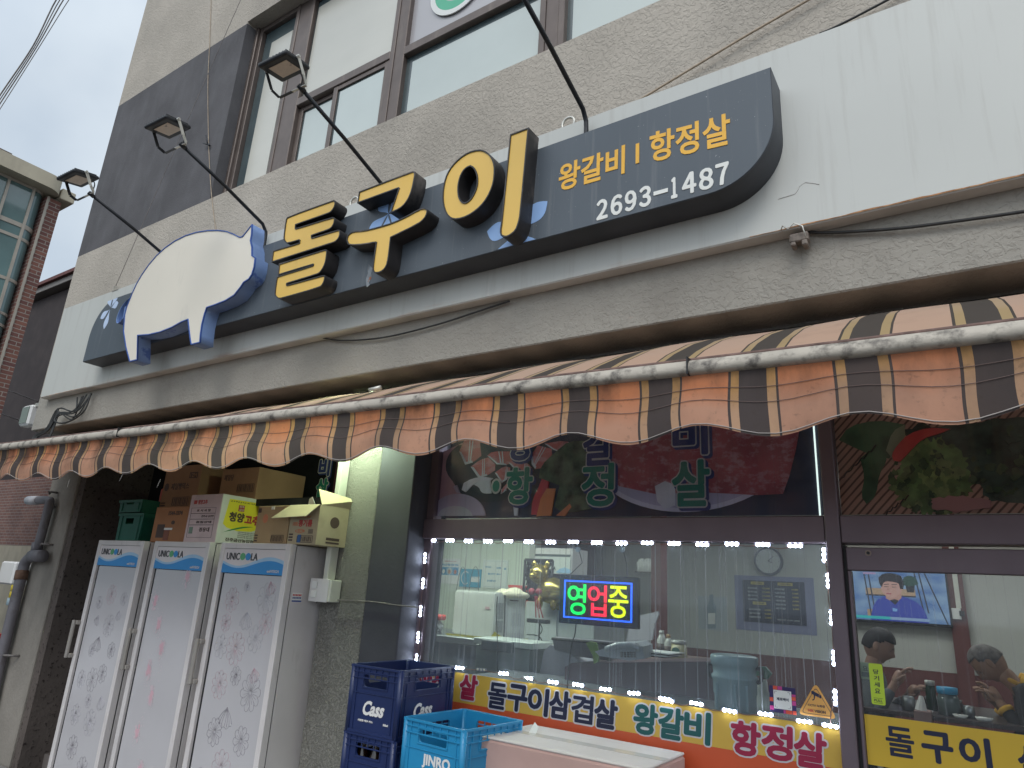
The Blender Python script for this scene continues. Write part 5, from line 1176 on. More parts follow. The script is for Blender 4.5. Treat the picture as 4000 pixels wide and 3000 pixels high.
poly('sticker_sheet', [rrect(a.x, b.x, d_.z, t.z, .006)], G+.0065, G+.0085, flat('pale sticker', (.42, .50, .36)), QS)
text('lettering', '요', a.x+.012, a.x+.030, (d_.z+t.z)/2+.0, t.z-.012, G+.0062, flat('grey ink', (.18, .2, .18)), QS, .02, th=.0003); box('sticker_bar', a.x+.008, b.x-.002, G+.0058, G+.0064, d_.z+.008, d_.z+.024, flat('grey bar', (.22, .24, .24)), QS)
# pay sticker
f10 = lambda x, y: (2560+x*.33454, 2400+y*.33454)
YS = G-.003
a = at(*f10(1335, 1000), YS); b = at(*f10(1640, 1000), YS); t = at(*f10(1490, 845), YS); d_ = at(*f10(1490, 1155), YS)
ZP = thing('pay_sticker', 'square navy, orange and pink payment sticker on the window', 'sticker', (a.x, YS, d_.z))
W_ = b.x-a.x; Hh = t.z-d_.z
box('sticker_sheet', a.x, b.x, YS, YS+.002, d_.z, t.z, flat('sticker navy2', (.03, .02, .10)), ZP)
po = flat('sticker orange', (.68, .09, .05)); pk = flat('sticker pink', (.50, .05, .25))
for mm, L_ in ((po, ((.15, .32, .86, 1), (.0, .14, .40, .55), (.84, 1, .52, .66), (.86, 1, .0, .14), (.60, .84, .0, .13))), (pk, ((.33, .50, .86, 1), (.0, .15, .08, .24), (.85, 1, .34, .50), (.52, .59, .0, .13), (.85, 1, .67, .75)))):
    boxes('sticker_block', [(a.x+W_*u0, a.x+W_*u1, YS-.0005, YS-.0001, d_.z+Hh*v0, d_.z+Hh*v1) for u0, u1, v0, v1 in L_], mm, ZP)
box('sticker_plate', a.x+W_*.16, a.x+W_*.84, YS-.0010, YS-.0006, d_.z+Hh*.15, d_.z+Hh*.85, m_paper, ZP)
text('lettering', '제로페이', a.x+W_*.27, a.x+W_*.73, d_.z+Hh*.46, d_.z+Hh*.58, YS-.0014, m_navy, ZP, .03, th=.0003)
L_ = []
for u in (.21, .79):
    for v in (.20, .80):
        su = 1 if u < .5 else -1; sv = 1 if v < .5 else -1
        L_ += [(min(a.x+W_*u, a.x+W_*(u+.09*su)), max(a.x+W_*u, a.x+W_*(u+.09*su)), YS-.0014, YS-.0011, d_.z+Hh*v-.0006, d_.z+Hh*v+.0006), (a.x+W_*u-.0006, a.x+W_*u+.0006, YS-.0014, YS-.0011, min(d_.z+Hh*v+.0007*sv, d_.z+Hh*(v+.09*sv)), max(d_.z+Hh*v+.0007*sv, d_.z+Hh*(v+.09*sv)))]
boxes('sticker_corner', L_, m_navy, ZP)
# cctv triangle
tri = [at(*f10(x, y), YS) for x, y in ((1870, 795), (2125, 1240), (1662, 1155))]
CT = thing('cctv_sticker', 'orange triangular camera warning sticker in the lower window corner', 'sticker', (tri[0].x, YS, tri[1].z))
T3 = [(v.x, v.z) for v in tri]
T3[1] = (T3[1][0], (T3[1][1]+T3[2][1])/2); T3[2] = (T3[2][0], T3[1][1])
def rtri(P, r):
    o = []
    for i in range(3):
        p, q, s_ = Vector(P[i-1]), Vector(P[i]), Vector(P[(i+1) % 3])
        a_ = q+(p-q).normalized()*r; b_ = q+(s_-q).normalized()*r
        for k in range(5): t_ = k/4; o.append(tuple(a_*(1-t_)**2+q*2*t_*(1-t_)+b_*t_*t_))
    return o
poly('sticker_sheet', [rtri(T3, .022)], YS, YS+.002, flat('cctv orange', (.70, .36, .09)), CT)
g1 = grow(T3, -.0075); g2 = grow(T3, -.009)
poly('sticker_border', [rtri(g1, .016), rtri(g2, .015)], YS-.0005, YS-.0001, m_navy, CT)
cx = (T3[1][0]+T3[2][0])/2; zb3 = T3[1][1]; ht = T3[0][1]-zb3
text('lettering', 'CCTV 녹화중', cx-.030, cx+.030, zb3+ht*.28, zb3+ht*.36, YS-.0006, m_navy, CT, .02, th=.0003)
text('lettering', 'HIK', cx-.031, cx-.010, zb3+ht*.12, zb3+ht*.20, YS-.0006, m_redp, CT, .03, th=.0003); text('lettering', 'VISION', cx-.008, cx+.031, zb3+ht*.12, zb3+ht*.20, YS-.0006, m_navy, CT, .03, th=.0003)
cc = Vector((cx, 0, zb3+ht*.60))
def cp_(pts, m): return poly('camera_icon', [[(cc.x+x*.001, cc.z+z*.001) for x, z in pts]], YS-.0006, YS-.0001, m, CT)
cp_([(-16, 14), (-12, 18), (12, 8), (10, -4), (6, -2), (-15, 6)], m_navy); cp_([(-7, 3), (-2, 1), (-5, -12), (-12, -18), (-14, -14), (-8, -10)], m_navy); cp_([(13, 7), (20, 4), (18, -7), (11, -4)], m_navy)
# OPEN sign with three syllables
YN = G+.05
q = [at(*p, YN) for p in ((2188, 2240), (2493, 2258), (2491, 2461), (2180, 2430))]
nx0, nx1 = (q[0].x+q[3].x)/2, (q[1].x+q[2].x)/2; nz1, nz0 = (q[0].z+q[1].z)/2, (q[2].z+q[3].z)/2
NS = thing('led_sign', 'black LED sign with green, red and yellow glowing syllables in a blue frame', 'sign', ((nx0+nx1)/2, YN, nz0))
box('sign_case', nx0, nx1, YN, YN+.03, nz0, nz1, flat('black plastic case', (.012, .012, .015), .35), NS, bev=.003)
m_nb = emit('blue led line', (.02, .12, 1.0), 2.4)
i0, i1, j0, j1 = nx0+.028, nx1-.028, nz0+.026, nz1-.026; tk = .007
for s_ in (0, .0085): boxes('led_border', [(i0+s_*.5, i1-s_*.5, YN-.003, YN-.0005, j0+s_*.5, j0+s_*.5+.003), (i0+s_*.5, i1-s_*.5, YN-.003, YN-.0005, j1-s_*.5-.003, j1-s_*.5), (i0+s_*.5, i0+s_*.5+.003, YN-.003, YN-.0005, j0+s_*.5+.0031, j1-s_*.5-.0031), (i1-s_*.5-.003, i1-s_*.5, YN-.003, YN-.0005, j0+s_*.5+.0031, j1-s_*.5-.0031)], m_nb, NS)
for k, (s_, cc_) in enumerate((('영', (.0, 1.0, .12)), ('업', (1.0, .02, .06)), ('중', (.75, 1.0, .0)))):
    ww = (i1-i0-.03)/3; xa = i0+.015+ww*k
    text('glowing_syllable', s_, xa+.006, xa+ww-.006, j0+.018, j1-.018, YN-.001, emit('led '+s_, cc_, 1.6), NS, 0, th=.002, dil=.0014, nd=6)
for x_ in (1455, 1838):
    sc = at(1600+x_*.4521, 2000+325*.4521, G+.01)
    disc('suction_cup', sc.x, sc.z, .013, G+.007, G+.014, flat('clear rubber', (.5, .55, .55), .15), NS)
    xe = nx0+.05 if x_ < 1600 else nx1-.06
    tube('hanging_wire', [(sc.x, G+.02, sc.z), (sc.x+.004, G+.05, (sc.z+nz1)/2), (xe, YN+.012, nz1)], .0018, m_cable, NS, n=5)
tube('power_cord', spl([(nx0+.09, YN+.015, nz0), (nx0+.085, YN+.015, nz0-.05), at(2235, 2510, YN+.03), at(2222, 2600, YN+.03), at(2215, 2700, YN+.03)], 6), .0028, m_cable, NS, n=6)
ch_ = at(1943, 2330, G+.03)
tag(tube('cord', spl([ch_, ch_+Vector((0, 0, -.08)), at(1942, 2480, G+.03), at(1944, 2620, G+.03)], 5), .0022, m_cable), 'thin black cord hanging behind the glass in front of the microwave', 'cord')

# ================================================================ posters above the transom
ZT0, ZT1 = .368, 1.125
YPo = G+.02
PO = thing('meat_poster', 'large poster of sliced pork, mushrooms and chilli with green outlined letters above the window', 'poster', (-1.5, YPo, ZT0))
m_pbg = dirt(M('poster dark ground', (.05, .06, .10), .5, var=.3, sc=2.5), (.05, .03, .05), 2, .5, .7)
box('poster_sheet', fx0+.10, -.499, YPo, YPo+.004, ZT0+.004, ZT1, m_pbg, PO)
f11 = lambda x, y: (1640+x*.33454, 1680+y*.33454)
Lr = [0]
def pp(name, pts, m, T=PO, fn=f11, Yb=YPo, s_=0):
    Lr[0] += 1; lp = pxloop(pts, Yb, fn)
    for _ in range(s_): lp = smooth(lp)
    return poly(name, [lp], Yb-.0006-.00018*Lr[0], Yb-.0001, m, T)
m_meat = dirt(M('printed meat', (0.70, 0.20, 0.19), .5, var=.15, sc=9), (.80, .45, .45), 9, .5, .62, (1, 1, 2.5), .7); m_fat = M('printed fat', (0.850, 0.850, 0.850), .5, var=.12, sc=10); m_mush = M('printed mushroom', (0.850, 0.788, 0.850), .5, var=.25, sc=9); m_chili = M('printed chilli', (0.693, 0.057, 0.095), .4, var=.2, sc=8); m_carrot = flat('printed carrot', (0.850, 0.283, 0.111)); m_pan = flat('printed pan', (0.038, 0.051, 0.069)); m_bowl = M('printed bowl', (0.535, 0.456, 0.567), .5, var=.1, sc=3); m_bowl2 = M('printed bowl inside', (0.630, 0.630, 0.630), .5, var=.15, sc=3); m_wood = M('printed table', (0.535, 0.315, 0.347), .5, var=.25, sc=4); m_herb = M('printed herbs', (0.111, 0.158, 0.095), .6, var=.8, sc=14, det=8)
pp('poster_table', ((170,300),(500,150),(560,750),(150,950)), m_wood)
pp('poster_pan', ((480,150),(350,260),(300,380),(310,500),(400,620),(480,760),(700,850),(1000,830),(1200,700),(1500,380),(1500,150)), m_pan, s_=1)
for pts in (((460,250),(520,120),(700,120),(720,300),(620,380),(530,405)), ((595,430),(700,350),(800,320),(885,400),(880,470),(790,530),(690,565)), ((790,300),(850,250),(1050,250),(1100,360),(1020,410),(900,400)), ((1300,300),(1380,180),(1540,220),(1550,360),(1460,440),(1350,455),(1310,400)), ((880,500),(990,420),(1060,440),(1040,560),(960,620)), ((1460,160),(1700,120),(1820,190),(1700,280),(1560,230)), ((1040,380),(1200,350),(1300,420),(1330,480),(1150,500)), ((960,690),(1050,600),(1020,700),(950,750))):
    pp('poster_meat', pts, m_meat, s_=1)
    c_ = Vector((sum(p[0] for p in pts)/len(pts), sum(p[1] for p in pts)/len(pts)))
    pp('poster_fat', [pts[0]]+[tuple(Vector(p)*.80+c_*.20) for p in pts[:1]]+[tuple(Vector(pts[-1])*.78+c_*.22)]+[tuple(Vector(pts[-2])*.78+c_*.22)]+[pts[-2], pts[-1]], m_fat)
    for k in (.35, .55): pp('poster_fat', [tuple(Vector(pts[1])*(1-k)+Vector(pts[2])*k), tuple(Vector(pts[1])*(.95-k)+Vector(pts[2])*(k+.05)), tuple(Vector(pts[-1])*(.95-k)+Vector(pts[-2])*(k+.05)+Vector((12, -8))), tuple(Vector(pts[-1])*(1-k)+Vector(pts[-2])*k)], m_fat)
pp('poster_mushroom', ((497,700),(520,620),(620,565),(760,545),(860,565),(820,600),(700,600),(620,640),(580,690),(540,725)), m_mush, s_=1)
pp('poster_mushroom', ((640,640),(720,590),(830,590),(840,740),(760,745),(720,720),(700,670)), m_fat, s_=1)
pp('poster_bowl', [(455+315*math.cos(t), 1000-255*math.sin(t)) for t in [PI*k/24 for k in range(25)]], m_bowl)
pp('poster_bowl', [(420+200*math.cos(t), 1003-115*math.sin(t)) for t in [PI*k/24 for k in range(25)]], m_bowl2)
pp('poster_chilli', ((1310,990),(1320,820),(1420,620),(1470,420),(1560,420),(1500,640),(1530,800),(1420,990)), m_chili, s_=1)
pp('poster_carrot', ((1490,685),(1590,685),(1540,1000),(1370,1005),(1420,800)), m_carrot)
pp('poster_herbs', ((1420,420),(1600,250),(1750,130),(2000,130),(2150,400),(2100,900),(1700,980),(1580,900),(1640,650),(1400,560)), m_herb, s_=1)
pp('poster_carrot', ((1600,1000),(1760,860),(1780,900),(1700,1005)), m_carrot)
pp('poster_stem', ((1100,880),(1155,880),(1150,1000),(1110,1000)), m_fat)
pp('poster_clip', ((400,660),(440,645),(460,690),(475,735),(435,730)), m_bowl)
f12 = lambda x, y: (2600+x*.6329, 950+y*.6329)
# plate and meat block at the right
pc = at(2740, 1930, YPo); px2 = at(3100, 1800, YPo)
lp = [(at(2300, 1950, YPo).x+ .0+ (at(3120, 1900, YPo).x-at(2300, 1950, YPo).x)*(.5+.5*math.cos(t)), .70+.31*math.sin(t)) for t in [PI+PI*k/28 for k in range(29)]]
poly('poster_plate', [lp], YPo-.0062, YPo-.0058, M('printed plate', (0.819, 0.788, 0.850), .5, var=.15, sc=3), PO)
lp2 = [(x+.012*(1 if i < 14 else -1), z+.018) for i, (x, z) in enumerate(lp)]
poly('poster_plate', [lp2], YPo-.0066, YPo-.0063, M('printed plate rim', (0.567, 0.535, 0.661), .5, var=.2, sc=3), PO)
m_block = dirt(M('printed marbled beef', (0.50, 0.105, 0.12), .5, var=.25, sc=7), (.72, .42, .42), 24, .50, .64, (1, 1, 1.6), .75)
lp = [(lambda v: (v.x, v.z))(at(x, y, YPo)) for x, y in ((2400, 1700), (2360, 1800), (2420, 1900), (2560, 1930), (2760, 1925), (2960, 1935), (3060, 1930), (3085, 1860), (3110, 1760), (3130, 1650), (3000, 1600), (2600, 1600))]
poly('poster_beef', [lp], YPo-.0072, YPo-.0067, m_block, PO)
lp = [(lambda v: (v.x, v.z))(at(x, y, YPo)) for x, y in ((2560, 1900), (2600, 1880), (2640, 1895), (2640, 1975), (2600, 1990), (2570, 1960))]
poly('poster_garlic', [lp], YPo-.0078, YPo-.0073, m_fat, PO)
YL = YPo-.0105
def pout(s_, c_, w_, h_, fill, bold=.05): p = at(*c_, YL); outlined(s_, p.x, p.z, w_, h_, YL, fill, PO, bold, .12)
pout('항', f11(1160, 650), .155, .185, m_pgreen); pout('정', f11(2075, 640), .165, .20, m_pgreen); pout('살', (2600+155*.6329, 950+1480*.6329), .165, .20, m_pgreen)
p = at(*f11(890, 655), YL); disc('dot_outline', p.x, p.z, .034, YL-.0004, YL+.0002, m_outl, PO, rz=.042); disc('dot', p.x, p.z, .023, YL-.0012, YL-.0005, m_pgreen, PO, rz=.031)
for s_, c_ in (('왕', f11(1180, 130)), ('갈', f11(2080, 170)), ('비', (2600+150*.6329, 950+1170*.6329))): pout(s_, c_, .155, .20, m_pnavy)
# vegetable poster above the door
VG = thing('vegetable_poster', 'dark poster of green leaves and a red chilli on a bamboo mat above the door', 'poster', (.1, YPo, ZT0))
m_mat = bpy.data.materials.new('printed bamboo mat'); m_mat.use_nodes = True; n = m_mat.node_tree.nodes; l = m_mat.node_tree.links
g = n.new('ShaderNodeNewGeometry'); mp = n.new('ShaderNodeMapping'); mp.inputs['Rotation'].default_value = (0, math.radians(-42), 0)
wv = n.new('ShaderNodeTexWave'); wv.inputs['Scale'].default_value = 14; wv.inputs['Distortion'].default_value = .6; rp = n.new('ShaderNodeValToRGB'); rp.color_ramp.elements[0].color = (.12, .065, .05, 1); rp.color_ramp.elements[1].color = (.56, .33, .26, 1); rp.color_ramp.elements[0].position = .05; rp.color_ramp.elements[1].position = .4
l.new(g.outputs['Position'], mp.inputs[0]); l.new(mp.outputs[0], wv.inputs['Vector']); l.new(wv.outputs['Fac'], rp.inputs[0]); l.new(rp.outputs[0], n['Principled BSDF'].inputs['Base Color'])
box('poster_sheet', mx1+.001, dx1+.01, YPo, YPo+.004, ZT0+.004, ZT1, m_mat, VG)
m_leafd = M('printed dark leaf', (0.069, 0.174, 0.088), .5, var=.5, sc=10, det=6); m_leafl = M('printed frilly leaf', (0.158, 0.268, 0.095), .5, var=.6, sc=16, det=8); m_leafk = M('printed deep greens', (0.05, 0.085, 0.065), .5, var=.8, sc=14, det=8)
Lr[0] = 0
def frill(pts, k, amp, seed):
    r_ = random.Random(seed); o = []
    for i in range(len(pts)):
        p, q = Vector(pts[i]), Vector(pts[(i+1) % len(pts)]); nn_ = Vector((-(q-p).y, (q-p).x)).normalized()
        for j in range(k): t_ = j/k; o.append(tuple(p*(1-t_)+q*t_+nn_*r_.uniform(-amp, amp)))
    return o
vg = lambda name, pts, m, s_=0: pp(name, pts, m, VG, f12, YPo, s_)
vg('poster_greens', frill(((1480,1130),(1800,1120),(2400,1050),(2600,1400),(2400,1640),(2000,1600),(1850,1400),(1500,1300)), 8, 20, 2), m_leafk)
vg('poster_leaf', ((1070,1215),(1130,1130),(1300,1090),(1480,1120),(1470,1200),(1380,1330),(1250,1300),(1160,1260)), m_leafd, 1)
vg('poster_leaf', ((1200,1330),(1280,1260),(1360,1290),(1365,1350),(1320,1420),(1300,1560),(1240,1610),(1205,1560),(1230,1440)), m_leafd, 1)
vg('poster_stem', ((1360,1280),(1400,1160),(1475,1120),(1480,1200),(1430,1260),(1400,1330)), flat('printed pale stem', (0.315, 0.378, 0.252)), 1)
vg('poster_frill', frill(((1400,1500),(1450,1330),(1560,1230),(1700,1190),(1850,1330),(1900,1500),(1800,1660),(1600,1680),(1450,1600)), 12, 22, 5), m_leafl)
vg('poster_frill', frill(((1560,1420),(1700,1330),(1800,1450),(1720,1560),(1600,1540)), 9, 16, 8), M('printed light frill', (0.283, 0.378, 0.143), .5, var=.5, sc=20))
rn = random.Random(11); gm = [M('printed green tone', c_, .5, var=.35, sc=25) for c_ in ((.05, .10, .045), (.12, .19, .07), (.22, .30, .12), (.09, .13, .07))]
for k in range(90):
    an = rn.random()*2*PI; rr = rn.random()**.5; cx_, cy_ = 1640+250*rr*math.cos(an), 1450+230*rr*math.sin(an); q_ = rn.uniform(14, 38); n5 = rn.randint(9, 14)
    lp5 = [(cx_+q_*rn.uniform(.45, 1.15)*math.cos(2*PI*j/n5), cy_+q_*rn.uniform(.45, 1.15)*math.sin(2*PI*j/n5)) for j in range(n5)]
    Lr[0] += -.7; vg('poster_frill', lp5, gm[k % 3])
for k in range(60):
    cx_, cy_ = rn.uniform(1880, 2560), rn.uniform(1130, 1560); q_ = rn.uniform(18, 45); n5 = rn.randint(7, 12)
    lp5 = [(cx_+q_*rn.uniform(.45, 1.15)*math.cos(2*PI*j/n5), cy_+q_*rn.uniform(.45, 1.15)*math.sin(2*PI*j/n5)) for j in range(n5)]
    Lr[0] += -.7; vg('poster_greens', lp5, (gm[0], m_leafk, gm[3])[k % 3])
vg('poster_chilli', ((1395,1310),(1410,1345),(1450,1350),(1500,1300),(1580,1210),(1700,1175),(1760,1150),(1620,1140),(1500,1180),(1430,1250)), M('printed red chilli', (0.693, 0.063, 0.063), .3, var=.2, sc=8), 1)
vg('poster_hair', frill(((1640,1580),(1800,1560),(2010,1590),(2000,1640),(1800,1660),(1650,1640)), 6, 8, 9), flat('printed onion', (0.504, 0.252, 0.252)))
lst = []
for i, (p0, p1) in enumerate((((1085, 1450), (1300, 1250)), ((1350, 1680), (1500, 1560)))):
    pts = []
    for k in range(15): t_ = k/14; v = at(*f12(p0[0]+(p1[0]-p0[0])*t_, p0[1]+(p1[1]-p0[1])*t_+10*math.sin(k*2.2)), YPo-.005); pts.append(v)
    lst.append((pts, .0025))
tubes('poster_thread', lst, flat('printed thread', (0.032, 0.032, 0.032)), VG, n=4)

# ================================================================ inside the restaurant
g9 = lambda x, y: (1600+x*.4521, 2000+y*.4521)
m_kwall = M('pale kitchen wall', (.66, .72, .60), .6, var=.03, sc=2)
YK = 5.6
a = at(1738, 2200, YK); b = at(2068, 2200, YK); 
KW = thing('kitchen_partition', 'pale green white partition wall behind the microwave counter', 'wall', ((a.x+b.x)/2, YK, FZ))
box('partition', -4.74, b.x, YK, YK+.1, FZ, zb-.004, m_kwall, KW); box('partition_edge', b.x+.001, b.x+.06, YK-.01, YK+.1, FZ, zb-.004, m_iwall, KW)
def pxbox(name, p0, p1, Y, dep, m, T=None, bev=.003, label=None, cat=None, group=None):
    a = at(p0[0], (p0[1]+p1[1])/2, Y); b = at(p1[0], (p0[1]+p1[1])/2, Y); t = at((p0[0]+p1[0])/2, p0[1], Y); d_ = at((p0[0]+p1[0])/2, p1[1], Y)
    o = box(name, a.x, b.x, Y, Y+dep, d_.z, t.z, m, T, bev=bev)
    if label: tag(o, label, cat, group)
    return a.x, b.x, d_.z, t.z
def pxthing(name, label, cat, p0, p1, Y, group=None):
    a = at((p0[0]+p1[0])/2, p1[1], Y); return thing(name, label, cat, a, 0, group)
m_bltxt = flat('blue text', (.05, .25, .45)); m_cyan = flat('cyan board', (.02, .32, .48), .4)
T = pxthing('notice', 'white notice with blue headline and three round icons on the kitchen wall', 'notice', g9(280, 400), g9(430, 620), YK-.02)
x0, x1, z0, z1 = pxbox('notice_sheet', g9(262, 402), g9(430, 620), YK-.012, .008, m_paper, T, 0)
q = R2(x0, x1, z0, z1, .08, .92, .70, .80); text('lettering', '마스크 착용 협조 안내', *q, YK-.0125, m_bltxt, T, .04, th=.0008)
q = R2(x0, x1, z0, z1, .2, .8, .87, .91); text('lettering', '생활방역 수칙', *q, YK-.0125, m_redp, T, .02, th=.0008)
box('notice_band', x0+.01, x1-.01, YK-.0135, YK-.0125, z0+(z1-z0)*.34, z0+(z1-z0)*.66, flat('light blue band', (.16, .40, .62)), T)
for k in range(3):
    cx = x0+(x1-x0)*(.2+.3*k); cz_ = z0+(z1-z0)*.5
    disc('icon_disc', cx, cz_, .036, YK-.0145, YK-.0136, (m_bltxt, flat('pale disc', (.5, .55, .55)), m_bltxt)[k], T, n=16); disc('icon_figure', cx, cz_-.006, .017, YK-.0155, YK-.0146, (m_paper, flat('icon brown', (.45, .22, .12)), flat('icon red', (.5, .15, .08)))[k], T, n=12, rz=.022)
T = pxthing('pay_board', 'bright blue board with white smile logo on the kitchen wall', 'sign', g9(435, 490), g9(615, 650), YK-.02)
x0, x1, z0, z1 = pxbox('board', g9(433, 492), g9(615, 650), YK-.016, .008, m_cyan, T, 0)
cx, cz_ = x0+(x1-x0)*.28, (z0+z1)/2
tube('smile_logo', [(cx+.05*math.cos(t), YK-.018, cz_+.06*math.sin(t)) for t in [math.radians(50+k*20) for k in range(14)]], .004, m_paper, T, n=5)
box('board_plate', x0+(x1-x0)*.55, x1-.012, YK-.0175, YK-.0165, z0+.05, z1-.07, m_paper, T); text('lettering', '착한가격', x0+(x1-x0)*.58, x1-.02, cz_-.0, cz_+.03, YK-.0178, m_cyan, T, .02, th=.0005)
T = pxthing('certificate', 'white framed certificate with few blue words on the kitchen wall', 'notice', g9(625, 410), g9(850, 665), YK-.02)
x0, x1, z0, z1 = pxbox('certificate_sheet', g9(628, 412), g9(848, 660), YK-.012, .008, flat('certificate paper', (.74, .78, .72)), T, 0)
for s_, u0, u1, v in (('우리 업소는', .10, .35, .70), ('농산물', .55, .72, .68), ('을', .85, .93, .66), ('원산지 표시', .22, .75, .46), ('감사합니다', .2, .55, .22)):
    q = R2(x0, x1, z0, z1, u0, u1, v, v+.07); text('lettering', s_, *q, YK-.0125, m_bltxt, T, .03, th=.0008)
boxes('certificate_border', [(x0+.012, x1-.012, YK-.013, YK-.0122, z0+.012, z0+.015), (x0+.012, x1-.012, YK-.013, YK-.0122, z1-.015, z1-.012), (x0+.012, x0+.015, YK-.013, YK-.0122, z0+.016, z1-.016), (x1-.015, x1-.012, YK-.013, YK-.0122, z0+.016, z1-.016)], flat('pale blue line', (.35, .5, .55)), T)
# counter and appliances
m_steelc = M('brushed steel', (.32, .34, .35), .35, .8, var=.1, sc=3)
YM = 4.3
T = pxthing('counter', 'stainless steel counter with the microwave on it', 'counter', g9(140, 1060), g9(560, 1400), YM)
a = at(*g9(100, 1060), YM-.12); b = at(*g9(560, 1110), YM-.12)
zc = at(*g9(560, 1078), YM).z
box('counter_top', -3.95, at(*g9(1050, 1100), YM).x, YM-.15, YM+.6, zc-.05, zc-.003, m_steelc, T, bev=.004); box('counter_cabinet', -3.94, at(*g9(1040, 1100), YM).x, YM-.12, YM+.58, FZ, zc-.051, flat('grey cabinet', (.13, .15, .17)), T)
# microwave seen from its back corner
a = at(*g9(345, 880), YM); c_ = at(*g9(735, 900), YM-.10); d_ = at(*g9(1008, 880), YM+.12)
mt = at(*g9(700, 690), YM-.10).z; mb = zc
MW = thing('microwave_oven', 'white microwave oven turned with its vented back to the window', 'microwave', (c_.x, YM+.1, mb))
P4 = [Vector((a.x, YM+.04, 0)), Vector((c_.x, YM-.10, 0)), Vector((d_.x, YM+.12, 0)), Vector((a.x+(d_.x-c_.x), YM+.28, 0))]
vs = [Vector((p.x, p.y, mb)) for p in P4]+[Vector((p.x, p.y, mt)) for p in P4]
bm = bmesh.new(); vv = [bm.verts.new(v) for v in vs]
for f_ in ((0, 3, 2, 1), (4, 5, 6, 7), (0, 1, 5, 4), (1, 2, 6, 5), (2, 3, 7, 6), (3, 0, 4, 7)): bm.faces.new([vv[i] for i in f_])
bmesh.ops.bevel(bm, geom=list(bm.edges), offset=.012, segments=2, affect='EDGES'); bm_obj('oven_case', bm, M('cream oven paint', (.60, .61, .57), .4, var=.04), MW)
def facep(P, Q, u, v, off=.002):
    n_ = Vector(((Q-P).y, -(Q-P).x, 0)).normalized(); return P+(Q-P)*u+Vector((0, 0, mb+(mt-mb)*v))+n_*off
def quad(nm, P, Q, u0, u1, v0, v1, m, off=.002): return mk(nm, [facep(P, Q, u0, v0, off), facep(P, Q, u1, v0, off), facep(P, Q, u1, v1, off), facep(P, Q, u0, v1, off)], [(0, 1, 2, 3)], m, MW)
P, Q = P4[1], P4[2]
vs = []; fs = []
for i in range(9):
    for j in range(26):
        if 9 < j < 12: continue
        s0 = len(vs); u = .04+i*.025; v = .16+j*.024
        vs += [facep(P, Q, u, v), facep(P, Q, u+.015, v), facep(P, Q, u+.015, v+.014), facep(P, Q, u, v+.014)]; fs.append((s0, s0+1, s0+2, s0+3))
mk('vent_holes', vs, fs, flat('vent dark', (.08, .08, .08)), MW)
quad('back_panel', P, Q, .40, .92, .15, .78, flat('back panel', (.66, .68, .64)), .004); quad('rating_plate', P, Q, .44, .72, .83, .86, m_dkprint, .003); quad('panel_dent', P, Q, .52, .84, .30, .58, flat('panel dent', (.54, .56, .52)), .006)
quad('side_label', P4[0], P4[1], .78, .88, .62, .68, flat('pink label', (.6, .4, .42)), .003)
pa = facep(P, Q, .25, .9, .01); tube('oven_cord', spl([pa, pa+Vector((.02, -.02, -.01)), pa+Vector((.03, -.02, -.3)), pa+Vector((.03, -.02, -.7))], 5), .005, m_cable, MW, n=6)
for x_ in (430, 540):
    c_ = at(*g9(x_+5, 680), YM+.1); tag(tube('wire_hoop', spl([c_+Vector((-.035, 0, 0)), c_+Vector((-.02, 0, .12)), c_+Vector((.01, 0, .18)), c_+Vector((.045, 0, .13)), c_+Vector((.055, 0, 0))], 6), .0022, m_cable), ('thin black wire hoop on the left of the microwave top', 'thin black wire hoop nearer the middle of the microwave top')[x_ > 500], 'wire hoop')
c_ = at(*g9(880, 705), YM+.05); bm = bmesh.new(); r = bmesh.ops.create_icosphere(bm, subdivisions=3, radius=1)
for v in r['verts']: v.co = Vector((c_.x+v.co.x*.13*(1+.15*math.sin(5*v.co.y)), c_.y+v.co.y*.1, c_.z-.01+max(-.02, v.co.z*.045*(1+.3*math.sin(7*v.co.x)))))
tag(bm_obj('cloth', bm, flat('cream cloth', (.60, .55, .40), .9), None, smooth=True), 'crumpled cream cloth lying on the microwave', 'cloth')
vs = [at(*g9(x, y), YM-.13) for x, y in ((310, 1045), (700, 1085), (735, 1035), (830, 1100), (1025, 1095), (1020, 1103), (780, 1107), (600, 1092), (320, 1062))]
tag(mk('yellow_cloth', vs, [tuple(range(len(vs)))], flat('yellow cloth', (.48, .42, .05), .9)), 'yellow cloth spread under the microwave', 'cloth').modifiers.new('s', 'SOLIDIFY').thickness = .004
c_ = at(*g9(200, 1000), YM-.05); bm = bmesh.new(); r = bmesh.ops.create_icosphere(bm, subdivisions=3, radius=1)
for v in r['verts']: v.co = Vector((c_.x+v.co.x*.085*(1+.2*math.sin(9*v.co.z)), c_.y+v.co.y*.06, c_.z+v.co.z*.085*(1+.15*math.sin(8*v.co.x+2))))
BG = bm_obj('snack_bag', bm, dirt(flat('foil bag', (.45, .46, .46), .25), (.06, .06, .07), 14, .5, .56), None, smooth=True); tag(BG, 'crumpled foil bag with red top at the left end of the counter', 'bag')
a = at(*g9(155, 965), YM-.12); box('bag_top', a.x, a.x+.11, YM-.09, YM-.03, c_.z+.06, c_.z+.10, flat('bag red', (.5, .06, .05), .4), BG, bev=.012)
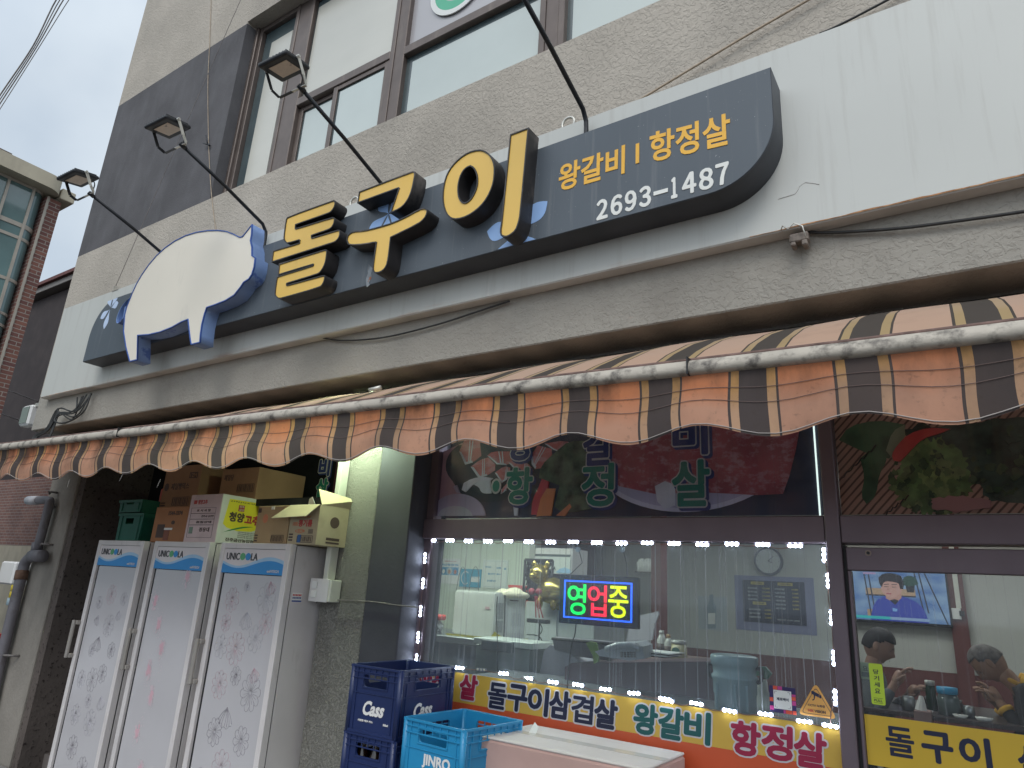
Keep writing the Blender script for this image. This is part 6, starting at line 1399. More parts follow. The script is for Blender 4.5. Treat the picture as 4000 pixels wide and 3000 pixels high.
# dish cabinet in front: freezer
T = pxthing('chest_fridge', 'grey green chest fridge with pale lid in front of the counter', 'fridge', g9(545, 1110), g9(1060, 1450), 4.0)
x0, x1, z0, z1 = pxbox('lid', g9(548, 1108), g9(1062, 1160), 3.85, .3, flat('pale lid', (.50, .55, .50), .35), T)
pxbox('body', g9(562, 1165), g9(1030, 1560), 3.9, .24, M('grey green enamel', (.26, .31, .29), .35, var=.15, sc=3), T)
pxbox('hinge_band', g9(615, 1115), g9(890, 1205), 3.83, .019, flat('hinge dark', (.07, .09, .10), .4), T)
# red basket, wicker basket, golden pig, wave fridge
a = at(*g9(850, 720), 5.0); b = at(*g9(1062, 640), 5.0)
T = thing('red_basket', 'red plastic basket on the shelf behind the microwave', 'basket', (a.x, 5.0, a.z))
m_redb = flat('red plastic', (.55, .07, .06), .4)
boxes('basket_wall', [(a.x+(b.x-a.x)*k/16, a.x+(b.x-a.x)*(k+.7)/16, 5.0, 5.006, a.z+.03, b.z-.02) for k in range(16)]+[(a.x, b.x, 4.995, 5.01, b.z-.02, b.z), (a.x, b.x, 4.998, 5.25, a.z-.08, a.z+.029)], m_redb, T)
T = thing('wave_fridge', 'white fridge with blue wave header behind the golden pig', 'fridge', at(*g9(1240, 760), 5.3))
x0, x1, z0, z1 = pxbox('body', g9(1070, 312), g9(1398, 1050), 5.3, .28, m_white, T)
pxbox('header', g9(1090, 375), g9(1390, 530), 5.288, .01, flat('header pale', (.62, .66, .62)), T, 0); pxbox('header_line', g9(1085, 365), g9(1388, 385), 5.285, .012, flat('header dark line', (.10, .12, .13)), T, 0)
pp_ = [at(*g9(x, y), 5.284) for x, y in ((1260, 520), (1300, 490), (1340, 478), (1392, 500), (1392, 530), (1290, 528))]
mk('header_wave', pp_, [tuple(range(6))[::-1]], m_hb2, T); q0 = at(*g9(1233, 500), 5.283); q1 = at(*g9(1262, 470), 5.283); text('logo_lettering', 'LA', q0.x, q1.x, q0.z, q1.z, 5.283, m_ltxt, T, .03, th=.001)
T = thing('wicker_basket', 'dark woven basket standing beside the golden pig', 'basket', at(*g9(1110, 640), 4.9))
wa = at(*g9(988, 630), 4.9); wb = at(*g9(1236, 420), 4.9); m_wick = flat('dark wicker', (.025, .022, .03), .6); lst = []
W0, W1, Z0, Z1 = wa.x, wb.x, wa.z-.12, wb.z
for k in range(14):
    for s_ in (1, -1):
        pts = []
        for j in range(9): t_ = j/8; x_ = W0+(W1-W0)*((k/13+s_*t_*.5) % 1.0001); pts.append((x_, 4.9+.02*math.sin(k+j), Z0+(Z1-Z0)*t_))
        seg = [pts[0]]
        for p_ in pts[1:]:
            if abs(p_[0]-seg[-1][0]) > (W1-W0)*.5:
                if len(seg) > 1: lst.append((seg, .006))
                seg = [p_]
            else: seg.append(p_)
        if len(seg) > 1: lst.append((seg, .006))
lst += [([(W0, 4.9, Z1), (W1, 4.9, Z1)], .012), ([(W0, 4.9, Z1-.09), (W1, 4.9, Z1-.09)], .009), ([(W0, 4.9, Z0), (W0, 4.9, Z1)], .011), ([(W1, 4.9, Z0), (W1, 4.9, Z1)], .011)]
tubes('basket_weave', lst, m_wick, T, n=5); box('basket_back', W0+.01, W1-.01, 4.95, 5.15, Z0, Z1-.1, m_wick, T)
def blob(bm, c, r, sub=2, f=None):
    q = bmesh.ops.create_icosphere(bm, subdivisions=sub, radius=1)
    for v in q['verts']:
        p = Vector((v.co.x*r[0], v.co.y*r[1], v.co.z*r[2])); 
        if f: p = f(p)
        v.co = Vector(c)+p
m_gold = M('gold paint', (.42, .33, .10), .25, .8, var=.3, sc=12)
gp = at(*g9(1190, 660), 4.7); bm = bmesh.new()
blob(bm, gp+Vector((.06, 0, -.02)), (.17, .12, .13)); blob(bm, gp+Vector((-.07, -.05, .13)), (.10, .09, .10)); blob(bm, gp+Vector((-.08, -.15, .11)), (.04, .035, .035))
for sx in (-1, 1): blob(bm, gp+Vector((-.07+sx*.075, -.03, .22)), (.03, .015, .045)); blob(bm, gp+Vector((.02+sx*.08, -.04, -.14)), (.035, .04, .06)); blob(bm, gp+Vector((-.08+sx*.035, -.135, .16)), (.010, .008, .010))
for sx in (0, 1): blob(bm, gp+Vector((.1, .06, -.14)), (.035, .04, .06))

for v in bm.verts: v.co = gp+(v.co-gp)*.78
tag(bm_obj('pig_figurine', bm, m_gold, None, smooth=True), 'shiny golden pig figurine behind the LED sign, tied with a red ribbon', 'figurine')
T = thing('red_ribbon', 'red ribbon bow hanging below the golden pig', 'ribbon', gp+Vector((-.1, -.16, -.05))); m_rib = flat('red ribbon', (.26, .03, .05), .5)
rc = at(*g9(1085, 700), 4.5); bm = bmesh.new()
blob(bm, rc+Vector((-.03, 0, .01)), (.03, .015, .025)); blob(bm, rc+Vector((.03, 0, .012)), (.03, .015, .022)); bm_obj('bow', bm, m_rib, T, smooth=True)
for dx in (0, .03, .06): mk('ribbon_tail', [rc+Vector((dx*.3-.004, 0, -.02)), rc+Vector((dx*.3+.004, 0, -.02)), rc+Vector((dx+.022, 0, -.17)), rc+Vector((dx+.010, 0, -.17))], [(0, 1, 2, 3)], m_rib, T)
# white cabinet below, rack with coils
T = thing('back_cabinet', 'grey white low cabinet under the golden pig', 'cabinet', at(*g9(1150, 1100), 4.95)); a = at(*g9(1005, 770), 4.75); b = at(*g9(1600, 770), 4.75)
box('cabinet_body', a.x, b.x, 4.75, 5.28, FZ, a.z-.0, flat('cabinet grey', (.36, .39, .38), .4), T, bev=.004); box('cabinet_door', a.x+.02, (a.x+b.x)/2-.01, 4.738, 4.749, FZ+.08, a.z-.04, flat('cabinet door', (.40, .43, .42), .4), T)
T = thing('coil_rack', 'dark rack with looped wires beside the microwave', 'rack', at(*g9(1090, 1350), 4.55)); lst = []
for k, y in enumerate((1010, 1125, 1245)):
    c_ = at(*g9(1095, y), 4.55); lst.append(([(c_.x+.05*math.cos(t), 4.55, c_.z+.045*math.sin(t)) for t in [PI*.6-k_*PI*1.2/10 for k_ in range(11)]]+[(c_.x-.08, 4.55, c_.z-.045)], .004))
a = at(*g9(1185, 950), 4.55); lst.append(([(a.x-.06, 4.55, a.z), (a.x-.06, 4.55, a.z-.9)], .006)); tubes('wire_loops', lst, m_cable, T, n=5)
pxbox('rack_plate', g9(1010, 925), g9(1180, 960), 4.5, .06, flat('rack dark', (.05, .055, .06)), T)
a = at(2240, 2300, IY-.06); b = at(2328, 2300, IY-.06); DW = thing('doorway', 'dark mauve inner door left of the red brown post', 'door', (a.x, IY-.06, FZ))
box('door_leaf', a.x, b.x, IY-.06, IY-.022, FZ, .72, flat('mauve door', (.10, .06, .065)), DW); box('door_frame', b.x+.001, b.x+.07, IY-.08, IY-.022, FZ, .76, flat('grey frame', (.28, .28, .28)), DW)
T = thing('cup_rack', 'stack of white paper cups lying on a wall rack right of the LED sign', 'cups', at(2525, 2215, 6.2))
for k in range(9): c_ = at(2494+k*7, 2216-((k*5) % 3)*2, 6.2); tube('cup', [(c_.x, 6.2, c_.z-.055), (c_.x, 6.2, c_.z+.05+(k % 3)*.012)], [.013, .018], m_paper, T, n=10)
box('rack_board', at(2488, 2235, 6.2).x, at(2560, 2235, 6.2).x, 6.15, 6.28, at(2525, 2238, 6.2).z, at(2525, 2234, 6.2).z, m_gwire, T)
vs = [at(x, y, 4.9) for x, y in ((2460, 2452), (2500, 2405), (2573, 2388), (2577, 2400), (2560, 2440), (2552, 2500), (2450, 2510))]
tag(mk('towel', vs, [tuple(range(7))], flat('pale towel', (.42, .41, .44), .9)), 'pale grey towel draped behind the telephone', 'towel').modifiers.new('s', 'SOLIDIFY').thickness = .02
# till monitor, phone, desk
T = thing('till_screen', 'flat grey till monitor seen from behind on the cash desk', 'monitor', at(*g9(1400, 1350), 3.9))
bm = bmesh.new(); vv = [at(*g9(x, y), Y_) for x, y, Y_ in ((1232, 1095, 3.8), (1765, 1140, 3.7), (1740, 1290, 3.9), (1260, 1220, 4.0))]
vs = vv+[v+Vector((0, .05, .012)) for v in vv]; mk('screen_back', vs, [(0, 3, 2, 1), (4, 5, 6, 7), (0, 1, 5, 4), (1, 2, 6, 5), (2, 3, 7, 6), (3, 0, 4, 7)], flat('grey mauve plastic', (.24, .23, .25), .35), T); bm.free()
tube('screen_edge', [vv[0], vv[1]], .008, m_cable, T)
T = thing('white_box', 'pale grey machine body standing under the till monitor', 'machine', at(*g9(1250, 1400), 4.0))
vs = [at(*g9(x, y), 3.95) for x, y in ((1160, 1200), (1215, 1150), (1300, 1170), (1500, 1310), (1500, 1560), (1105, 1560), (1120, 1420))]
n_ = len(vs); mk('machine_body', vs+[v+Vector((0, .25, 0)) for v in vs], [tuple(range(n_))[::-1], tuple(range(n_, 2*n_))]+[(k, (k+1) % n_, n_+(k+1) % n_, n_+k) for k in range(n_)], flat('pale machine', (.34, .33, .36), .4), T)
T = thing('cash_desk', 'dark mauve cash desk under the phone', 'desk', at(*g9(1900, 1600), 3.9))
vs = [at(*g9(x, y), 3.75) for x, y in ((1340, 1340), (1400, 1305), (2700, 1290), (2700, 1700), (1340, 1700))]
n_ = 5; mk('desk_body', vs+[v+Vector((0, .5, 0)) for v in vs], [tuple(range(n_))[::-1], tuple(range(n_, 2*n_))]+[(k, (k+1) % n_, n_+(k+1) % n_, n_+k) for k in range(n_)], M('mauve desk', (.10, .055, .065), .45, var=.15, sc=3), T)
T = thing('telephone', 'pale grey desk telephone on the cash desk', 'telephone', at(*g9(1820, 1280), 3.72))
ph = [at(*g9(x, y), 3.6) for x, y in ((1600, 1205), (1800, 1140), (1960, 1132), (2015, 1165), (2025, 1270), (1900, 1285), (1640, 1245))]
n_ = 7; mk('phone_body', ph+[v+Vector((0, .13, .01)) for v in ph], [tuple(range(n_))[::-1], tuple(range(n_, 2*n_))]+[(k, (k+1) % n_, n_+(k+1) % n_, n_+k) for k in range(n_)], flat('pale phone plastic', (.40, .42, .44), .35), T)
tube('handset', spl([at(*g9(1700, 1185), 3.58), at(*g9(1800, 1152), 3.56), at(*g9(1900, 1150), 3.56), at(*g9(1990, 1180), 3.58)], 4), .016, flat('handset', (.46, .48, .50), .3), T); boxes('keypad', [(lambda c_: (c_.x-.006, c_.x+.006, 3.592, 3.597, c_.z-.004, c_.z+.004))(at(*g9(1830+i*28, 1215+j*17), 3.59)) for i in range(5) for j in range(3)], m_gwire, T)
vs = [at(*g9(x, y), 3.62) for x, y in ((1530, 1130), (1570, 1118), (1620, 1130), (1640, 1200), (1640, 1290), (1600, 1310), (1590, 1240))]
tag(mk('green_cloth', vs, [tuple(range(7))], flat('green cloth', (.20, .32, .08), .9)), 'small green cloth hanging over the till monitor', 'cloth').modifiers.new('s', 'SOLIDIFY').thickness = .012
# paper stack + condiment tower on the wooden counter
T = thing('papers', 'stack of papers beside the telephone', 'papers', at(*g9(2060, 1260), 3.7)); 
for k in range(4): pxbox('sheet', (2500+k*6, 2548+k*5), (2620-k*8, 2552+k*5), 3.7, .2, m_paper if k % 2 == 0 else m_fdark, T, 0)
T = thing('side_counter', 'brown topped side counter with bottles on it', 'counter', at(2600, 2700, 4.6)); a = at(2380, 2590, 4.4); b = at(2738, 2590, 4.4); zt2 = at(2650, 2582, 4.4).z
box('top', a.x, b.x, 4.35, 4.95, zt2-.02, zt2, M('counter wood', (.20, .12, .09), .4, var=.2, sc=4), T, bev=.003); box('body', a.x+.02, b.x-.03, 4.4, 4.93, FZ, zt2-.021, flat('counter dark', (.07, .045, .05)), T)
def bottle(px, py0, py1, wpx, Y, m, capm, label):
    t_ = at(px, py0, Y); b_ = at(px, py1, Y); r = wpx/2/FPX*Y*1.1; h = t_.z-b_.z
    T = thing('sauce_bottle', label, 'bottle', (b_.x, Y, zt2), group='bottles on the side counter'); z = lambda u: zt2+h*u
    bm = bmesh.new(); addtube(bm, [(b_.x, Y, z(u)) for u, _ in ((0, 0), (.62, 0), (.75, 0), (.85, 0))], [r, r, r*.7, r*.45], 12); bmesh.ops.recalc_face_normals(bm, faces=bm.faces); bm_obj('bottle_body', bm, m, T, smooth=True)
    tube('bottle_cap', [(b_.x, Y, z(.851)), (b_.x, Y, z(1))], r*.5, capm, T, n=10); tube('bottle_label', [(b_.x, Y, z(.15)), (b_.x, Y, z(.5))], r*1.02, m_dkprint, T, n=12)
m_bw = flat('cream bottle', (.50, .50, .45), .35); m_bw2 = flat('tan cap', (.45, .30, .15), .4)
bottle(2585, 2458, 2560, 34, 4.6, m_bw, m_bw, 'white plastic sauce bottle, leftmost on the side counter'); bottle(2612, 2470, 2562, 30, 4.55, m_bw, m_bw2, 'tan capped sauce bottle in the middle of the side counter'); bottle(2640, 2490, 2565, 30, 4.5, m_bw, m_bw, 'white capped sauce bottle behind the yellow tub')
T = thing('yellow_tub', 'pale tub with green emblem in front of the sauce bottles', 'tub', at(2650, 2575, 4.4)); c_ = at(2652, 2550, 4.42)
bm = bmesh.new(); addtube(bm, [(c_.x, 4.42, zt2), (c_.x, 4.42, zt2+.10)], [.055, .045], 16); bmesh.ops.recalc_face_normals(bm, faces=bm.faces); bm_obj('tub_body', bm, flat('tub cream', (.50, .45, .25), .4), T, smooth=True); disc('tub_emblem', c_.x, zt2+.06, .026, 4.362, 4.364, flat('emblem green', (.05, .14, .10)), T, rz=.02); tube('tub_lid', [(c_.x, 4.42, zt2+.1), (c_.x, 4.42, zt2+.12)], .048, m_bw, T, n=16)
# big clear water container
YJ = 3.35
a = at(2753, 2660, YJ); b = at(2936, 2660, YJ); jt = at(2845, 2562, YJ).z; jb = at(2845, 2790, YJ).z; r = (b.x-a.x)/2; cx = (a.x+b.x)/2
m_jug = M('frosted blue plastic', (.30, .42, .45), .25, var=.1, sc=4, spec=.7)
T = thing('water_jug', 'large frosted pale blue water container behind the window', 'container', (cx, YJ+r, jb)); H_ = jt-jb
bm = bmesh.new(); addtube(bm, [(cx, YJ+r, jb+H_*u) for u in (0, .03, .30, .33, .55, .58, .63, .66, .80, .82, .96, .99, 1.0)], [r*k for k in (.80, .88, .88, .92, .93, .98, .98, .90, .93, 1.0, 1.02, .97, .85)], 28); bmesh.ops.recalc_face_normals(bm, faces=bm.faces); bm_obj('container_body', bm, m_jug, T, smooth=True)
for s_ in (-1, 1): tube('handle', spl([(cx+s_*r*.95, YJ+r, jb+H_*.80), (cx+s_*r*1.16, YJ+r, jb+H_*.78), (cx+s_*r*1.12, YJ+r, jb+H_*.60), (cx+s_*r*.95, YJ+r, jb+H_*.55)], 5), .010, m_fdark, T)
boxes('moulded_rib', [(cx+r*k-.006, cx+r*k+.006, YJ+r-math.sqrt(max(.01, 1-k*k))*r*.93-.006, YJ+r-math.sqrt(max(.01, 1-k*k))*r*.90, jb+H_*.05, jb+H_*.5) for k in (-.55, .28, .7)], m_jug, T, bev=.002)
box('window_shelf', fx0+.06, mx0-.02, G+.08, 3.9, jb-.03, jb-.001, flat('shelf grey', (.12, .13, .14)), thing('window_shelf', 'grey shelf inside the window carrying the water container', 'shelf', (-1.5, 3.4, jb-.03)))
T = thing('green_funnel', 'green plastic scoop on a white bowl right of the water container', 'scoop', at(2960, 2760, 3.7))
vs = [at(x, y, 3.7) for x, y in ((2938, 2602), (2990, 2605), (3014, 2632), (2996, 2655), (2962, 2640), (2940, 2640))]; n_ = 6
mk('scoop', vs+[v+Vector((0, .02, 0)) for v in vs], [tuple(range(n_))[::-1], tuple(range(n_, 2*n_))]+[(k, (k+1) % n_, n_+(k+1) % n_, n_+k) for k in range(n_)], flat('scoop green', (.03, .16, .08), .4), T)
c_ = at(2975, 2760, 3.7); zz_ = [at(2975, y, 3.7).z for y in (2790, 2765, 2735, 2700, 2655)]; bm = bmesh.new(); addtube(bm, [(c_.x, 3.7, z) for z in zz_], [.12, .11, .07, .035, .03], 20); bmesh.ops.recalc_face_normals(bm, faces=bm.faces); bm_obj('white_bowl', bm, flat('white bowl', (.50, .52, .46), .4), T, smooth=True)
# clock, menu board, bottle poster
YW = IY-.001
c_ = at(3001, 2192, YW-.04); T = thing('wall_clock', 'round white wall clock with dark rim above the menu board', 'clock', (c_.x, YW, c_.z))
disc('rim', c_.x, c_.z, .150, YW-.05, YW-.001, flat('clock rim', (.05, .06, .09), .3), T, n=32); disc('dial', c_.x, c_.z, .128, YW-.053, YW-.0505, flat('dial', (.55, .57, .55)), T, n=32)
for an, ln in ((40, .08), (-20, .055)): t_ = math.radians(an); tube('hand', [(c_.x, YW-.056, c_.z), (c_.x+ln*math.cos(t_), YW-.056, c_.z+ln*math.sin(t_))], .0035, m_fdark, T, n=5)
tubes('hour_mark', [([(c_.x+.108*math.cos(k*PI/6), YW-.054, c_.z+.108*math.sin(k*PI/6)), (c_.x+.12*math.cos(k*PI/6), YW-.054, c_.z+.12*math.sin(k*PI/6))], .003) for k in range(12)], m_fdark, T, n=4)
T = thing('menu_board', 'dark menu board with prices on a lilac backing sheet', 'menu board', at(3030, 2420, YW))
pxbox('backing', (2872, 2252), (3184, 2470), YW-.008, .006, flat('lilac sheet', (.22, .23, .36)), T, 0)
x0, x1, z0, z1 = pxbox('board', (2903, 2270), (3146, 2436), YW-.02, .01, flat('board navy', (.012, .018, .05), .4), T, 0)
m_mw = flat('menu white', (.45, .46, .45)); m_my = flat('menu yellow', (.50, .40, .08)); yb = YW-.0205
for u0, u1, v0, s_ in ((.14, .36, .90, '고기메뉴'), (.58, .82, .90, '사이드메뉴'), (.16, .38, .42, '식사류')):
    q = R2(x0, x1, z0, z1, u0, u1, v0, v0+.07); box('menu_heading', q[0], q[1], yb-.001, yb-.0002, q[2], q[3], m_my, T); text('lettering', s_, q[0]+.02, q[1]-.02, q[2]+.006, q[3]-.006, yb-.0014, m_fdark, T, .02, th=.0004)
for i, s_ in enumerate(('생삼겹살', '항정살', '돌구이', '왕갈비탕')): q = R2(x0, x1, z0, z1, .08, .24, .79-.09*i, .835-.09*i); text('lettering', s_, *q, yb, m_mw, T, .03, th=.001); q = R2(x0, x1, z0, z1, .33, .45, .79-.09*i, .835-.09*i); text('price_lettering', ('15,000', '17,000', '15,000', '20,000')[i], *q, yb, m_my, T, .02, th=.001)
for i, s_ in enumerate(('비빔밥', '냉면', '해물탕', '계란찜', '된장찌개', '공기밥')): q = R2(x0, x1, z0, z1, .53, .69, .79-.09*i, .835-.09*i); text('lettering', s_, *q, yb, m_mw, T, .03, th=.001); q = R2(x0, x1, z0, z1, .80, .90, .79-.09*i, .835-.09*i); text('price_lettering', ('10,000', '7,000', '4,000', '4,000', '5,000', '2,000')[i], *q, yb, m_my, T, .02, th=.001)
for i, s_ in enumerate(('김치찌개', '갈비탕', '차돌된장찌개')): q = R2(x0, x1, z0, z1, .09, .28, .28-.09*i, .325-.09*i); text('lettering', s_, *q, yb, m_mw, T, .03, th=.001); q = R2(x0, x1, z0, z1, .35, .45, .28-.09*i, .325-.09*i); text('price_lettering', ('6,000', '8,000', '7,000')[i], *q, yb, m_my, T, .02, th=.001)
q = R2(x0, x1, z0, z1, .54, .90, .08, .12); text('lettering', '영업시간 11:00~24:00', *q, yb, m_mw, T, .02, th=.001)
T = thing('bottle_poster', 'pale poster of a clear bottle on the wall left of the menu', 'poster', at(2775, 2450, YW))
pxbox('poster_sheet', (2728, 2330), (2840, 2462), YW-.004, .003, flat('pale poster', (.42, .46, .48)), T, 0)
bp2 = [at(x, y, YW-.006) for x, y in ((2772, 2322), (2786, 2322), (2786, 2345), (2798, 2372), (2796, 2455), (2764, 2455), (2762, 2372), (2772, 2345))]
poly('printed_bottle', [[(v.x, v.z) for v in bp2]], YW-.007, YW-.005, flat('bottle grey', (.24, .30, .33)), T); bp3 = [at(x, y, YW-.008) for x, y in ((2766, 2395), (2794, 2395), (2794, 2438), (2766, 2438))]; poly('printed_label', [[(v.x, v.z) for v in bp3]], YW-.0085, YW-.0075, m_paper, T)
# TV
T = thing('television', 'wall mounted television showing a person in a blue jacket', 'television', at(3500, 2440, YW-.1))
YT = IY-.14
q = [at(*p_, YT) for p_ in ((3303, 2232), (3698, 2251), (3712, 2444), (3320, 2412))]
tx0, tx1, tz0, tz1 = -.148*YT, -.0385*YT, -.0068*YT, .0515*YT
box('tv_case', tx0-.015, tx1+.015, YT, YT+.05, tz0-.025, tz1+.015, flat('tv black', (.008, .008, .01), .25), T, bev=.004); box('tv_mount', tx0+.3, tx1-.3, YT+.051, IY-.001, tz0+.1, tz1-.1, m_fdark, T)
def se(c_, s_=.55): return emit('tv colour', c_, s_)
U2 = lambda u, v: (tx0+(tx1-tx0)*u, tz0+(tz1-tz0)*v)
k_ = [0]
def tvp(pts, c_, s_=.55, nm='screen_picture', sm=0):
    k_[0] += 1; lp = [U2(u, v) for u, v in pts]
    for _ in range(sm): lp = smooth(lp)
    return poly(nm, [lp], YT-.001-.0006*k_[0], YT-.0005, se(c_, s_), T)
m_tvbg = se((.13, .25, .45)); nt = m_tvbg.node_tree; tn = nt.nodes.new('ShaderNodeTexNoise'); tn.inputs['Scale'].default_value = 3.5; rr_ = nt.nodes.new('ShaderNodeValToRGB'); rr_.color_ramp.elements[0].color = (.06, .16, .42, 1); rr_.color_ramp.elements[1].color = (.24, .38, .55, 1); rr_.color_ramp.elements[0].position = .35; rr_.color_ramp.elements[1].position = .65; nt.links.new(tn.outputs['Fac'], rr_.inputs[0]); nt.links.new(rr_.outputs[0], nt.nodes['Emission'].inputs[0])
box('screen', tx0, tx1, YT-.001, YT-.0001, tz0, tz1, m_tvbg, T)
tvp(((.20, .52), (.70, .52), (.70, .66), (.20, .66)), (.45, .32, .20)); tvp(((.20, .50), (.70, .50), (.70, .53), (.20, .53)), (.04, .04, .05)); tvp(((.20, .05), (.28, .05), (.28, .22), (.20, .22)), (.40, .28, .16))
for a_, b_ in (((.19, .98), (.235, .05)), ((.235, .98), (.28, .05)), ((.70, 1), (.76, .15)), ((.745, 1), (.80, .2)), ((.80, 1), (.97, .0))): tvp(((a_[0], a_[1]), (a_[0]+.014, a_[1]), (b_[0]+.014, b_[1]), (b_[0], b_[1])), (.03, .035, .05))
tvp(((.62, .60), (.69, .60), (.70, .74), (.61, .74)), (.02, .02, .025)); tvp(((.58, .74), (.60, .90), (.66, .95), (.72, .90), (.74, .78), (.68, .72)), (.02, .07, .05), sm=1)
tvp(((.23, .0), (.25, .20), (.29, .38), (.36, .48), (.45, .52), (.55, .52), (.66, .46), (.74, .36), (.78, .20), (.80, .0)), (.030, .055, .38), sm=1)
tvp(((.40, .46), (.42, .60), (.56, .60), (.56, .48), (.49, .36)), (.48, .27, .22)); tvp(((.44, .42), (.49, .33), (.53, .42), (.49, .45)), (.01, .01, .02)); tvp(((.40, .50), (.36, .62), (.37, .76), (.41, .85), (.54, .86), (.58, .76), (.575, .62), (.52, .50), (.46, .46)), (.55, .33, .27), sm=2)
tvp(((.35, .74), (.345, .88), (.40, .97), (.50, .985), (.575, .93), (.60, .80), (.585, .66), (.555, .66), (.545, .77), (.50, .80), (.42, .81), (.385, .76), (.375, .68)), (.015, .012, .016), sm=1)
for u in (.395, .475): tvp(((u, .685), (u+.045, .69), (u+.045, .70), (u, .70)), (.03, .02, .02)); tvp(((u-.005, .735), (u+.05, .74), (u+.05, .755), (u, .75)), (.06, .04, .04))
tvp(((.42, .63), (.445, .62), (.45, .66), (.425, .66)), (.42, .22, .18)); tvp(((.41, .545), (.46, .54), (.465, .565), (.415, .57)), (.40, .10, .12)); tvp(((.46, .20), (.50, .20), (.51, .25), (.46, .27)), (.20, .42, .75), sm=1)
tvp(((.04, .03), (.43, .03), (.43, .085), (.04, .085)), (.03, .50, .50)); tvp(((.43, .03), (.80, .03), (.815, .055), (.80, .085), (.43, .085)), (.28, .42, .62)); tvp(((.19, .945), (.32, .945), (.32, .985), (.19, .985)), (.42, .30, .50))
# outlet and clutter on the post, blue lidded tub, tissue, bottle
a = at(3716, 2375, IY-.1); b = at(3757, 2420, IY-.1); T = thing('wall_outlet', 'white outlet box with black plugs on the red brown post', 'outlet', (a.x, IY-.1, b.z))
box('outlet_box', a.x, b.x, IY-.115, IY-.081, b.z, a.z, m_paper, T, bev=.003); box('plug', a.x+.06, a.x+.10, IY-.15, IY-.116, b.z+.03, a.z-.02, m_fdark, T, bev=.004); box('outlet_trunking', a.x+.04, a.x+.08, IY-.10, IY-.081, a.z+.001, zb-.01, m_wpvc, T)
YTb = 5.7
zt3 = at(3500, 2770, YTb).z
T = thing('dining_table', 'dark dining table between the two seated men', 'table', (-.35, YTb+.3, FZ))
box('table_top', -.95, .55, YTb-.1, YTb+.8, zt3-.03, zt3, M('table dark', (.06, .045, .045), .3, var=.2, sc=5), T, bev=.004); each('table_leg', [(x, x+.05, y, y+.05, FZ, zt3-.031) for x in (-.9, .45) for y in (YTb-.05, YTb+.7)], m_steel, T)
def jar(name, label, cat, px, w_, h_, Y, m, lidm=None, lidh=.02):
    c_ = at(px, 2700, Y); T = thing(name, label, cat, (c_.x, Y, zt3)); bm = bmesh.new(); addtube(bm, [(c_.x, Y, zt3+.0005), (c_.x, Y, zt3+h_*.8), (c_.x, Y, zt3+h_)], [w_/2, w_/2, w_/2*.8], 14); bmesh.ops.recalc_face_normals(bm, faces=bm.faces); bm_obj('jar_body', bm, m, T, smooth=True)
    if lidm: tube('lid', [(c_.x, Y, zt3+h_), (c_.x, Y, zt3+h_+lidh)], w_/2*.95, lidm, T, n=14)
m_clr = flat('clear plastic', (.10, .13, .13), .1); m_grn = flat('green bottle', (.01, .06, .03), .1)
jar('lidded_tub', 'clear tub with bright blue lid on the dining table', 'tub', 3700, .13, .13, 5.75, m_clr, flat('bright blue lid', (.03, .28, .50), .35), .04)
jar('green_bottle', 'green glass bottle on the dining table behind the tissue box', 'bottle', 3635, .065, .16, 5.9, m_grn, m_bw, .03)
jar('steel_cup', 'steel cup on the dining table left of the tissue box', 'cup', 3545, .08, .09, 5.72, m_steelc); jar('steel_cup', 'steel cup on the dining table right of the blue lidded tub', 'cup', 3775, .07, .07, 5.75, m_steelc)
jar('steel_pot', 'dark cooking pot in the middle of the dining table', 'pot', 3680, .24, .06, 6.05, m_fdark, m_steelc, .01)
for px_i, w_, lb in ((3605, .10, 'small white side dish on the table near the tissue box'), (3740, .09, 'small white side dish on the table under the blue lidded tub'), (3830, .10, 'small white side dish before the bent man')):
    c_ = at(px_i, 2700, 5.66); bm = bmesh.new(); addtube(bm, [(c_.x, 5.66, zt3+.001), (c_.x, 5.66, zt3+.02)], [w_*.35, w_*.5], 14); bmesh.ops.recalc_face_normals(bm, faces=bm.faces); tag(bm_obj('side_dish', bm, m_paper, None, smooth=True), lb, 'dish', 'side dishes')
a = at(3568, 2775, 5.5); b = at(3640, 2825, 5.5); T = thing('tissue_box', 'pink brown tissue box with a white tissue standing up', 'tissue box', ((a.x+b.x)/2, 5.5, b.z))
zl = at(3600, 2778, 5.5).z; box('tissue_carton', a.x, b.x, 5.5, 5.62, zl-.09, zl, flat('tissue carton', (.24, .15, .14)), T, bev=.003)
cx = (a.x+b.x)/2; bm = bmesh.new(); addtube(bm, [(cx-.01, 5.56, zl), (cx-.005, 5.56, zl+.04), (cx, 5.56, zl+.085)], [.035, .026, .012], 9); bmesh.ops.recalc_face_normals(bm, faces=bm.faces); bm_obj('tissue', bm, m_paper, T)
ts = thing('serving_trolley', 'small dark side table under the tissue box', 'table', (cx, 5.55, FZ)); box('trolley_top', cx-.3, cx+.4, 5.42, 5.595, zl-.12, zl-.0905, m_fdark, ts); each('trolley_leg', [(x, x+.03, 5.45, 5.48, FZ, zl-.121) for x in (cx-.28, cx+.36)], m_steel, ts)

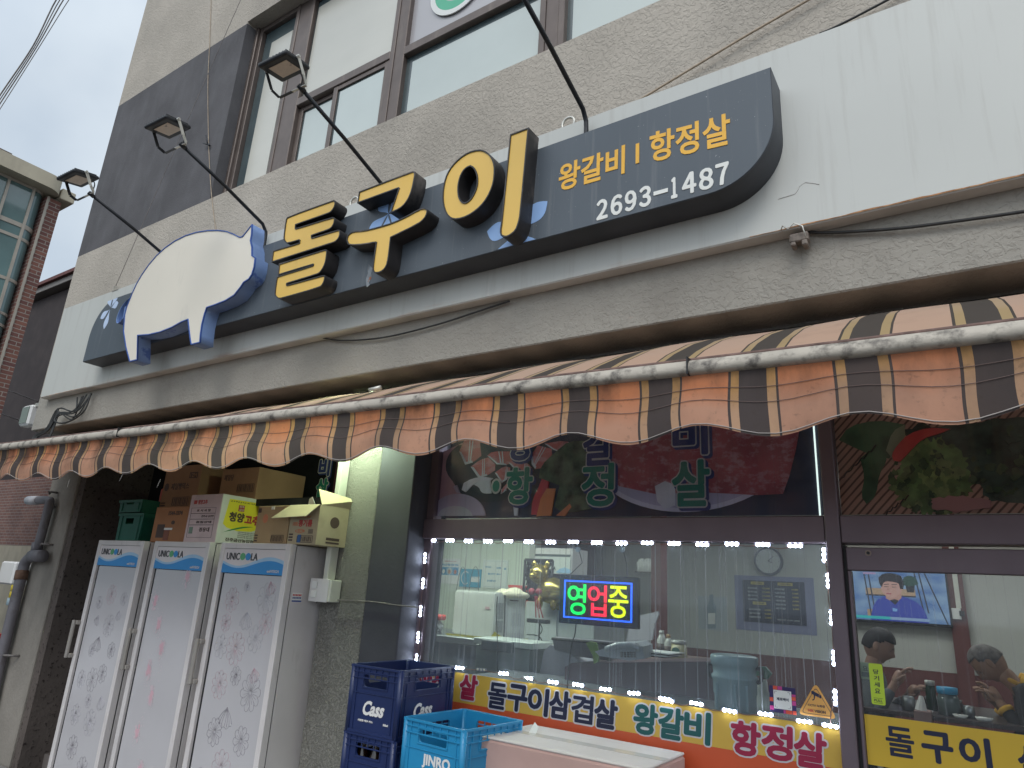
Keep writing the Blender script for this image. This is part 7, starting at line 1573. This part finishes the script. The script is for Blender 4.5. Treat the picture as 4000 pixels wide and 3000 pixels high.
# ================================================================ the two seated men
m_skin1 = M('skin tone', (.30, .17, .12), .55, var=.1, sc=12); m_skin2 = M('tanned skin', (.30, .16, .10), .5, var=.15, sc=14)
m_hair = M('black hair', (.012, .010, .012), .7, var=.4, sc=60, bump=.4, bsc=160); m_hairg = M('grey cropped hair', (.12, .105, .10), .8, var=.5, sc=30, bump=.3, bsc=200)
def skin_mesh(nodes, edges, sub=2):
    me = bpy.data.meshes.new('sk'); me.from_pydata([n_[0] for n_ in nodes], edges, []); o = bpy.data.objects.new('sk', me); C.objects.link(o)
    sk = o.modifiers.new('skin', 'SKIN'); sk.use_smooth_shade = True
    for i, n_ in enumerate(nodes):
        r = n_[1]; me.skin_vertices[0].data[i].radius = (r, r) if not isinstance(r, tuple) else r
        me.skin_vertices[0].data[i].use_root = (i == 0)
    ss = o.modifiers.new('sub', 'SUBSURF'); ss.levels = sub; ss.render_levels = sub
    bpy.context.view_layer.update(); out_ = bpy.data.meshes.new_from_object(o.evaluated_get(bpy.context.evaluated_depsgraph_get()))
    bpy.data.objects.remove(o); return out_
def join_into(bm, me): bm.from_mesh(me)
def person(label, head_c, face, lean, pitch, skin, hair, shirt, hairf, hands, vest=None, loc_name='person'):
    """face = +1 looks to +x, -1 looks to -x. head centre fixes everything else"""
    T = thing('person', label, 'person', (head_c.x-face*.35, head_c.y, FZ))
    V3 = lambda f_, s_, u: Vector((face*f_, s_, u))
    sl_ = math.sin(lean); cl = math.cos(lean)
    neckb = head_c - V3(math.sin((lean+pitch)/2)*.19, 0, math.cos((lean+pitch)/2)*.19)
    pel = neckb - V3(sl_*.52, 0, cl*.52); chest = neckb - V3(sl_*.14, 0, cl*.14); waist = pel + V3(sl_*.2, 0, cl*.2)
    sh = [neckb + V3(-sl_*.04, s_*.19, -cl*.045) for s_ in (-1, 1)]
    el, wr = [], []
    for i, s_ in enumerate((-1, 1)):
        w_ = hands[i]; m_ = (sh[i]+w_)/2; d = (w_-sh[i]).length; k = math.sqrt(max(.0, .29**2-(d/2)**2)) if d < .58 else 0
        el.append(m_+Vector((-face*.25*k, s_*.35*k, -.9*k))); wr.append(w_)
    hip = [pel+V3(.02, s_*.09, -.02) for s_ in (-1, 1)]; kn_ = [pel+V3(.43, s_*.13, .02) for s_ in (-1, 1)]; an = [pel+V3(.42, s_*.13, FZ+.08-pel.z) for s_ in (-1, 1)]; toe = [a_+V3(.15, 0, -.04) for a_ in an]
    # clothes: one continuous surface
    nodes = [(pel, .15), (waist, (.135, .16)), (chest, (.13, .19)), (neckb-V3(sl_*.03, 0, cl*.03), (.075, .10))]
    edges = [(0, 1), (1, 2), (2, 3)]
    for i in (0, 1):
        b0 = len(nodes); nodes += [(sh[i], .070), (el[i], .050), (wr[i]+(el[i]-wr[i])*.12, .038)]; edges += [(2, b0), (b0, b0+1), (b0+1, b0+2)]
    me = skin_mesh(nodes, edges); me.materials.clear(); shirt_o = link('shirt', me, shirt, T, False, True)
    nodes = [(pel+V3(0, 0, -.01), .155)]; edges = []
    for i in (0, 1): b0 = len(nodes); nodes += [(hip[i]+V3(.06, 0, 0), .095), (kn_[i], .068), (an[i], .05)]; edges += [(0, b0), (b0, b0+1), (b0+1, b0+2)]
    me = skin_mesh(nodes, edges); me.materials.clear(); link('trousers', me, flat('dark trousers', (.03, .03, .035), .9), T, False, True)
    nodes = [(chest, .09), (neckb, .062), (head_c-V3(math.sin(pitch)*.07, 0, math.cos(pitch)*.07), .058)]; edges = [(0, 1), (1, 2)]
    for i in (0, 1):
        d = (wr[i]-el[i]).normalized(); b0 = len(nodes); nodes += [(sh[i], .045), (el[i], .040), (wr[i], .028), (wr[i]+d*.05, (.018, .036))]; edges += [(0, b0), (b0, b0+1), (b0+1, b0+2), (b0+2, b0+3)]
    bm = bmesh.new(); join_into(bm, skin_mesh(nodes, edges))
    # head: shaped sphere with brow, nose, jaw, ears
    Rm = Matrix(((face, 0, 0), (0, 1, 0), (0, 0, 1))) @ Matrix.Rotation(pitch, 3, 'Y')
    def hp(f_, s_, u): return head_c + Rm @ Vector((f_, s_, u))
    q = bmesh.ops.create_uvsphere(bm, u_segments=36, v_segments=26, radius=1)
    for v in q['verts']:
        x, y, z = v.co
        f_ = .098*x; s_ = .078*y; u = .122*z
        if z < -.2: t_ = (-z-.2)/.8; s_ *= 1-.32*t_; f_ = f_*(1-.20*t_) + .012*t_
        if x > .3:
            f_ += .006*math.exp(-((z-.12)/.12)**2)                       # brow
            f_ -= .012*math.exp(-((z-.0)/.10)**2)*math.exp(-((abs(y)-.38)/.2)**2)   # eye sockets
            f_ += .026*math.exp(-(y/.16)**2)*math.exp(-((z+.20)/.17)**2)    # nose
            f_ += .008*math.exp(-(y/.35)**2)*math.exp(-((z+.52)/.08)**2)    # lips
            f_ -= .004*math.exp(-(y/.3)**2)*math.exp(-((z+.57)/.03)**2)
            f_ += .010*math.exp(-(y/.3)**2)*math.exp(-((z+.82)/.12)**2)    # chin
        if x < -.2: f_ -= .006
        v.co = hp(f_, s_, u)
    for s_ in (-1, 1):
        q = bmesh.ops.create_uvsphere(bm, u_segments=12, v_segments=8, radius=1)
        for v in q['verts']: v.co = hp(-.008+.020*v.co.x-.006*v.co.z, s_*(.080+.008*v.co.y), -.008+.034*v.co.z-(.012 if False else 0))
    # hands
    for i, s_ in enumerate((-1, 1)):
        d = (wr[i]-el[i]).normalized(); side = Vector((0, 1, 0)) if abs(d.y) < .8 else Vector((1, 0, 0)); side = (side-d*side.dot(d)).normalized(); up_ = d.cross(side); p0 = wr[i]+d*.045
        if up_.z > 0: up_ = -up_
        addtube(bm, [wr[i]+d*.0, wr[i]+d*.03, wr[i]+d*.075, wr[i]+d*.095], [.026, .034, .036, .028], 10)
        for k, (ln, o_) in enumerate(((.070, -.030), (.080, -.010), (.074, .010), (.058, .028))):
            b_ = wr[i]+d*.085+side*o_; addtube(bm, [b_, b_+d*ln*.45+up_*.006, b_+d*ln*.78+up_*.022, b_+d*ln*.95+up_*.042], [.0095, .009, .008, .006], 7)
        b_ = wr[i]+d*.03+side*(-.034); addtube(bm, [b_, b_+d*.025-side*.02+up_*.012, b_+d*.055-side*.018+up_*.026], [.012, .010, .007], 7)
    bmesh.ops.recalc_face_normals(bm, faces=bm.faces); bd_ = bm_obj('body', bm, skin, T, smooth=True)
    eyes = bmesh.new(); brows = bmesh.new()
    for s_ in (-1, 1):
        blob(eyes, hp(.083, s_*.031, .004), (.006, .011, .004)); blob(brows, hp(.093, s_*.032, .024), (.006, .018, .004))
    blob(brows, hp(.097, 0, -.066), (.004, .022, .0022))
    bm_obj('eyes', eyes, m_fdark, T, smooth=True); bm_obj('brows', brows, hair, T, smooth=True)
    hb = bmesh.new(); q = bmesh.ops.create_uvsphere(hb, u_segments=40, v_segments=28, radius=1)
    kill = []
    for v in q['verts']:
        x, y, z = v.co; keep, g_ = hairf(x, y, z)
        if not keep: kill.append(v)
        v.co = hp((.098*x-(.006 if x < -.2 else 0))*g_, .079*y*g_, .122*z*g_)
    bmesh.ops.delete(hb, geom=kill, context='VERTS'); ho = bm_obj('hair', hb, hair, T, smooth=True); ho.modifiers.new('s', 'SOLIDIFY').thickness = .006
    # collar
    tube('collar', [neckb+Vector((face*.0+.062*math.cos(t_), .066*math.sin(t_), .012-.03*math.cos(t_)*face*-1)) for t_ in [2*PI*k/16 for k in range(17)]], .014, shirt if vest is None else vest, T)
    if vest:
        vs = []; 
        for i, s_ in enumerate((-1, 1)):
            tube('vest_panel', [sh[i]+V3(.01, s_*-.05, .075), sh[i]+V3(-.10, s_*-.02, .04), (sh[i]*.55+pel*.45)+V3(-.12, s_*.10, .10)], [.030, .034, .03], vest, T)
            tube('cuff', [wr[i]+(el[i]-wr[i])*.16, wr[i]+(el[i]-wr[i])*.26], .048, vest, T)
    # stool
    st = thing('stool', ('plain stool under the ' + ('dark haired man' if face > 0 else 'man in the black and yellow top')), 'stool', (pel.x, pel.y, FZ)); sz_ = pel.z-.15
    tube('seat', [(pel.x, pel.y, sz_-.04), (pel.x, pel.y, sz_)], .17, m_dado, st, n=20); [tube('stool_leg', [(pel.x+.12*a_, pel.y+.12*b_, sz_-.041), (pel.x+.15*a_, pel.y+.15*b_, FZ)], .012, m_steel, st) for a_ in (-1, 1) for b_ in (-1, 1)]
    return T
def hair1(x, y, z):
    if x > .25: k = z > .42 - .1*abs(y)
    elif x > -.15: k = z > .12 if abs(y) > .75 else z > .2
    else: k = z > -.35
    g_ = 1.06 + (.10 if z > .35 and x > .2 else .04)*max(0, z) + .015*math.sin(13*y+9*x)
    return k, g_
def hair2(x, y, z):
    if x > .3: k = z > .55
    elif x > -.15: k = z > .15
    else: k = z > -.30
    return k, 1.012
YM1 = 5.95
h1 = at(3432, 2522, YM1)
person('seated man in a grey shirt with short black hair, looking down at the table', h1, 1, math.radians(12), math.radians(24), m_skin1, m_hair, M('grey shirt', (.11, .12, .13), .9, var=.15, sc=8, bump=.3, bsc=14), hair1,
       [at(3495, 2672, YM1-.22), at(3550, 2716, YM1+.05)])
h2 = at(3862, 2590, YM1)
person('seated man with cropped grey hair in a black and yellow top bending over his plate', h2, -1, math.radians(48), math.radians(52), m_skin2, m_hairg, M('black top', (.022, .02, .022), .85, var=.2, sc=8, bump=.3, bsc=14), hair2,
       [at(3905, 2742, YM1-.15), at(3890, 2745, YM1+.12)], vest=flat('yellow trim', (.58, .32, .03), .8))

# ================================================================ unseen ceiling lamps added to light the interior
def fill_lamp(x, y, wx_, wy_, col, e, label):
    T = thing('ceiling_lamp', label, 'lamp', (x, y, zb-.06)); box('lamp_case', x-wx_/2, x+wx_/2, y-wy_/2, y+wy_/2, zb-.045, zb-.004, m_white, T)
    box('lamp_diffuser', x-wx_/2+.02, x+wx_/2-.02, y-wy_/2+.02, y+wy_/2-.02, zb-.052, zb-.0455, emit('cool lamp', col, e), T)
fill_lamp(-3.5, 3.9, 1.2, .5, (.92, 1, .82), 22, 'bright ceiling lamp over the kitchen counter')
fill_lamp(-2.3, 3.75, 1.2, .3, (.9, .97, 1), 12, 'ceiling lamp over the cash desk')
fill_lamp(-1.2, 6.0, 1.2, .4, (.93, .97, .98), 9, 'ceiling lamp before the menu board')
fill_lamp(-.2, 6.6, 1.3, .4, (.93, .97, .9), 8, 'ceiling lamp over the dining table')
fill_lamp(1.8, 6.2, 1.2, .4, (.93, .97, .9), 6, 'ceiling lamp deep in the dining room')
